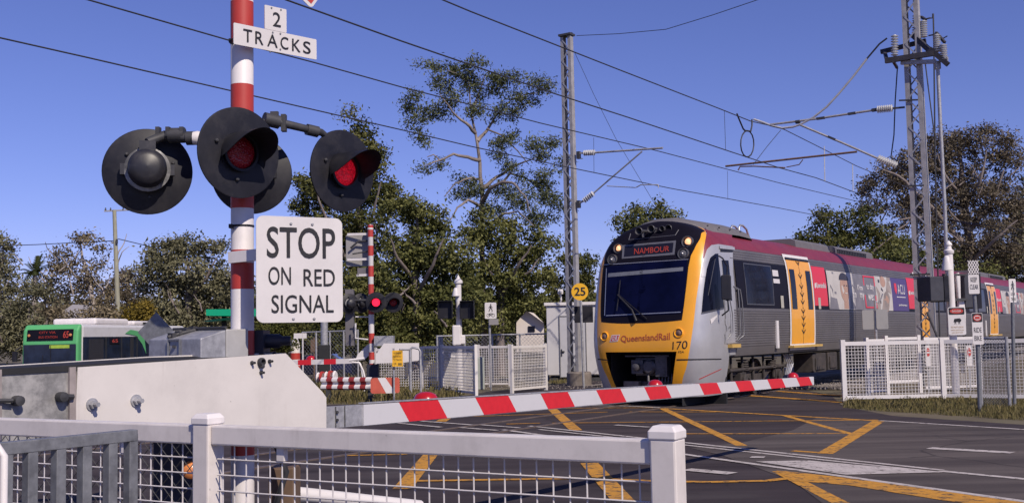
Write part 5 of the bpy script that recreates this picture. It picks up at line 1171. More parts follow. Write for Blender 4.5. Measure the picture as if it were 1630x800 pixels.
mb = MB(); walker(mb, fw, a[0] * .5, a[1] * .42, a[1] * .50); bicycle(mb, fw, a[0] * .5, a[1] * .10, a[0] * .15); mb.build('pictogram', black_txt, sp_)
mb = MB(); mb.box(at(786, 512, 30.4), (.26, .01, .16)); mb.build('lower_plate', grey_plate, ws_)
# chain link fence behind
def link_fence(label, a, b, h, sp=.11, m=galv, name='chain_link_fence', group=None, npost=3, rail=True):
    a = gz(a); b = gz(b); u = (b - a); L = u.length; u.normalize(); t = thing(name, label, 'fence', a, 0, group)
    for k in range(npost + 1):
        c = a + u * (L * k / npost); mb = MB(); mb.lathe([(.03, 0), (.03, h + .03)], c, n=8); mb.build('post', galv, t)
    if rail: mb = MB(); mb.tube([a + V((0, 0, h)), b + V((0, 0, h))], .025, 8); mb.build('top_rail', galv, t)
    mb = MB(); up = V((0, 0, 1))
    for dr in (1, -1):
        for k in range(-int(h / sp), int(L / sp) + 1):
            s0 = k * sp; z0_, z1_ = 0.0, h; x0, x1 = (s0, s0 + h) if dr > 0 else (s0 + h, s0)
            # clip to the panel
            p = [(x0, 0.0), (x1, h)]; 
            def cl_(p0, p1):
                (xa, za), (xb, zb_) = p0, p1; u0, u1 = 0.0, 1.0; d = xb - xa
                for lim, sg_ in ((0, 1), (L, -1)):
                    fa = sg_ * (xa - lim); fb2 = sg_ * (xb - lim)
                    if fa < 0 and fb2 < 0: return None
                    if fa < 0: u0 = max(u0, -fa / (fb2 - fa))
                    elif fb2 < 0: u1 = min(u1, fa / (fa - fb2))
                return None if u0 >= u1 else ((lerp(xa, xb, u0), lerp(za, zb_, u0)), (lerp(xa, xb, u1), lerp(za, zb_, u1)))
            r_ = cl_(*p)
            if r_: mb.tube([a + u * r_[0][0] + up * r_[0][1], a + u * r_[1][0] + up * r_[1][1]], .004, 3, cap=False)
    mb.build('netting', m, t); return t
link_fence('grey chain link fence before the dark trees, behind the walking sign', at(696, 560, 36), at(872, 560, 36), at(760, 533, 36).z, sp=.12, npost=4)
link_fence('chain link enclosure in the gap between the stop sign and the distant signal', at(482, 580, 36), at(570, 580, 35), at(500, 527, 36).z, sp=.13, npost=4)
mb, b, t_ = post_mb(516, 500, 34, .11, 14); solo('steel_post', mb, galv, 'thick grey steel post under the right half of the stop sign', 'post', smooth=40)
mb = MB(); mb.box(at(516, 572, 33.6), (.32, .3, .9)); solo('dark_cabinet', mb, rubber, 'black cabinet at the foot of the thick grey post below the stop sign', 'cabinet', bevel=.02)
mb = MB(); mb.box(at(500, 550, 37), (.22, .1, .42)); mb.lathe([(.03, 0), (.03, 1.6)], foot(500, 560, 37), n=8); solo('brown_box', mb, brown, 'small brown box on a post seen through the wire enclosure below the stop sign', 'box')
mb = MB(); b = foot(470, 580, 52); mb.lathe([(.24, 0), (.22, 1.9), (.12, 2.2), (.001, 2.3)], b, n=16); ma_ = thing('marker_post', 'white and red marker post left of the wire enclosure under the stop sign', 'marker post', b); mb.build('post', far_white, ma_, smooth=40)
mb = MB(); mb.lathe([(.245, .6), (.24, .9)], b, n=16); mb.lathe([(.235, 1.2), (.23, 1.5)], b, n=16); mb.build('red_band', red, ma_, smooth=40)
mb = MB(); mb.bar(at(478, 534, 34.5) - V((.2, 0, 0)), at(478, 534, 34.5) + V((.2, 0, 0)), .02, .16); mb.lathe([(.02, 0), (.02, 1.7)], foot(482, 560, 34.5), n=6); solo('white_notice', mb, sign_white, 'small white notice fixed to the wire enclosure below the stop sign', 'notice')
# equipment hut
hb = G(872, 604); hut = thing('equipment_hut', 'white steel equipment hut with a narrow door behind the speed sign', 'hut', gz(hb))
hx = V((.998, -.06, 0)); hy = V((.06, .998, 0)); ho = V((at(872, 600, 35).x, 35, 0)); HWd, HD, HH = 2.6, 2.2, at(871, 487, 35).z
mb = MB(); mb.box(ho + hx * HWd / 2 + hy * HD / 2 + V((0, 0, HH / 2 + .12)), (HWd, HD, HH - .2), (hx, hy, V((0, 0, 1)))); mb.build('walls', mat('hut_white', (0.55, 0.54, 0.55), 0.5, var=0.05, dirt=(0.4, 0.38, 0.36), dirt_amt=0.3, dscale=1.5), hut, bevel=.01)
mb = MB(); mb.box(ho + hx * HWd / 2 + hy * HD / 2 + V((0, 0, HH + .06)), (HWd + .14, HD + .14, .10), (hx, hy, V((0, 0, 1)))); mb.build('roof', far_white, hut, bevel=.01)
mb = MB(); mb.box(ho + hx * HWd / 2 + hy * HD / 2 + V((0, 0, .06)), (HWd - .1, HD - .1, .12), (hx, hy, V((0, 0, 1)))); mb.build('plinth', dark_steel, hut)
mb = MB(); mb.box(ho + hx * .82 - hy * .012 + V((0, 0, 1.1)), (.80, .02, 1.9), (hx, hy, V((0, 0, 1)))); dr = mb.build('door', mat('hut_door', (0.47, 0.47, 0.50), 0.5, var=.05), hut)
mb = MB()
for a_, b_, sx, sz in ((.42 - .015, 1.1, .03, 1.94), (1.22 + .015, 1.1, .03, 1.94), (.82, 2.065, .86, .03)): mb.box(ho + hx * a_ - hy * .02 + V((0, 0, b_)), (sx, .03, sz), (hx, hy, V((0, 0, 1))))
mb.build('door_frame', mat('frame_dark_grey', (0.16, 0.16, 0.17), 0.5), hut)  # plain dark grey strips around the hut door
mb = MB(); mb.box(ho + hx * .5 - hy * .04 + V((0, 0, .95)), (.10, .05, .04), (hx, hy, V((0, 0, 1)))); mb.box(ho + hx * .46 - hy * .035 + V((0, 0, .92)), (.03, .03, .22), (hx, hy, V((0, 0, 1)))); mb.build('handle', rubber, dr)
mb = MB()
for z0, n_ in ((2.18, 5), (.34, 6)):
    for k in range(n_): mb.box(ho + hx * .85 - hy * .026 + V((0, 0, z0 + k * .035)), (.44, .012, .018), (hx, hy, V((0, 0, 1))))
mb.build('vent', mat('vent_grey', (0.2, 0.2, 0.2), 0.6), hut)
mb = MB(); mb.prism([ho + hx * a_ - hy * .026 + V((0, 0, b_)) for a_, b_ in ((.86, 1.42), (1.0, 1.42), (1.0, 1.5), (.86, 1.5))], -hy * .004); mb.build('door_label', sign_white, dr)
# camera on a thin pole beside the mast
mb, b, t_ = post_mb(901, 425, 35.5, .035); solo('thin_pole', mb, galv, 'thin grey pole rising behind the hut just left of the lattice mast', 'pole')
mb = MB(); c = at(892, 464, 34.9); mb.box(c, (.16, .30, .15)); mb.lathe([(.05, 0), (.06, .05), (.04, .08)], c + V((0, -.15, 0)), (0, -1, 0), 12); mb.tube([c + V((0, 0, -.08)), c + V((.02, 0, -.25)), at(892, 481, 35.2)], .03, 8); solo('security_camera', mb, far_white, 'small white camera mounted above the roof of the white hut', 'camera', smooth=40)
# 25 speed board
sb = G(932, 613); sb = foot(929, 600, 30.5); st_ = at(923, 464, 30.5); sd = thing('speed_board', 'round yellow speed board with black number 25 on a slim post', 'speed sign', sb)
mb = MB(); mb.tube([sb, at(924.5, 478, 30.5)], .035, 10); mb.build('post', galv, sd, smooth=40)
fs_ = Fr(st_, V((.05, -1, 0))); mb = MB(); mb.lathe([(.235, -.01), (.235, 0), (.001, 0)], st_, fs_.n, 40); sp2 = mb.build('sign_disc', sign_yellow, sd, smooth=30)
mb = MB(); txt(fs_, mb, '25', -.155, -.115, .155, .125, .004, .025); mb.build('lettering', black_txt, sp2)
mb = MB(); mb.box(at(929, 500, 31.0), (.52, .12, .46)); solo('dark_signal_box', mb, black, 'dark rectangular box behind the speed board post, in front of the hut', 'signal box', bevel=.01)

# ---------------------------------------------------------------- lattice masts
def mast(label, base, ztop, c2c, legw, legd, m, pitch, z0=0.0, tap=1.0):
    t = thing('lattice_mast', label, 'mast', base, 0, 'overhead wiring masts'); b = V(base); up = V((0, 0, 1))
    for s_ in (-1, 1):
        mb = MB(); o = b + NX * s_ * c2c / 2
        lp = [o + up * z0, o + up * ztop - NX * s_ * (c2c / 2) * (1 - tap)]
        for f in (-1, 1): mb.bar(lp[0] + UX * f * legd / 2, lp[1] + UX * f * legd / 2, legw, .010, UX)
        mb.bar(lp[0] + NX * s_ * (legw / 2 - .006), lp[1] + NX * s_ * (legw / 2 - .006), .010, legd, UX); mb.build('leg', m, t)
    mb = MB(); n = int((ztop - z0) / pitch)
    for f in (-1, 1):
        for k in range(n):
            za = z0 + .1 + k * pitch; zb_ = za + pitch; s_ = 1 if (k + (f > 0)) % 2 else -1; ka = lerp(1, tap, za / ztop); kb = lerp(1, tap, zb_ / ztop)
            mb.bar(b + NX * s_ * c2c / 2 * ka + UX * f * (legd / 2 + .012) + up * za, b - NX * s_ * c2c / 2 * kb + UX * f * (legd / 2 + .012) + up * zb_, .035, .008, UX)
    mb.build('lacing', galv, t); return t
MBs = foot(915, 600, 32.4)
m1 = mast('tall grey lattice mast standing on a concrete block left of the train', MBs, at(905, 59, 32.4).z, .27, .10, .16, mast_steel, .33, .3, .92)
mb = MB(); cb_ = V((MBs.x + .12, MBs.y - .1, 0)); mb.lathe([(.36, 0), (.36, .36), (.33, .40)], cb_, n=20); mb.build('concrete_base', concrete, m1, smooth=30)
mb = MB(); tz = at(905, 58, 32.4).z; mb.box((MBs.x, MBs.y, tz + .03), (.42, .3, .06), (NX, UX, V((0, 0, 1)))); mb.bar(V((MBs.x, MBs.y, tz + .06)) - NX * .25, V((MBs.x, MBs.y, tz + .06)) + NX * .2, .05, .05); mb.build('mast_cap', dark_steel, m1)
mp = lambda px, py: pint(px, py, MBs, UX)
mb = MB(); mb.tube([mp(946, 243), mp(1055, 235.5)], .028, 8); mb.tube([mp(944, 308), mp(1022, 241)], .024, 8); mb.tube([mp(1013, 298), mp(1020, 294), mp(1048, 294), mp(1048, 299)], .016, 6); mb.tube([mp(966, 296), mp(1012, 298.5)], .014, 6); mb.bar(mp(918, 244), mp(930, 243.5), .05, .05); mb.bar(mp(918, 325), mp(930, 319), .05, .05); mb.build('cantilever', mast_steel, m1, smooth=50)
mb = MB(); insulator(mb, mp(929, 243.5), mp(947, 242.7), .085, 6); insulator(mb, mp(929, 320), mp(945, 307), .085, 6); mb.build('insulator', insul, m1, smooth=40)
mb = MB(); mb.box(mp(921, 247), (.1, .1, .22), (NX, UX, V((0, 0, 1)))); mb.box(mp(921, 325), (.1, .1, .22), (NX, UX, V((0, 0, 1)))); mb.build('bracket', dark_steel, m1)

RMB = foot(1472, 560, 27.8)
def RM(px, py, d=0.0): return pint(px, py, RMB + UX * d, UX)
RMB = V((RM(1476, 560).x, RM(1476, 560).y, 0))
m2 = mast('tall grey lattice mast carrying big insulators in front of the train on the right', RMB, 10.6, .35, .115, .20, mast_steel, .36, .0, .82)
bk = mat('platform_steel', (0.045, 0.042, 0.05), 0.6, 0.2, var=0.3)
pf = MB(); pf.bar(RM(1409, 97, -.3), RM(1486, 85, -.3), .10, .13); pf.bar(RM(1402, 83, .35), RM(1474, 65, .35), .09, .11); pf.bar(RM(1408, 82, .3), RM(1412, 97, -.3), .08, .10); pf.bar(RM(1422, 98, -.35), RM(1428, 108, .25), .06, .06); pf.bar(RM(1454, 57, .0), RM(1486, 86, -.25), .10, .12); pf.bar(RM(1480, 78, -.25), RM(1509, 103, -.3), .10, .12)
pf.bar(RM(1466, 27, .35), RM(1474, 32, .2), .06, .06); pf.tube([RM(1472, 31, .2), RM(1480, 29, .2), RM(1484.5, 29, .2), RM(1485, 22, .2)], .02, 6); pf.bar(RM(1490, 52, .1), RM(1504, 68, -.1), .06, .06); pf.tube([RM(1478, 57, .1), RM(1488, 55, .1)], .02, 6); pf.tube([RM(1500, 62, .1), RM(1508, 57.5, .1)], .015, 6)
pfo = pf.build('switch_platform', bk, m2)
mb = MB(); mb.bar(RM(1434, 100, -.2), RM(1490, 98, -.2), .08, .10); mb.bar(RM(1500, 95, -.2), RM(1509, 94, -.2), .10, .10); mb.build('platform_beam', galv, m2)
for a, b, d in (((1457.5, 53.5), (1458.5, 24), 0), ((1470.5, 60), (1470, 33), .1), ((1492.5, 83), (1490.5, 55), -.2), ((1503, 96), (1501, 71), -.25), ((1424, 89.5), (1424, 56), -.2), ((1443, 92), (1441.5, 76), .1), ((1443.5, 118), (1443, 103), .1)):
    mb = MB(); insulator(mb, RM(*a, d), RM(*b, d), .095 if a[0] not in (1443, 1443.5) else .055, 8); mb.build('insulator', insul, m2, smooth=40)
mb = MB(); mb.tube([RM(1492.5, 102, -.2), RM(1497, 200, -.2), RM(1504, 330, -.2), RM(1511, 545, -.2)], .045, 10); mb.box(RM(1492.5, 104, -.2), (.12, .12, .2)); mb.build('conduit', galv, m2, smooth=50)
mb = MB(); mb.tube([RM(1485.5, 22, .2), RM(1486.5, 60, .2), RM(1488, 210, .2), RM(1490, 330, .2), RM(1496, 540, .2)], .02, 6); mb.tube([RM(1473, 102, .1), RM(1479, 150, .1), RM(1487, 212, .1)], .016, 6); mb.tube([RM(1428.5, 108, .1), RM(1425, 160, .1), RM(1423, 215, .1), RM(1418, 252, .1)], .016, 6); mb.build('drop_cable', cable, m2, smooth=50)
mb = MB(); mb.tube([RM(1226, 198.5), RM(1300, 189), RM(1391, 175.3)], .03, 8); mb.tube([RM(1274, 199), RM(1340, 227), RM(1398, 252.5)], .028, 8); mb.build('cantilever', mast_steel, m2, smooth=50)
mb = MB(); mb.bar(RM(1300, 189.2), RM(1313, 187.3), .064, .064); mb.bar(RM(1350, 181.6), RM(1362, 179.8), .064, .064); mb.bar(RM(1318, 217.5), RM(1330, 222.6), .064, .064); mb.bar(RM(1388, 175.7), RM(1398, 174.3), .08, .08); mb.bar(RM(1421, 172.5), RM(1440, 170.8), .045, .045); mb.lathe([(.05, -.06), (.05, .06)], RM(1270, 194), NX, 10); mb.build('fitting', dark_steel, m2)
mb = MB(); insulator(mb, RM(1396, 174.6), RM(1421, 172.2), .10, 8); insulator(mb, RM(1397, 251.5), RM(1428, 263.5), .10, 9); mb.build('insulator', insul, m2, smooth=40)
mb = MB(); mb.bar(RM(1428, 263.5), RM(1448, 272), .04, .04); mb.build('stay_fitting', dark_steel, m2)
mb = MB(); mb.tube([RM(1155, 264.5), RM(1364, 241.5)], .028, 8); mb.tube([RM(1175, 271), RM(1178, 265), RM(1200, 264.5), RM(1250, 267)], .02, 6); mb.tube([RM(1252, 266), RM(1272, 262), RM(1278, 254)], .014, 6); mb.build('registration_arm', rust, m2, smooth=50)
mb = MB()
cv = [(1412, 61), (1400, 70), (1380, 93.5), (1358, 122), (1337, 147), (1316, 170), (1294.6, 187), (1275, 197.5), (1262, 202), (1245, 204), (1228, 200), (1215, 195), (1200, 190)]
mb.tube([RM(a, b, .0) for a, b in cv[2:]], .030, 8); mb.build('jumper_cable', wire_light, m2, smooth=60)
mb = MB(); mb.tube([RM(a, b, .0) for a, b in cv[:3]], .024, 8); mb.build('jumper_end', cable, m2, smooth=60)
for py in (160, 296, 437):
    mb = MB(); mb.bar(RM(1431 + (py - 160) * .063, py, -.14), RM(1461 + (py - 160) * .07, py - 1, -.14), .02, .04); mb.build('batten', dark_steel, m2)

# ---------------------------------------------------------------- overhead wires
def wire(label, pts, r, l=None, m=cable, group='overhead wires'):
    P3 = [onp(a, b, l) if l is not None else at(a, b, c) for a, b, *c_ in pts for c in (c_[0] if c_ else 0,)]
    # smooth through points
    out = []
    for i in range(len(P3) - 1):
        for k in range(4): out.append(lerp(P3[i], P3[i + 1], k / 4))
    out.append(P3[-1]); mb = MB(); mb.tube(out, r, 5); return solo('overhead_wire', mb, m, label, 'wire', group)
LN, LF = 0.0, -4.0
wire('highest long wire, ending at the arm of the right lattice mast', [(690, -6), (750, 19), (860, 62), (985, 111), (1145, 173), (1195, 193), (1226, 200), (1248, 206)], .013, LN)
wire('wire sagging on from the arm of the right mast towards the roof of the train', [(1248, 206), (1300, 232), (1363, 264), (1440, 296), (1560, 343), (1680, 388)], .012, LN)
wire('wire from the top edge above the tracks sign down to the rusty arm', [(430, -12), (455, 0), (640, 66), (879, 148), (1000, 187), (1154, 238.5), (1240, 267), (1299, 283), (1371, 310), (1500, 352), (1680, 405)], .013, LN)
wire('wire passing behind the tracks sign and on to the arm of the left mast', [(-40, -45), (140, 0), (363, 64), (501, 100), (640, 139), (742, 165), (860, 196), (1040, 238.5), (1240, 291), (1320, 310), (1500, 352), (1680, 397)], .014, LF)
wire('lowest long wire, from the left edge behind the foreground lamps to the train roof', [(-60, 49), (0, 60.5), (140, 92), (365, 144), (640, 207), (745, 232), (879, 261), (1069, 300), (1240, 331), (1286, 340), (1450, 372), (1680, 415)], .013, LF)
wire('slack wire from the top of the left lattice mast climbing to the top edge', [(918, 57, 32.4), (985, 54, 31), (1060, 47, 29.5), (1135, 24, 28), (1212, -2, 27), (1260, -22, 26.5)], .010)
wire('thin stay wire dropping from the left lattice mast towards the train roof', [(914, 82, 32.4), (945, 150, 33), (980, 220, 33.5), (1036, 314, 34), (1060, 356, 34.4)], .007)
wire('short wires at the far right edge above the train, upper one', [(1517, 350, 40), (1560, 357, 38), (1680, 372, 36)], .014)
wire('short wire at the far right edge just below its neighbour', [(1517, 351, 40), (1560, 360, 38), (1680, 392, 36)], .014)
for a, b, l, lab in (((945, 219), (945.5, 275), LF, 'dropper just right of the left mast'), ((1158, 272), (1158.5, 317), LF, 'dropper below the left end of the rusty arm'), ((1153, 176), (1155, 238), LN, 'dropper left of the wire loops'), ((1312, 233), (1313, 288), LN, 'pale dropper left of the rusty arm end'), ((1357, 262), (1358, 304), LN, 'pale dropper right of the rusty arm end')):
    mb = MB(); mb.tube([onp(*a, l), onp(*b, l)], .006 if 'pale' not in lab else .016, 5); solo('dropper_wire', mb, cable if 'pale' not in lab else wire_light, 'thin vertical ' + lab + ' between overhead wires', 'wire', 'dropper wires')
mb = MB(); pts = [(1173, 181), (1177, 191), (1183, 205), (1186, 208), (1195, 209), (1197, 200), (1197, 190)]; mb.tube([onp(a, b, LN) for a, b in pts], .022, 6)
el = [(1189.5 + 10.5 * math.cos(R(a)), 229 + 21 * math.sin(R(a))) for a in range(-90, 271, 24)]; mb.tube([onp(a, b, LN) for a, b in el], .018, 6, cap=False); solo('wire_loop', mb, cable, 'dark cable loops hanging between the two wires left of the right mast arm', 'cable', smooth=60)
wire('diagonal stay between the upper arm and the left end of the rusty arm', [(1243, 207, 27.9), (1222, 232, 27.9), (1199, 262, 27.9)], .008)

# ---------------------------------------------------------------- right side pedestrian crossing
RG = 'white mesh fence panels on the right'
ra_, rb_, rc_ = G(1345, 640), G(1503, 637), G(1700, 639)
panel('mesh_fence', 'longest white mesh fence panel at the right, its end post beside the road', ra_, rb_, 1.23, RG, mid=(.0,)[:0], sp=.066, wire=.0085, pt=.09, rail=.08)
panel('mesh_fence', 'white mesh fence panel on the far right edge, behind the red disc sign post', rb_, rc_, 1.23, RG, posts=(1,), sp=.066, wire=.0085, pt=.09, rail=.08)
panel('mesh_fence', 'narrow set back white mesh panel left of the set back gate panel', at(1381, 600, 24.6), at(1411, 600, 24.9), 1.25, RG, posts=(0,), sp=.066, wire=.0085, pt=.08)
panel('mesh_fence', 'set back white mesh gate panel beneath the two blank grey plates', at(1412, 600, 25.0), at(1464, 600, 25.3), 1.28, RG, sp=.066, wire=.0085, pt=.08, z0=.28)
panel('mesh_fence', 'set back white mesh fence panel behind the danger sign pole', at(1470, 600, 25.6), at(1560, 600, 26), 1.25, RG, posts=(1,), sp=.066, wire=.0085, pt=.08)
for px, Y, lab in ((1477.5, 25.2, 'small white board with a red oval behind the mesh, left of the danger sign'), (1543, 25.8, 'small white board with a red oval behind the mesh, right of the danger sign')):
    f = Fr(at(px - 3.4, 582, Y - .1), V((.1, -1, 0))); a = f.of(px + 3.2, 549); b = foot(px, 580, Y); o = thing('marker_board', lab, 'sign', b, 0, 'marker boards behind the fence')
    plate(f, rrect(0, 0, a[0], a[1], .02), .01).build('board', sign_white, o); mb = MB(); mb.poly([f.p(a[0] / 2 + a[0] * .38 * math.cos(R(k * 24)), a[1] * .66 + a[1] * .22 * math.sin(R(k * 24)), .004) for k in range(15)]); mb.build('red_oval', red, o)
    mb = MB(); mb.poly([f.p(a[0] * x, a[1] * y, .006) for x, y in ((.25, .63), (.75, .63), (.75, .69), (.25, .69))]); mb.build('white_bar', sign_white, o); mb = MB(); mb.lathe([(.02, 0), (.02, .5)], b, n=6); mb.build('post', galv, o)
# bell post with lamp boxes and danger sign
RY = 22.6
rb0 = foot(1521, 600, RY); rp = thing('pedestrian_signal', 'white pedestrian signal pole with conical bell and danger sign at the right', 'pedestrian signal', rb0)
tpz = at(1509, 404, RY).z; mb = MB(); lean = at(1509, 404, RY); mb.lathe([(.074, 0), (.074, tpz)], V((lean.x * .3 + rb0.x * .7, rb0.y, 0)), n=20); pc = V((lean.x * .3 + rb0.x * .7, rb0.y, 0)); mb.lathe([(.085, tpz), (.10, tpz + .02), (.10, tpz + .07), (.06, tpz + .10), (.05, tpz + .16), (.07, tpz + .18), (.07, tpz + .21), (.02, tpz + .27)], pc, n=20); mb.build('pole', white, rp, smooth=40)
bc = at(1508, 430, RY - .2); bell(rp, bc, .115, .3)
for c, w_, h_, d_, n_ in ((at(1481, 460, RY - .1), .34, .50, .40, 'lamp_box'), (at(1535.5, 463, RY + .25), .30, .70, .34, 'lamp_box')):
    fx = V((.93, .36, 0)); fy_ = V((-.36, .93, 0)); mb = MB(); mb.box(c, (w_, d_, h_), (fx, fy_, V((0, 0, 1)))); lb = mb.build('lamp_box', mat('lamp_box_grey', (0.045, 0.045, 0.055), 0.5, var=0.2), rp, bevel=.015)
    mb = MB(); mb.box(c + fx * (w_ / 2 + .06), (.12, d_ + .03, h_ + .03), (fx, fy_, V((0, 0, 1)))); mb.build('lid', black, lb, bevel=.01)
mb = MB(); mb.bar(at(1488, 478, RY), at(1540, 476, RY), .05, .05); mb.bar(at(1500, 437, RY), at(1538, 437, RY), .04, .04); mb.build('bracket', dark_steel, rp)
mb = MB(); mb.prism([at(a, b, RY - .02) for a, b in ((1522, 436), (1527, 433), (1529, 440), (1530, 476), (1526, 478))], (0, .12, 0)); mb.prism([at(a, b, RY + .05) for a, b in ((1527, 476), (1535, 476), (1538, 500), (1538, 524), (1531, 532), (1522, 531))], (0, .12, 0)); mb.build('control_cover', white, rp, bevel=.02)
fd_ = Fr(at(1510.5, 533, RY - .16), V((-.10, -1, 0))); a = fd_.of(1536, 488); dsg = plate(fd_, rrect(0, 0, a[0], a[1], .04), .008).build('danger_sign', sign_white, rp)
W_, H_ = a
mb = MB(); mb.poly([fd_.p(x, z, .003) for x, z in rrect(W_ * .05, H_ * .73, W_ * .95, H_ * .975, .02)]); db = mb.build('black_header', black_txt, dsg)
mb = MB(); mb.poly([fd_.p(W_ * .5 + W_ * .39 * math.cos(R(k * 12)), H_ * .855 + H_ * .09 * math.sin(R(k * 12)), .006) for k in range(30)]); mb.build('red_oval', red, db)
mb = MB(); txt(fd_, mb, 'DANGER', W_ * .24, H_ * .825, W_ * .76, H_ * .885, .008, .01); mb.build('danger_lettering', sign_white, db)
mb = MB(); mb.poly([fd_.p(x * W_, z * H_, .004) for x, z in ((.30, .47), (.72, .47), (.76, .54), (.66, .60), (.36, .58))]); walker(mb, fd_, W_ * .40, H_ * .38, H_ * .14); walker(mb, fd_, W_ * .62, H_ * .38, H_ * .14); mb.build('pictogram', black_txt, dsg)
mb = MB(); txt(fd_, mb, 'DO NOT CROSS', W_ * .14, H_ * .25, W_ * .86, H_ * .31, .004); txt(fd_, mb, 'WHEN LIGHTS FLASH', W_ * .12, H_ * .15, W_ * .88, H_ * .20, .004); txt(fd_, mb, 'LOOK BOTH WAYS', W_ * .18, H_ * .06, W_ * .82, H_ * .11, .004); mb.build('lettering', mat('ochre_lettering', (0.45, 0.30, 0.14), 0.5), dsg)
# keep clear / stop here signs on one post
KY = 20.9
kb = G(1560, 656); KYb = kb.y; ks = thing('keep_clear_sign', 'keep clear sign above a narrow red disc sign on a dark post in the grass', 'sign', kb)
mb = MB(); mb.tube([V((kb.x, KYb, 0)), at(1556, 540, KYb), at(1551, 470, KYb), at(1548.5, 430, KYb)], .035, 10); mb.build('post', galv_dark, ks, smooth=40)
fk = Fr(at(1542.5, 467.5, KYb - .06), V((-.05, -1, 0))); a = fk.of(1558, 436.5); kp = plate(fk, rrect(0, 0, a[0], a[1], .02), .006).build('keep_clear_plate', sign_white, ks)
mb = MB(); txt(fk, mb, 'KEEP', a[0] * .22, a[1] * .62, a[0] * .80, a[1] * .86, .004); txt(fk, mb, 'CLEAR', a[0] * .12, a[1] * .24, a[0] * .88, a[1] * .48, .004); mb.build('lettering', black_txt, kp)
fg_ = Fr(at(1541.5, 436, KYb - .04), V((-.05, -1, 0))); a = fg_.of(1557, 414); mp_ = plate(fg_, rrect(0, 0, a[0], a[1], .01, 2), .006).build('chequer_plate', black, ks)
mb = MB(); nx_, nz2 = 4, 3
for i in range(nx_):
    for j in range(nz2):
        x0, z0 = a[0] * (i + .5) / nx_, a[1] * (j + .5) / nz2
        for sx_, sz_ in ((1, 1), (1, -1)):
            e_ = (a[0] / nx_ * .5, a[1] / nz2 * .5); t_ = .008
            mb.poly([fg_.p(x0 - e_[0] - t_, z0 - e_[1] * sz_, .003 + .001 * sz_), fg_.p(x0 - e_[0] + t_, z0 - e_[1] * sz_, .003 + .001 * sz_), fg_.p(x0 + e_[0] + t_, z0 + e_[1] * sz_, .003 + .001 * sz_), fg_.p(x0 + e_[0] - t_, z0 + e_[1] * sz_, .003 + .001 * sz_)])
mb.build('white_lattice', sign_white, mp_)
fl = Fr(at(1549, 548, KYb - .06), V((-.05, -1, 0))); a = fl.of(1563.5, 497.5); lp_ = plate(fl, rrect(0, 0, a[0], a[1], .02), .006).build('side_lane_plate', sign_white, ks)
mb = MB(); mb.poly([fl.p(x, z, .003) for x, z in rrect(a[0] * .04, a[1] * .71, a[0] * .96, a[1] * .985, .015)]); bh_ = mb.build('black_header', black_txt, lp_)
mb = MB(); mb.poly([fl.p(a[0] * .5 + a[0] * .38 * math.cos(R(k * 12)), a[1] * .845 + a[1] * .105 * math.sin(R(k * 12)), .006) for k in range(30)]); rd_ = mb.build('red_disc', red, bh_)
mb = MB(); mb.poly([fl.p(a[0] * .5 + a[0] * .30 * math.cos(R(k * 12)), a[1] * .845 + a[1] * .075 * math.sin(R(k * 12)), .007) for k in range(30)]); mb.build('disc_ring', sign_white, rd_)
mb = MB(); mb.poly([fl.p(x, z, .008) for x, z in rrect(a[0] * .26, a[1] * .80, a[0] * .74, a[1] * .89, .02)]); mb.build('disc_centre', red, rd_)
mb = MB(); txt(fl, mb, 'RIDE', a[0] * .14, a[1] * .38, a[0] * .86, a[1] * .54, .004); txt(fl, mb, 'BIKE', a[0] * .16, a[1] * .12, a[0] * .84, a[1] * .28, .004); mb.build('lettering', mat('grey_lettering', (0.08, 0.07, 0.07), 0.5), lp_)
# pedestrian sign at far right
pbR = G(1615, 650); pR = thing('pedestrian_sign', 'narrow white sign with walking figure on a grey post at the right edge', 'sign', pbR)
mb = MB(); mb.tube([pbR, at(1611, 450, pbR.y)], .032, 10); mb.build('post', galv_dark, pR, smooth=40)
fr_ = Fr(at(1607.5, 481, pbR.y - .05), V((.3, -1, 0))); a = fr_.of(1616.5, 443.5); p_ = plate(fr_, rrect(0, 0, a[0], a[1], .02), .006).build('sign_plate', sign_white, pR)
mb = MB(); walker(mb, fr_, a[0] * .5, a[1] * .52, a[1] * .40, .004, .8); mb.build('pictogram', black_txt, p_)
mb = MB(); txt(fr_, mb, 'LOOK', a[0] * .2, a[1] * .30, a[0] * .8, a[1] * .42, .004); txt(fr_, mb, 'TRAINS', a[0] * .2, a[1] * .08, a[0] * .85, a[1] * .20, .004); mb.build('lettering', mat('grey_lettering', (0.08, 0.07, 0.07), 0.5), p_)
# galvanised frame fence
ga, gb = at(1563, 650, 20.6), at(1608, 650, 20.2)
tg = link_fence('grey galvanised pipe panel with fine netting standing right of the red disc sign post', ga, gb, at(1585, 538, 20.4).z, sp=.05, npost=1, name='pipe_fence')
# two blank plates on a post in front of the train
bb = foot(1397, 600, 26.0); bl = thing('blank_sign', 'two blank grey sign backs on one post seen against the silver train side', 'sign', bb)
mb = MB(); mb.tube([bb, at(1395, 548, 26), at(1393, 478, 26)], .03, 8); mb.tube([at(1393, 479, 26), at(1398, 482, 26), at(1403, 474, 26), at(1405, 467, 26)], .015, 6); mb.build('post', galv, bl)
for x0, x1, y0, y1 in ((1373.5, 1390.5, 493, 524), (1395.5, 1413, 492, 523.5)):
    f = Fr(at(x0, y1, 25.95), V((.2, -1, 0))); a = f.of(x1, y0); plate(f, rrect(0, 0, a[0], a[1], .03), .008).build('sign_plate', grey_plate, bl)
# dark stay leaning on mast
mb = MB(); mb.tube([RM(1476, 497, -.6), RM(1496, 545, -1.2), V((RM(1510, 600, -1.6).x, RM(1510, 600, -1.6).y, 0))], .03, 8); solo('leaning_stay', mb, dark_steel, 'dark pipe leaning from the foot of the right lattice mast', 'stay', smooth=40)

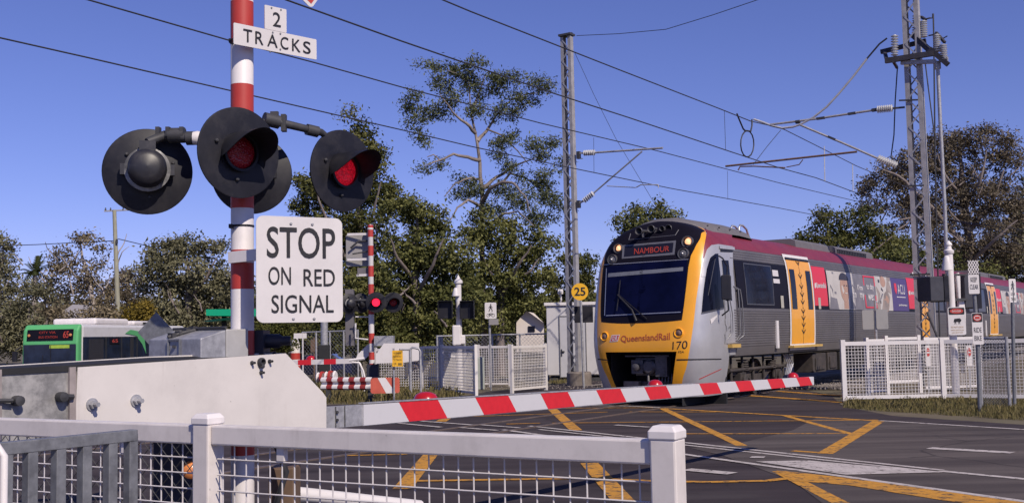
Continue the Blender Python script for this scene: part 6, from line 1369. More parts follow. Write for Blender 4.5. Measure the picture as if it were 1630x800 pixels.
# ---------------------------------------------------------------- bus, car, canopy, house, poles on the left
BZ = -.65
bo_ = V((at(36, 520, 48).x, 48, BZ)); bx = V((math.cos(R(5)), math.sin(R(-5)) * -1 * 0 + .0, 0)).normalized(); bx = V((.995, -.09, 0)).normalized(); by = V((.09, .995, 0)).normalized()
bgreen = mat('bus_green', (0.10, 0.40, 0.15), 0.4, var=0.04); bwhite = mat('bus_white', (0.62, 0.61, 0.62), 0.4, var=0.04, dirt=(0.4, 0.38, 0.36), dirt_amt=0.3)
bus = thing('city_bus', 'green fronted white city bus half hidden behind the gate machinery at the left', 'bus', bo_)
BW, BL, BH = 2.5, 12.0, 3.0; up = V((0, 0, 1))
def bpnt(x, y, z): return bo_ + bx * x + by * y + up * z
def bbox(mb, x0, x1, y0, y1, z0, z1): mb.box(bpnt((x0 + x1) / 2, (y0 + y1) / 2, (z0 + z1) / 2), (x1 - x0, y1 - y0, z1 - z0), (bx, by, up))
mb = MB(); bbox(mb, 0, BW, .43, BL, .3, BH); bd = mb.build('body', bwhite, bus, bevel=.12)
mb = MB(); pr = [(.0, .3), (.0, 2.2), (.06, 2.75), (.25, 3.0), (.42, 3.02), (.42, .3)]; mb.prism([bpnt(0 - .01, a, b) for a, b in pr], bx * (BW + .02)); mb.build('front', bgreen, bus, bevel=.08)
mb = MB(); mb.grid([[bpnt(x, -.015 - .0, z) for x in (.06, BW - .06)] for z in (.9, 1.5, 2.15)]); wsb = mb.build('windscreen', mat('bus_glass', (0.012, 0.02, 0.045), 0.08, var=0.5, scale=1.5), bus)
mb = MB(); mb.add([bpnt(.2, -.02, 2.32), bpnt(BW - .2, -.02, 2.32), bpnt(BW - .2, .05, 2.80), bpnt(.2, .05, 2.80)], [(0, 1, 2, 3)]); ds_ = mb.build('destination_sign', tmask, bus)
mb = MB(); put_text(mb, '65', lambda x, y: bpnt(lerp(1.85, 2.1, x), lerp(-.03, .02, y), lerp(2.42, 2.72, y)), .02); put_text(mb, 'CITY VIA', lambda x, y: bpnt(lerp(.75, 1.5, x), -.0, lerp(2.62, 2.72, y))); put_text(mb, 'BUS STATION', lambda x, y: bpnt(lerp(.75, 1.6, x), -.03, lerp(2.42, 2.52, y))); mb.build('lettering', ledm, ds_)
mb = MB()
for x in (.32, 2.2): mb.lathe([(.06, 0), (.06, .03), (.001, .04)], bpnt(x, -.03, 2.55), -by, 10)
mb.build('top_lamp', mat('amber_lamp', (0.6, 0.25, 0.1), 0.4), bus)
mb = MB(); mb.add([bpnt(1.25, -.03, 1.98), bpnt(2.15, -.03, 1.98), bpnt(2.15, -.03, 2.12), bpnt(1.25, -.03, 2.12)], [(0, 1, 2, 3)]); mb.build('windscreen_notice', mat('lime_notice', (0.35, 0.5, 0.06), 0.5), wsb)
mb = MB(); mb.bar(bpnt(.9, -.03, 1.0), bpnt(.95, -.03, 1.7), .02, .02); mb.bar(bpnt(1.3, -.03, .9), bpnt(1.3, -.03, 2.1), .02, .02); mb.box(bpnt(.55, -.02, 1.05), (.2, .01, .35)); mb.build('wiper', black, wsb)
mb = MB(); bbox(mb, BW + .0, BW + .02, .5, BL - .5, 1.2, 2.45); sw = mb.build('side_windows', mat('bus_glass', (0.012, 0.02, 0.045), 0.08, var=0.5, scale=1.5), bus)
mb = MB()
for y in (2.6, 4.2, 5.9, 7.4): bbox(mb, BW + .0, BW + .035, y, y + .10, 1.2, 2.45)
bbox(mb, BW, BW + .03, 5.2, 5.55, .6, 2.4); mb.build('window_pillar', rubber, bus)
mb = MB(); bbox(mb, BW, BW + .03, 1.0, 2.4, .4, 2.35); fdr = mb.build('front_door', mat('bus_door', (0.03, 0.03, 0.04), 0.2), bus)
mb = MB(); bbox(mb, BW, BW + .05, 3.0, 4.0, 2.12, 2.4); sdn = mb.build('side_sign', tmask, bus); mb = MB(); put_text(mb, '65', lambda x, y: bpnt(BW + .055, lerp(3.2, 3.8, x), lerp(2.18, 2.34, y)), .02); mb.build('lettering', ledm, sdn)
mb = MB(); mb.poly([bpnt(BW + .03, a, b) for a, b in ((4.6, 2.6), (5.2, 2.78), (6.2, 2.7), (6.8, 2.3), (7.0, 1.6), (6.5, 2.1), (5.8, 2.5))]); mb.build('green_swoosh', bgreen, bus)
mb = MB(); bbox(mb, .3, BW - .15, 2.0, 5.4, 3.0, 3.30); bbox(mb, .3, BW - .15, 6.0, 9.5, 3.0, 3.22); ac = mb.build('roof_unit', white, bus, bevel=.1)
mb = MB()
for y in (7.0, 7.9): bbox(mb, BW - .16, BW - .14, y, y + .6, 3.05, 3.16)
mb.build('roof_vent', rubber, ac)
mb = MB(); mb.tube([bpnt(-.02, -.05, 2.1), bpnt(-.2, -.2, 1.9)], .03, 6); mb.box(bpnt(-.22, -.2, 1.65), (.2, .1, .45)); mb.build('mirror', black, bus)
for x in (.12, BW - .12):
    for y in (2.8, 9.0):
        mb = MB(); mb.lathe([(.2, -.14), (.48, -.14), (.5, -.1), (.5, .1), (.48, .14), (.3, .14), (.28, .1), (.001, .1)], bpnt(x, y, .5), bx if x > 1 else -bx, 24); mb.build('wheel', rubber, bus, smooth=40)
for x in (.35, BW - .35): mb = MB(); mb.lathe([(.14, 0), (.14, .03), (.08, .05), (.001, .05)], bpnt(x, -.01, .65), -by, 16); mb.build('headlight', alu, bus, smooth=40)
# parked car
cb0 = foot(434, 575, 58); car = thing('parked_car', 'dark blue parked car glimpsed between the foreground signal pole and the wire enclosure', 'car', cb0)
def cpn(x, y, z): return cb0 + V((x, y, z))
mb = MB(); pr = [(0, .35), (0, .75), (.15, .86), (1.1, .98), (1.75, 1.42), (3.1, 1.45), (3.8, 1.0), (4.4, .92), (4.45, .4)]; mb.prism([cpn(a, 0, b) for a, b in pr], (0, 1.7, 0)); mb.build('body', mat('car_navy', (0.012, 0.016, 0.06), 0.25, coat=.5), car, bevel=.06)
mb = MB(); mb.prism([cpn(a, -.01, b) for a, b in ((1.3, 1.0), (1.8, 1.36), (3.05, 1.38), (3.55, 1.0))], (0, 1.72, 0)); mb.build('window', tglass, car)
for x in (.85, 3.55):
    for y in (.05, 1.65): mb = MB(); mb.lathe([(.2, -.1), (.32, -.1), (.33, 0), (.32, .1), (.2, .1), (.18, .06), (.001, .06)], cpn(x, y, .33), (0, -1, 0), 20); wl = mb.build('wheel', rubber, car, smooth=40)
mb = MB(); mb.box(cpn(.02, .35, .68), (.1, .35, .16)); mb.build('headlight', alu, car)
mb = MB(); mb.box(cpn(.02, 1.35, .68), (.1, .35, .16)); mb.build('headlight', alu, car)
# green canopy
ck = foot(370, 520, 60); cano = thing('canopy', 'bright green flat canopy roof on a dark column behind the signal pole', 'canopy', ck)
cg = mat('canopy_green', (0.0, 0.34, 0.17), 0.4, var=0.05)
c1_, c2_ = at(328, 492, 60), at(428, 491, 60); mb = MB(); mb.add([c1_, at(328, 502, 60), at(428, 503, 60), c2_, c1_ + V((0, 5, 0)), at(328, 502, 60) + V((0, 5, 0)), at(428, 503, 60) + V((0, 5, 0)), c2_ + V((0, 5, 0))], [(0, 1, 2, 3), (4, 7, 6, 5), (0, 3, 7, 4), (1, 5, 6, 2), (0, 4, 5, 1), (3, 2, 6, 7)]); mb.build('fascia', cg, cano)
mb = MB(); mb.prism([at(324, 510.5, 61), at(345, 507, 61), at(368, 505, 61), at(368, 508, 61), at(330, 511.5, 61)], (0, 3, 0)); mb.build('lower_fascia', cg, cano)
mb = MB()
for px in (356.5, 420): c = at(px, 503, 62); g0 = gz(c); mb.box((c.x, c.y, (c.z + g0.z) / 2), (.22, .22, c.z - g0.z))
mb.build('column', rubber, cano)
sg_ = foot(327, 560, 90)
# grey roofed house
hh = foot(120, 530, 64); ho_ = thing('house', 'low house with a pale grey hipped roof behind the bus among the trees', 'house', hh)
e = [at(80, 508, 63), at(124, 512, 62), at(176, 508, 66), at(140, 505, 74)]; r1, r2 = at(116, 484, 66), at(146, 486, 69)
mb = MB(); mb.add(e + [r1, r2], [(0, 1, 4), (1, 2, 5, 4), (2, 3, 5), (3, 0, 4, 5)]); mb.build('roof', mat('grey_roof', (0.33, 0.31, 0.31), 0.7, var=0.1, scale=1, stretch=(1, 1, 8)), ho_)
mb = MB(); q4 = [V((p.x * .99, p.y, p.z)) for p in e]; mb.add([V((p.x, p.y, -1)) for p in q4] + [V((p.x, p.y, p.z - .02)) for p in q4], [(0, 1, 5, 4), (1, 2, 6, 5), (2, 3, 7, 6), (3, 0, 4, 7)]); mb.build('wall', far_white, ho_)
# white gabled house behind the hut
wy = 43; wh = foot(848, 560, wy); w_h = thing('house', 'small white gabled house partly hidden by trees, left of the white hut', 'house', wh)
mb = MB(); mb.prism([at(a, b, wy) for a, b in ((822, 560), (822, 512), (838, 495), (850, 498), (866, 514), (866, 560))], (0, 3, 0)); mb.build('wall', mat('cream_wall', (0.62, 0.56, 0.50), 0.7, var=.05), w_h)
mb = MB(); mb.add([at(836, 492, wy - .3), at(869, 516, wy - .3), at(869, 516, wy + 3.2), at(836, 492, wy + 3.2)], [(0, 1, 2, 3)]); mb.add([at(836, 492, wy - .3), at(818, 516, wy - .3), at(818, 516, wy + 3.2), at(836, 492, wy + 3.2)], [(0, 1, 2, 3)]); mb.build('roof', far_white, w_h)
mb = MB(); mb.box(at(846, 523, wy - .02), (.26, .05, .22)); mb.build('window', tglass, w_h)
# wooden pole and palm
pw_ = foot(192, 520, 75); tp_ = at(182, 334, 75); wp = thing('power_pole', 'leaning weathered timber power pole rising behind the bus', 'power pole', pw_)
mb = MB(); mb.tube([pw_, tp_], [.19, .13], 12); mb.build('pole', mat('weathered_timber', (0.30, 0.29, 0.22), 0.85, var=0.25, scale=3, stretch=(6, 6, .6)), wp, smooth=50)
mb = MB(); mb.bar(at(166, 336, 75), at(206, 334, 75), .09, .09); mb.build('crossarm', mast_steel, wp)
mb = MB()
for px in (168, 176, 196, 204): mb.lathe([(.05, 0), (.07, .06), (.04, .12), (.05, .16), (.02, .2)], at(px, 335, 75), n=8)
mb.box(at(186, 384, 74.8), (.12, .1, .3)); mb.build('pin_insulator', dark_steel, wp)
wire('service wire from the left edge to the timber pole, above the palm', [(-40, 391, 90), (0, 391, 86), (60, 389, 80), (120, 386, 77), (185, 383, 75)], .03, group='service wires')
wire('service wire falling right from the timber pole to the round tree', [(188, 380, 75), (230, 390, 78), (280, 404, 85)], .03, group='service wires')
# ================================================================ vegetation
def leafmat(name, c1, c2, trans=0.18, rough=0.55):
    m = bpy.data.materials.new(name); m.use_nodes = True; t = m.node_tree; b = t.nodes['Principled BSDF']; out = t.nodes['Material Output']
    at_ = t.nodes.new('ShaderNodeAttribute'); at_.attribute_name = 'tint'
    cr = t.nodes.new('ShaderNodeValToRGB'); cr.color_ramp.elements[0].color = (*c1, 1); cr.color_ramp.elements[1].color = (*c2, 1)
    t.links.new(at_.outputs['Fac'], cr.inputs[0]); t.links.new(cr.outputs[0], b.inputs['Base Color']); b.inputs['Roughness'].default_value = rough; b.inputs['Specular IOR Level'].default_value = 0.12
    tr = t.nodes.new('ShaderNodeBsdfTranslucent'); t.links.new(cr.outputs[0], tr.inputs[0]); mx = t.nodes.new('ShaderNodeMixShader'); mx.inputs[0].default_value = trans
    t.links.new(b.outputs[0], mx.inputs[1]); t.links.new(tr.outputs[0], mx.inputs[2]); t.links.new(mx.outputs[0], out.inputs[0]); return m
LM = {
 'dark': leafmat('foliage_dark_green', (0.042, 0.054, 0.018), (0.16, 0.155, 0.05)),
 'olive': leafmat('foliage_olive', (0.056, 0.068, 0.022), (0.205, 0.205, 0.070)),
 'gum': leafmat('foliage_gum', (0.055, 0.068, 0.034), (0.17, 0.185, 0.090)),
 'grey': leafmat('foliage_grey_green', (0.095, 0.095, 0.055), (0.25, 0.235, 0.14)),
 'brown': leafmat('foliage_brownish', (0.105, 0.088, 0.056), (0.27, 0.22, 0.14)),
 'rust': leafmat('foliage_reddish', (0.080, 0.066, 0.048), (0.205, 0.170, 0.120)),
 'yellow': leafmat('foliage_yellow', (0.12, 0.09, 0.015), (0.26, 0.19, 0.04)),
 'lime': leafmat('foliage_light_green', (0.05, 0.06, 0.015), (0.16, 0.16, 0.05)),
 'grass': leafmat('grass_blades', (0.065, 0.072, 0.020), (0.26, 0.21, 0.10), .15),
}
bark_d = mat('bark_dark', (0.085, 0.065, 0.052), 0.9, var=0.4, scale=4, stretch=(3, 3, .5)); bark_w = mat('bark_pale', (0.34, 0.295, 0.265), 0.8, var=0.3, scale=3, stretch=(2, 2, .6)); bark_m = mat('bark_mottled', (0.21, 0.175, 0.155), 0.85, var=0.55, scale=1.6, dirt=(0.09, 0.07, 0.06), dirt_amt=0.7, dscale=0.9); bark_g = mat('bark_grey', (0.20, 0.165, 0.15), 0.85, var=0.3, scale=3, stretch=(2, 2, .6))
def leaves_mesh(name, C, N, S, tint, m, parent, aspect=.5):
    """C centres, N normals, S sizes; one rhombic leaf per row"""
    n = len(C); rg = np.random.default_rng(len(C) + 11)
    N = N / (np.linalg.norm(N, axis=1, keepdims=True) + 1e-9); a = rg.normal(size=(n, 3)); t1 = np.cross(N, a); t1 /= (np.linalg.norm(t1, axis=1, keepdims=True) + 1e-9); t2 = np.cross(N, t1)
    s = S[:, None]; v = np.empty((n, 4, 3)); v[:, 0] = C - t1 * s; v[:, 1] = C + t2 * s * aspect + N * s * .12; v[:, 2] = C + t1 * s; v[:, 3] = C - t2 * s * aspect + N * s * .12
    me = bpy.data.meshes.new(name); me.vertices.add(n * 4); me.vertices.foreach_set('co', v.reshape(-1)); me.loops.add(n * 4); me.loops.foreach_set('vertex_index', np.arange(n * 4, dtype=np.int32))
    me.polygons.add(n); me.polygons.foreach_set('loop_start', np.arange(0, n * 4, 4, dtype=np.int32)); me.polygons.foreach_set('loop_total', np.full(n, 4, dtype=np.int32))
    at_ = me.attributes.new('tint', 'FLOAT', 'FACE'); at_.data.foreach_set('value', np.clip(tint, 0, 1).astype(np.float32)); me.materials.append(m); me.update(calc_edges=True)
    o = bpy.data.objects.new(name, me); COL.objects.link(o)
    if parent is not None: o.parent = parent
    return o
def tree(label, Y, lobes, limbs, kind, seed, bark=bark_d, clump=.55, per=42, leaf=.13, dens=1.0, base=None, group=None, name='tree', depth=1.0, shell=.45, cat='tree', aspect=.5):
    """lobes: (px,py,rx,ry[,dY]) ellipses seen at distance Y; limbs: list of ([(px,py[,dY])...], r0, r1)"""
    rg = np.random.default_rng(seed); k = Y / FPX
    bpx = base if base else limbs[0][0][0][0]
    b = at(bpx, 560, Y); root = thing(name, label, cat, (b.x, b.y, float(ground_z(b.x, b.y))), 0, group)
    C = []; N = []; S = []; Tn = []
    for lb in lobes:
        px, py, rx, ry = lb[:4]; dY = lb[4] if len(lb) > 4 else rg.uniform(-.35, .35) * rx * k * depth
        c = np.array(at(px, py, Y + dY)); rw, rh = rx * k, ry * k; rd = (rw + rh) / 2 * depth
        nc = max(4, int(dens * (rw * rh * rd) ** (2 / 3) * 4.6 / clump ** 2))
        d = rg.normal(size=(nc, 3)); d /= np.linalg.norm(d, axis=1, keepdims=True); rad = shell + (1 - shell) * rg.random(nc) ** .6
        rad *= rg.uniform(.82, 1.10, nc); cc = c + d * rad[:, None] * np.array([rw, rd, rh])
        cs = clump * rg.uniform(.55, 1.25, nc); ct = rg.uniform(.15, .85, nc)
        m = rg.poisson(per * 3.0 * (cs / clump) ** 2)
        idx = np.repeat(np.arange(nc), m); n = len(idx); off = rg.normal(size=(n, 3)) * np.array([.5, .5, .36]) * cs[idx][:, None]
        C.append(cc[idx] + off); N.append(rg.normal(size=(n, 3)) * .8 + d[idx] * .7 + np.array([0, 0, .45])); S.append(leaf * .70 * rg.uniform(.6, 1.3, n)); Tn.append(ct[idx] + rg.normal(size=n) * .22)
    C = np.concatenate(C) - np.array(root.location); leaves_mesh('crown', C, np.concatenate(N), np.concatenate(S), np.concatenate(Tn), LM[kind], root, aspect)
    for i, (pts, r0, r1) in enumerate(limbs):
        P = [at(p[0], p[1], Y + (p[2] if len(p) > 2 else 0)) for p in pts]
        if i == 0: P[0] = V((P[0].x, P[0].y, float(ground_z(P[0].x, P[0].y)) - .1))
        out = []; jr = random.Random(seed * 31 + i)
        for q in range(len(P) - 1):
            for s_ in range(3):
                p = lerp(P[q], P[q + 1], s_ / 3); out.append(p + V((jr.uniform(-1, 1), jr.uniform(-1, 1), jr.uniform(-1, 1))) * r0 * (.35 if s_ else .0))
        out.append(P[-1]); mb = MB(); mb.tube(out, [lerp(r0, r1, q / (len(out) - 1)) for q in range(len(out))], 8); mb.build('trunk' if i == 0 else 'limb', bark, root, smooth=60)
    return root
def rb(seed, x0, x1, y0, y1, n, dY=2.0, spread=30, up=40):
    """small random branches inside a crown"""
    r = random.Random(seed); out = []
    for i in range(n):
        x = r.uniform(x0, x1); y = r.uniform(y0, y1); d = r.uniform(-dY, dY); s = r.choice((-1, 1)); a = [(x, y, d)]
        for k in range(3): x += s * r.uniform(.2, 1) * spread / 3; y -= r.uniform(.4, 1) * up / 3; a.append((x, y, d + r.uniform(-.5, .5)))
        out.append((a, .06, .02))
    return out
CG = 'trees behind the crossing'
Yc = 50
tree('tall dark green tree rising between the right signal lamp and the stop sign', Yc, [(562, 202, 22, 22), (578, 232, 30, 26), (545, 250, 26, 22), (590, 262, 32, 28), (520, 292, 34, 30), (560, 300, 40, 34), (602, 310, 40, 40), (500, 340, 28, 34), (540, 352, 40, 40), (590, 370, 44, 40), (520, 410, 40, 44), (570, 430, 44, 44), (484, 300, 20, 30), (476, 345, 18, 26)],
     [([(568, 560), (566, 440), (572, 340), (568, 240), (562, 205)], .26, .04), ([(566, 440), (540, 390, -.8), (512, 330, -1.5), (500, 290, -1.8)], .10, .03), ([(570, 400), (594, 340, -.8), (606, 290, -1.2)], .10, .03), ([(572, 470), (586, 430, -1.5), (600, 380, -2), (596, 345, -2)], .07, .02)], 'dark', 1, bark_g, group=CG, clump=.5, dens=.9)
tree('broad olive green tree behind the far signal and pedestrian signal post', Yc - 3, [(640, 330, 34, 28), (676, 350, 40, 36), (650, 390, 46, 44), (700, 395, 44, 40), (620, 430, 44, 44), (670, 440, 48, 46), (720, 440, 44, 44), (640, 490, 50, 40), (690, 495, 50, 40), (600, 480, 40, 44), (738, 490, 40, 44), (620, 545, 50, 30), (690, 545, 50, 28)],
     [([(662, 565), (664, 480), (658, 400), (664, 340)], .24, .05), ([(664, 470), (690, 420, -1.5), (706, 380, -1.8)], .10, .03), ([(660, 450), (632, 410, -1.5), (622, 380, -2)], .10, .03)] + rb(3, 600, 730, 420, 520, 9), 'olive', 2, bark_g, group=CG, clump=.5, dens=.95)
tree('rounded dark tree right of the pedestrian signal post, left of the lattice mast', Yc + 1, [(760, 365, 34, 26), (792, 372, 40, 32), (834, 392, 38, 32), (766, 410, 40, 40), (810, 425, 44, 40), (852, 430, 34, 40), (780, 465, 44, 40), (830, 476, 36, 36), (768, 510, 40, 30), (815, 505, 34, 26), (868, 395, 24, 26)],
     [([(796, 560), (798, 480), (792, 420), (796, 375)], .24, .05), ([(798, 470), (826, 420, -1.5), (846, 390, -1.8)], .10, .03)] + rb(5, 750, 860, 400, 500, 7), 'olive', 3, bark_g, group=CG, clump=.5, dens=.85)
tree('low dark scrub tree at the foot of the distant signal', Yc - 5, [(560, 470, 40, 40), (520, 480, 36, 36), (590, 510, 40, 40), (545, 530, 44, 36), (600, 555, 40, 30)], [([(570, 570), (568, 520), (562, 480)], .16, .05)], 'dark', 4, group=CG, clump=.45)
tree('tall pale limbed gum tree with sparse tufted leaves against the sky', Yc + 2, [(690, 106, 28, 12), (722, 112, 30, 15), (757, 102, 28, 14), (700, 132, 30, 14), (664, 150, 24, 12), (742, 132, 32, 16), (790, 122, 30, 16), (828, 130, 28, 15), (860, 142, 22, 20), (838, 158, 28, 15), (780, 152, 34, 17), (720, 158, 30, 15), (678, 178, 24, 17), (664, 202, 16, 20), (700, 182, 22, 15), (800, 180, 30, 16), (760, 175, 22, 14), (676, 222, 13, 14), (650, 168, 14, 12),
     (800, 226, 24, 15), (818, 215, 18, 12), (858, 232, 26, 15), (880, 228, 18, 13), (862, 252, 22, 12), (840, 290, 28, 20), (872, 282, 20, 22), (790, 250, 16, 15), (868, 312, 24, 22), (700, 262, 14, 10), (680, 268, 12, 11), (740, 290, 22, 18), (752, 312, 26, 20), (830, 322, 30, 20), (895, 262, 14, 15), (800, 300, 24, 18), (780, 330, 30, 20), (885, 330, 20, 26), (850, 345, 30, 22), (808, 262, 18, 16)],
     [([(770, 560), (768, 420), (768, 320), (764, 260), (757, 212), (749, 168), (744, 120)], 0.151, .02), ([(757, 212), (742, 196, -.5), (720, 178, -1), (700, 150, -1.4)], 0.094, .02), ([(760, 225), (775, 208, .5), (788, 186, .8), (812, 160, 1)], 0.101, .02), ([(752, 180), (762, 150, .5), (772, 120, .6)], 0.058, .02), ([(764, 255), (745, 250, -.6), (722, 245, -1), (700, 255, -1.4), (676, 264, -1.6)], 0.101, .02),
      ([(768, 322), (780, 300, -.8), (800, 290, -1.2), (818, 292, -1.6), (836, 312, -2), (845, 338, -2)], 0.108, .02), ([(768, 300), (790, 282, .4), (824, 262, .8), (856, 250, 1)], 0.101, .02), ([(768, 330), (745, 318, -1), (728, 330, -1.6), (716, 352, -2)], 0.086, .02), ([(800, 290), (812, 276, .5), (838, 284, 1), (866, 304, 1.3)], 0.065, .02), ([(766, 285), (746, 284, -.3), (724, 292, -.6), (708, 312, -.8)], 0.065, .02), ([(775, 205), (798, 215, .4), (824, 240, .6), (842, 262, .6)], 0.050, .02),
      ([(700, 255, -1.4), (690, 246, -1.5), (680, 250, -1.5)], 0.036, .02), ([(780, 360), (800, 340, -1), (824, 336, -1.4), (850, 360, -1.6)], 0.072, .02), ([(744, 130), (730, 118, -.2), (712, 112, -.3)], 0.036, .02), ([(812, 160, 1), (836, 150, 1.1), (856, 148, 1.1)], 0.036, .02)], 'gum', 5, bark_m, clump=.42, per=26, leaf=.12, dens=1.0, group=CG, shell=.05, aspect=.35)
tree('dark tree right behind the lattice mast and the hut', Yc + 6, [(905, 470, 26, 30), (930, 430, 22, 34), (880, 450, 24, 26), (925, 475, 24, 30), (898, 420, 16, 20)], [([(910, 560), (912, 470), (922, 420)], .18, .05)], 'dark', 6, group=CG, clump=.5)
tree('small dark tree showing above the cab roof of the train', 72, [(990, 352, 22, 18), (1018, 338, 26, 18), (1045, 336, 24, 16), (1060, 350, 20, 16), (1025, 362, 36, 18), (1002, 372, 26, 16)], [([(1022, 560), (1022, 430), (1024, 350)], .3, .06)], 'olive', 7, group=CG, clump=.7, leaf=.17)
RGt = 'trees behind the train'
tree('dark green tree behind the train roof units', 74, [(1290, 370, 22, 14), (1322, 352, 28, 22), (1355, 372, 34, 26), (1390, 385, 34, 26), (1330, 388, 40, 22), (1420, 392, 28, 24), (1372, 345, 22, 18), (1300, 392, 30, 18), (1440, 400, 30, 26)], [([(1352, 560), (1354, 440), (1350, 370)], .34, .07), ([(1354, 440), (1390, 400, -1), (1420, 376, -1)], .14, .04)], 'dark', 8, bark_g, clump=.75, leaf=.18, group=RGt)
tree('big reddish brown tree towering behind the right lattice mast', 84, [(1530, 218, 44, 24), (1496, 236, 40, 28), (1568, 228, 44, 26), (1596, 254, 34, 32), (1462, 262, 38, 30), (1530, 262, 54, 34), (1424, 262, 30, 24), (1400, 292, 34, 28), (1446, 302, 44, 30), (1500, 312, 48, 34), (1560, 312, 50, 38), (1604, 312, 32, 40), (1390, 330, 26, 20), (1425, 345, 36, 26), (1480, 352, 44, 30), (1540, 365, 50, 34), (1596, 372, 40, 36), (1375, 300, 16, 16), (1500, 400, 60, 26), (1570, 412, 60, 28)],
     [([(1545, 560), (1545, 430), (1540, 360), (1530, 290), (1528, 225)], .55, .08), ([(1543, 400), (1500, 350, -1), (1462, 310, -1.5), (1430, 280, -2), (1405, 270, -2)], .24, .05), ([(1541, 370), (1580, 320, -1), (1598, 270, -1.5)], .22, .05), ([(1535, 320), (1505, 280, -2), (1492, 244, -2.2)], .16, .04), ([(1535, 330), (1560, 290, -2.5), (1570, 240, -2.5)], .16, .04), ([(1500, 350), (1470, 345, -2), (1430, 350, -3)], .14, .04), ([(1544, 420), (1585, 380, -3), (1620, 350, -3.5)], .18, .05)] + rb(11, 1400, 1620, 280, 400, 16, 4, 40, 40), 'rust', 9, bark_g, clump=.75, per=36, leaf=.17, dens=.92, group=RGt, shell=.35)
tree('grey green tree beyond the far right end of the train', 92, [(1640, 350, 50, 50), (1610, 400, 50, 40), (1680, 300, 50, 50), (1660, 420, 60, 50), (1560, 440, 60, 30)], [([(1650, 560), (1650, 430), (1650, 330)], .4, .08)], 'grey', 10, bark_g, clump=.8, leaf=.2, group=RGt)
tree('olive tree low behind the middle of the train', 66, [(1440, 420, 50, 30), (1500, 430, 50, 30), (1390, 425, 40, 26), (1560, 450, 50, 30)], [([(1450, 560), (1450, 430)], .25, .08)], 'olive', 12, clump=.7, leaf=.17, group=RGt)
LG = 'trees behind the bus'
tree('rounded grey green tree left of the foreground signal pole', 78, [(268, 402, 34, 22), (305, 394, 36, 20), (340, 412, 30, 26), (240, 424, 26, 24), (280, 430, 44, 32), (328, 440, 40, 32), (246, 464, 32, 30), (296, 472, 46, 34), (346, 470, 34, 36), (270, 510, 40, 28), (330, 512, 42, 28), (372, 450, 26, 34), (376, 500, 26, 34)], [([(300, 560), (300, 480), (298, 410)], .4, .07), ([(300, 480), (330, 440, -1), (345, 410, -1)], .15, .04)] + rb(21, 250, 360, 420, 500, 6), 'grey', 13, bark_g, clump=.75, leaf=.19, group=LG)
tree('brownish tree with bare pale branches between the palm and the timber pole', 82, [(95, 400, 24, 12), (130, 384, 32, 14), (160, 396, 18, 16), (100, 430, 34, 24), (145, 425, 34, 24), (80, 455, 30, 24), (125, 460, 40, 26), (170, 455, 26, 26), (150, 490, 44, 24), (110, 500, 40, 26)], [([(150, 560), (150, 490), (135, 420), (128, 385)], .28, .05)] + rb(22, 70, 190, 410, 500, 16, 2, 34, 46), 'brown', 14, bark_w, clump=.75, per=26, leaf=.18, dens=.8, group=LG, shell=.2)
tree('sparse grey tree cut by the left edge of the photo', 86, [(-10, 385, 26, 22), (12, 400, 20, 18), (-8, 430, 30, 26), (18, 440, 18, 22), (-20, 470, 40, 30), (20, 470, 26, 22)], [([(-5, 560), (-2, 460), (5, 390)], .28, .05)] + rb(23, -20, 40, 410, 480, 6), 'grey', 15, bark_w, clump=.7, per=26, leaf=.19, dens=.8, group=LG)
tree('brown bushy scrub at the left edge beside the bus', 66, [(10, 500, 40, 26), (50, 470, 34, 28), (20, 540, 40, 30), (62, 522, 30, 30), (-20, 530, 34, 34), (48, 548, 30, 24)], [([(40, 575), (42, 530), (46, 490)], .14, .05)] + rb(24, 0, 80, 480, 560, 10, 1, 20, 40), 'grey', 16, bark_g, clump=.6, per=30, leaf=.16, group=LG, shell=.25)
tree('yellow leaved shrub behind the bus roof right of the timber pole', 74, [(212, 494, 16, 14), (232, 492, 14, 16), (222, 508, 22, 14), (204, 512, 16, 12)], [([(220, 560), (221, 520), (221, 495)], .1, .04)], 'yellow', 17, clump=.5, leaf=.15, group=LG)
tree('reddish brown tree behind the timber power pole', 90, [(205, 448, 24, 22), (180, 470, 24, 26), (215, 475, 26, 22), (195, 440, 16, 16)], [([(202, 560), (202, 490), (203, 440)], .2, .05)] + rb(25, 175, 220, 440, 500, 7, 1, 16, 40), 'rust', 18, bark_w, clump=.7, per=28, leaf=.18, group=LG)
tree('rounded yellow green bush between the foreground pole and the wire enclosure', 50, [(424, 528, 16, 16), (446, 524, 18, 16), (438, 544, 26, 16), (416, 548, 16, 14), (462, 540, 12, 14)], [([(438, 572), (438, 548), (438, 530)], .09, .04)], 'lime', 19, clump=.38, per=46, leaf=.10, name='bush', cat='bush')
tree('grey green tree behind the stop sign, in the gap by the pole', 80, [(400, 470, 34, 36), (430, 490, 34, 30), (410, 510, 40, 30), (450, 470, 30, 34), (480, 500, 34, 36)], [([(430, 560), (430, 500), (425, 460)], .22, .06)], 'dark', 20, clump=.75, leaf=.18, group=LG)
tree('low greyish shrubby tree in front of the pale house roof, behind the bus', 61, [(82, 500, 16, 12), (150, 502, 22, 12), (175, 498, 20, 14), (100, 508, 20, 8)], [([(150, 560), (150, 520), (152, 500)], .08, .03)], 'brown', 26, bark_w, clump=.5, per=26, leaf=.15, group=LG, shell=.2)
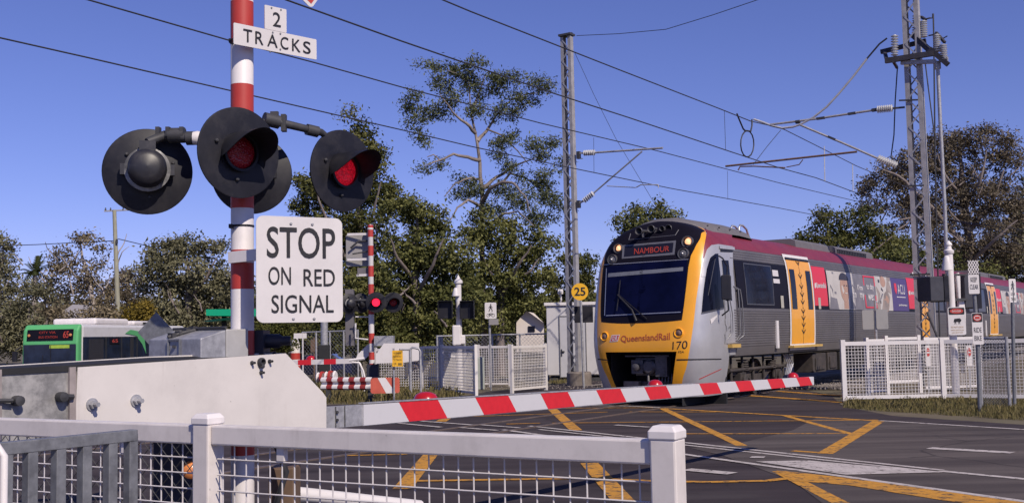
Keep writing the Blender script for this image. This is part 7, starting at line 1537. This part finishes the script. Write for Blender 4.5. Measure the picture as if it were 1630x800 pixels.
# palm
pb3 = at(54, 560, 70); pr_ = thing('palm_tree', 'small palm with a pale trunk and drooping fronds left of the bus', 'palm', (pb3.x, pb3.y, float(ground_z(pb3.x, pb3.y))))
top = at(55, 436, 70); mb = MB(); mb.tube([V((pb3.x, pb3.y, -.8)), at(54, 500, 70), top], [.17, .15, .11], 10); mb.build('trunk', bark_w, pr_, smooth=60)
mb = MB(); rr = random.Random(4)
for k in range(26):
    a = k * 2.4; el = R(rr.uniform(5, 80)); d = V((math.cos(a) * math.cos(el), math.sin(a) * math.cos(el), math.sin(el))); L = rr.uniform(1.1, 1.7); pts = []
    for i in range(9): u = i / 8; pts.append(top + d * L * u + V((0, 0, -.9 * u * u * math.cos(el))))
    sd = d.cross(V((0, 0, 1))).normalized()
    for i in range(1, 9):
        for s_ in (-1, 1):
            tip = pts[i] + sd * s_ * .28 * (1 - .5 * abs(i / 8 - .5)) + V((0, 0, -.18)) + d * .15; mb.add([pts[i - 1], pts[i], tip], [(0, 1, 2)])
fr3 = mb.build('fronds', LM['olive'], pr_, recalc=False)
# far tree line closing the horizon
def treeline(seed, Y, x0, x1, ytop, kind, m=600):
    rg = np.random.default_rng(seed); n = m * 26; px = rg.uniform(x0, x1, m); k = Y / FPX; C = []
    for p in px:
        h = (545 - ytop) * rg.uniform(.55, 1.0); c = at(p, 545 - h * rg.random(), Y + rg.uniform(-4, 8)); C.append(np.array(c))
    C = np.array(C); idx = np.repeat(np.arange(m), 26); P = C[idx] + rg.normal(size=(len(idx), 3)) * np.array([1.0, 1.0, .7]); return P, rg.normal(size=(len(idx), 3)) + np.array([0, -.3, .4]), np.full(len(idx), .34), rg.uniform(.1, .9, m)[idx] + rg.normal(size=len(idx)) * .15
for sd, Y, x0, x1, yt, kd in ((31, 125, -120, 480, 478, 'grey'), (32, 110, 430, 980, 470, 'dark'), (33, 120, 900, 1760, 455, 'grey')):
    P, N_, S_, T_ = treeline(sd, Y, x0, x1, yt, kd, 900); tag(leaves_mesh('distant_woodland', P, N_, S_, T_, LM[kd], None, .7), kind='stuff')
# grass
def grass(name, poly, n, h0, h1, seed, w_=.006, kind='grass'):
    rg = np.random.default_rng(seed); P = [G(*p) for p in poly]; xy = np.array([(p.x, p.y) for p in P]); lo = xy.min(0); hi = xy.max(0); pts = []
    def inside(q):
        c = False; j = len(xy) - 1
        for i in range(len(xy)):
            if ((xy[i][1] > q[1]) != (xy[j][1] > q[1])) and q[0] < (xy[j][0] - xy[i][0]) * (q[1] - xy[i][1]) / (xy[j][1] - xy[i][1]) + xy[i][0]: c = not c
            j = i
        return c
    while len(pts) < n:
        q = lo + (hi - lo) * rg.random(2)
        if inside(q): pts.append(q)
    pts = np.array(pts); cl = .62 + .30 * np.sin(pts[:, 0] * 3.1 + np.sin(pts[:, 1] * 4)) * np.cos(pts[:, 1] * 2.3) + .28 * np.sin(pts[:, 0] * 9.7) * np.sin(pts[:, 1] * 8.1 + pts[:, 0]); cl = np.clip(cl, .08, 1.2)
    h = rg.uniform(h0, h1, n) * cl; a = rg.uniform(0, 2 * np.pi, n); lean = rg.uniform(.05, .6, n) * h; b = rg.uniform(0, 2 * np.pi, n); wd = w_ * rg.uniform(.6, 1.5, n)
    v = np.zeros((n, 4, 3)); dx = np.cos(a) * wd; dy = np.sin(a) * wd; lx = np.cos(b) * lean; ly = np.sin(b) * lean
    v[:, 0, 0] = pts[:, 0] - dx; v[:, 0, 1] = pts[:, 1] - dy; v[:, 1, 0] = pts[:, 0] + dx; v[:, 1, 1] = pts[:, 1] + dy
    v[:, 2, 0] = pts[:, 0] + lx * .6 + dx * .6; v[:, 2, 1] = pts[:, 1] + ly * .6 + dy * .6; v[:, 2, 2] = h * .8; v[:, 3, 0] = pts[:, 0] + lx; v[:, 3, 1] = pts[:, 1] + ly; v[:, 3, 2] = h
    v[:, 2] , v[:, 3] = v[:, 2].copy(), v[:, 3].copy()
    me = bpy.data.meshes.new(name); me.vertices.add(n * 4); me.vertices.foreach_set('co', v.reshape(-1)); me.loops.add(n * 4); me.loops.foreach_set('vertex_index', np.arange(n * 4, dtype=np.int32)); me.polygons.add(n); me.polygons.foreach_set('loop_start', np.arange(0, n * 4, 4, dtype=np.int32)); me.polygons.foreach_set('loop_total', np.full(n, 4, dtype=np.int32))
    t_ = me.attributes.new('tint', 'FLOAT', 'FACE'); t_.data.foreach_set('value', np.clip(rg.uniform(0, 1, n) * .7 + .3 * cl, 0, 1).astype(np.float32)); me.materials.append(LM[kind]); me.update(calc_edges=True)
    o = bpy.data.objects.new(name, me); COL.objects.link(o); return tag(o, kind='stuff')
grass('grass', [(1342, 636), (1342, 649), (1400, 654), (1470, 658), (1560, 664), (1700, 674), (1700, 636)], 17000, .02, .16, 1, .006)
grass('grass', [(490, 608), (490, 641), (560, 643), (690, 640), (740, 627), (690, 616), (600, 606)], 12000, .06, .34, 2, .012)
grass('grass', [(960, 603), (880, 612), (870, 607), (950, 598)], 1200, .04, .2, 3, .01)
# gravel, rubbish and leaf litter by the far fences
mb = MB(); rr = random.Random(9)
for i in range(500):
    c = G(rr.uniform(760, 965), rr.uniform(604, 620)) + V((0, 0, .012)); s = rr.uniform(.01, .035); mb.add([c + V((s * math.cos(k * 2.1 + i), s * math.sin(k * 2.1 + i), 0)) for k in range(3)] + [c + V((0, 0, s))], [(0, 1, 3), (1, 2, 3), (2, 0, 3)])
tag(mb.build('gravel', ballm), kind='stuff')
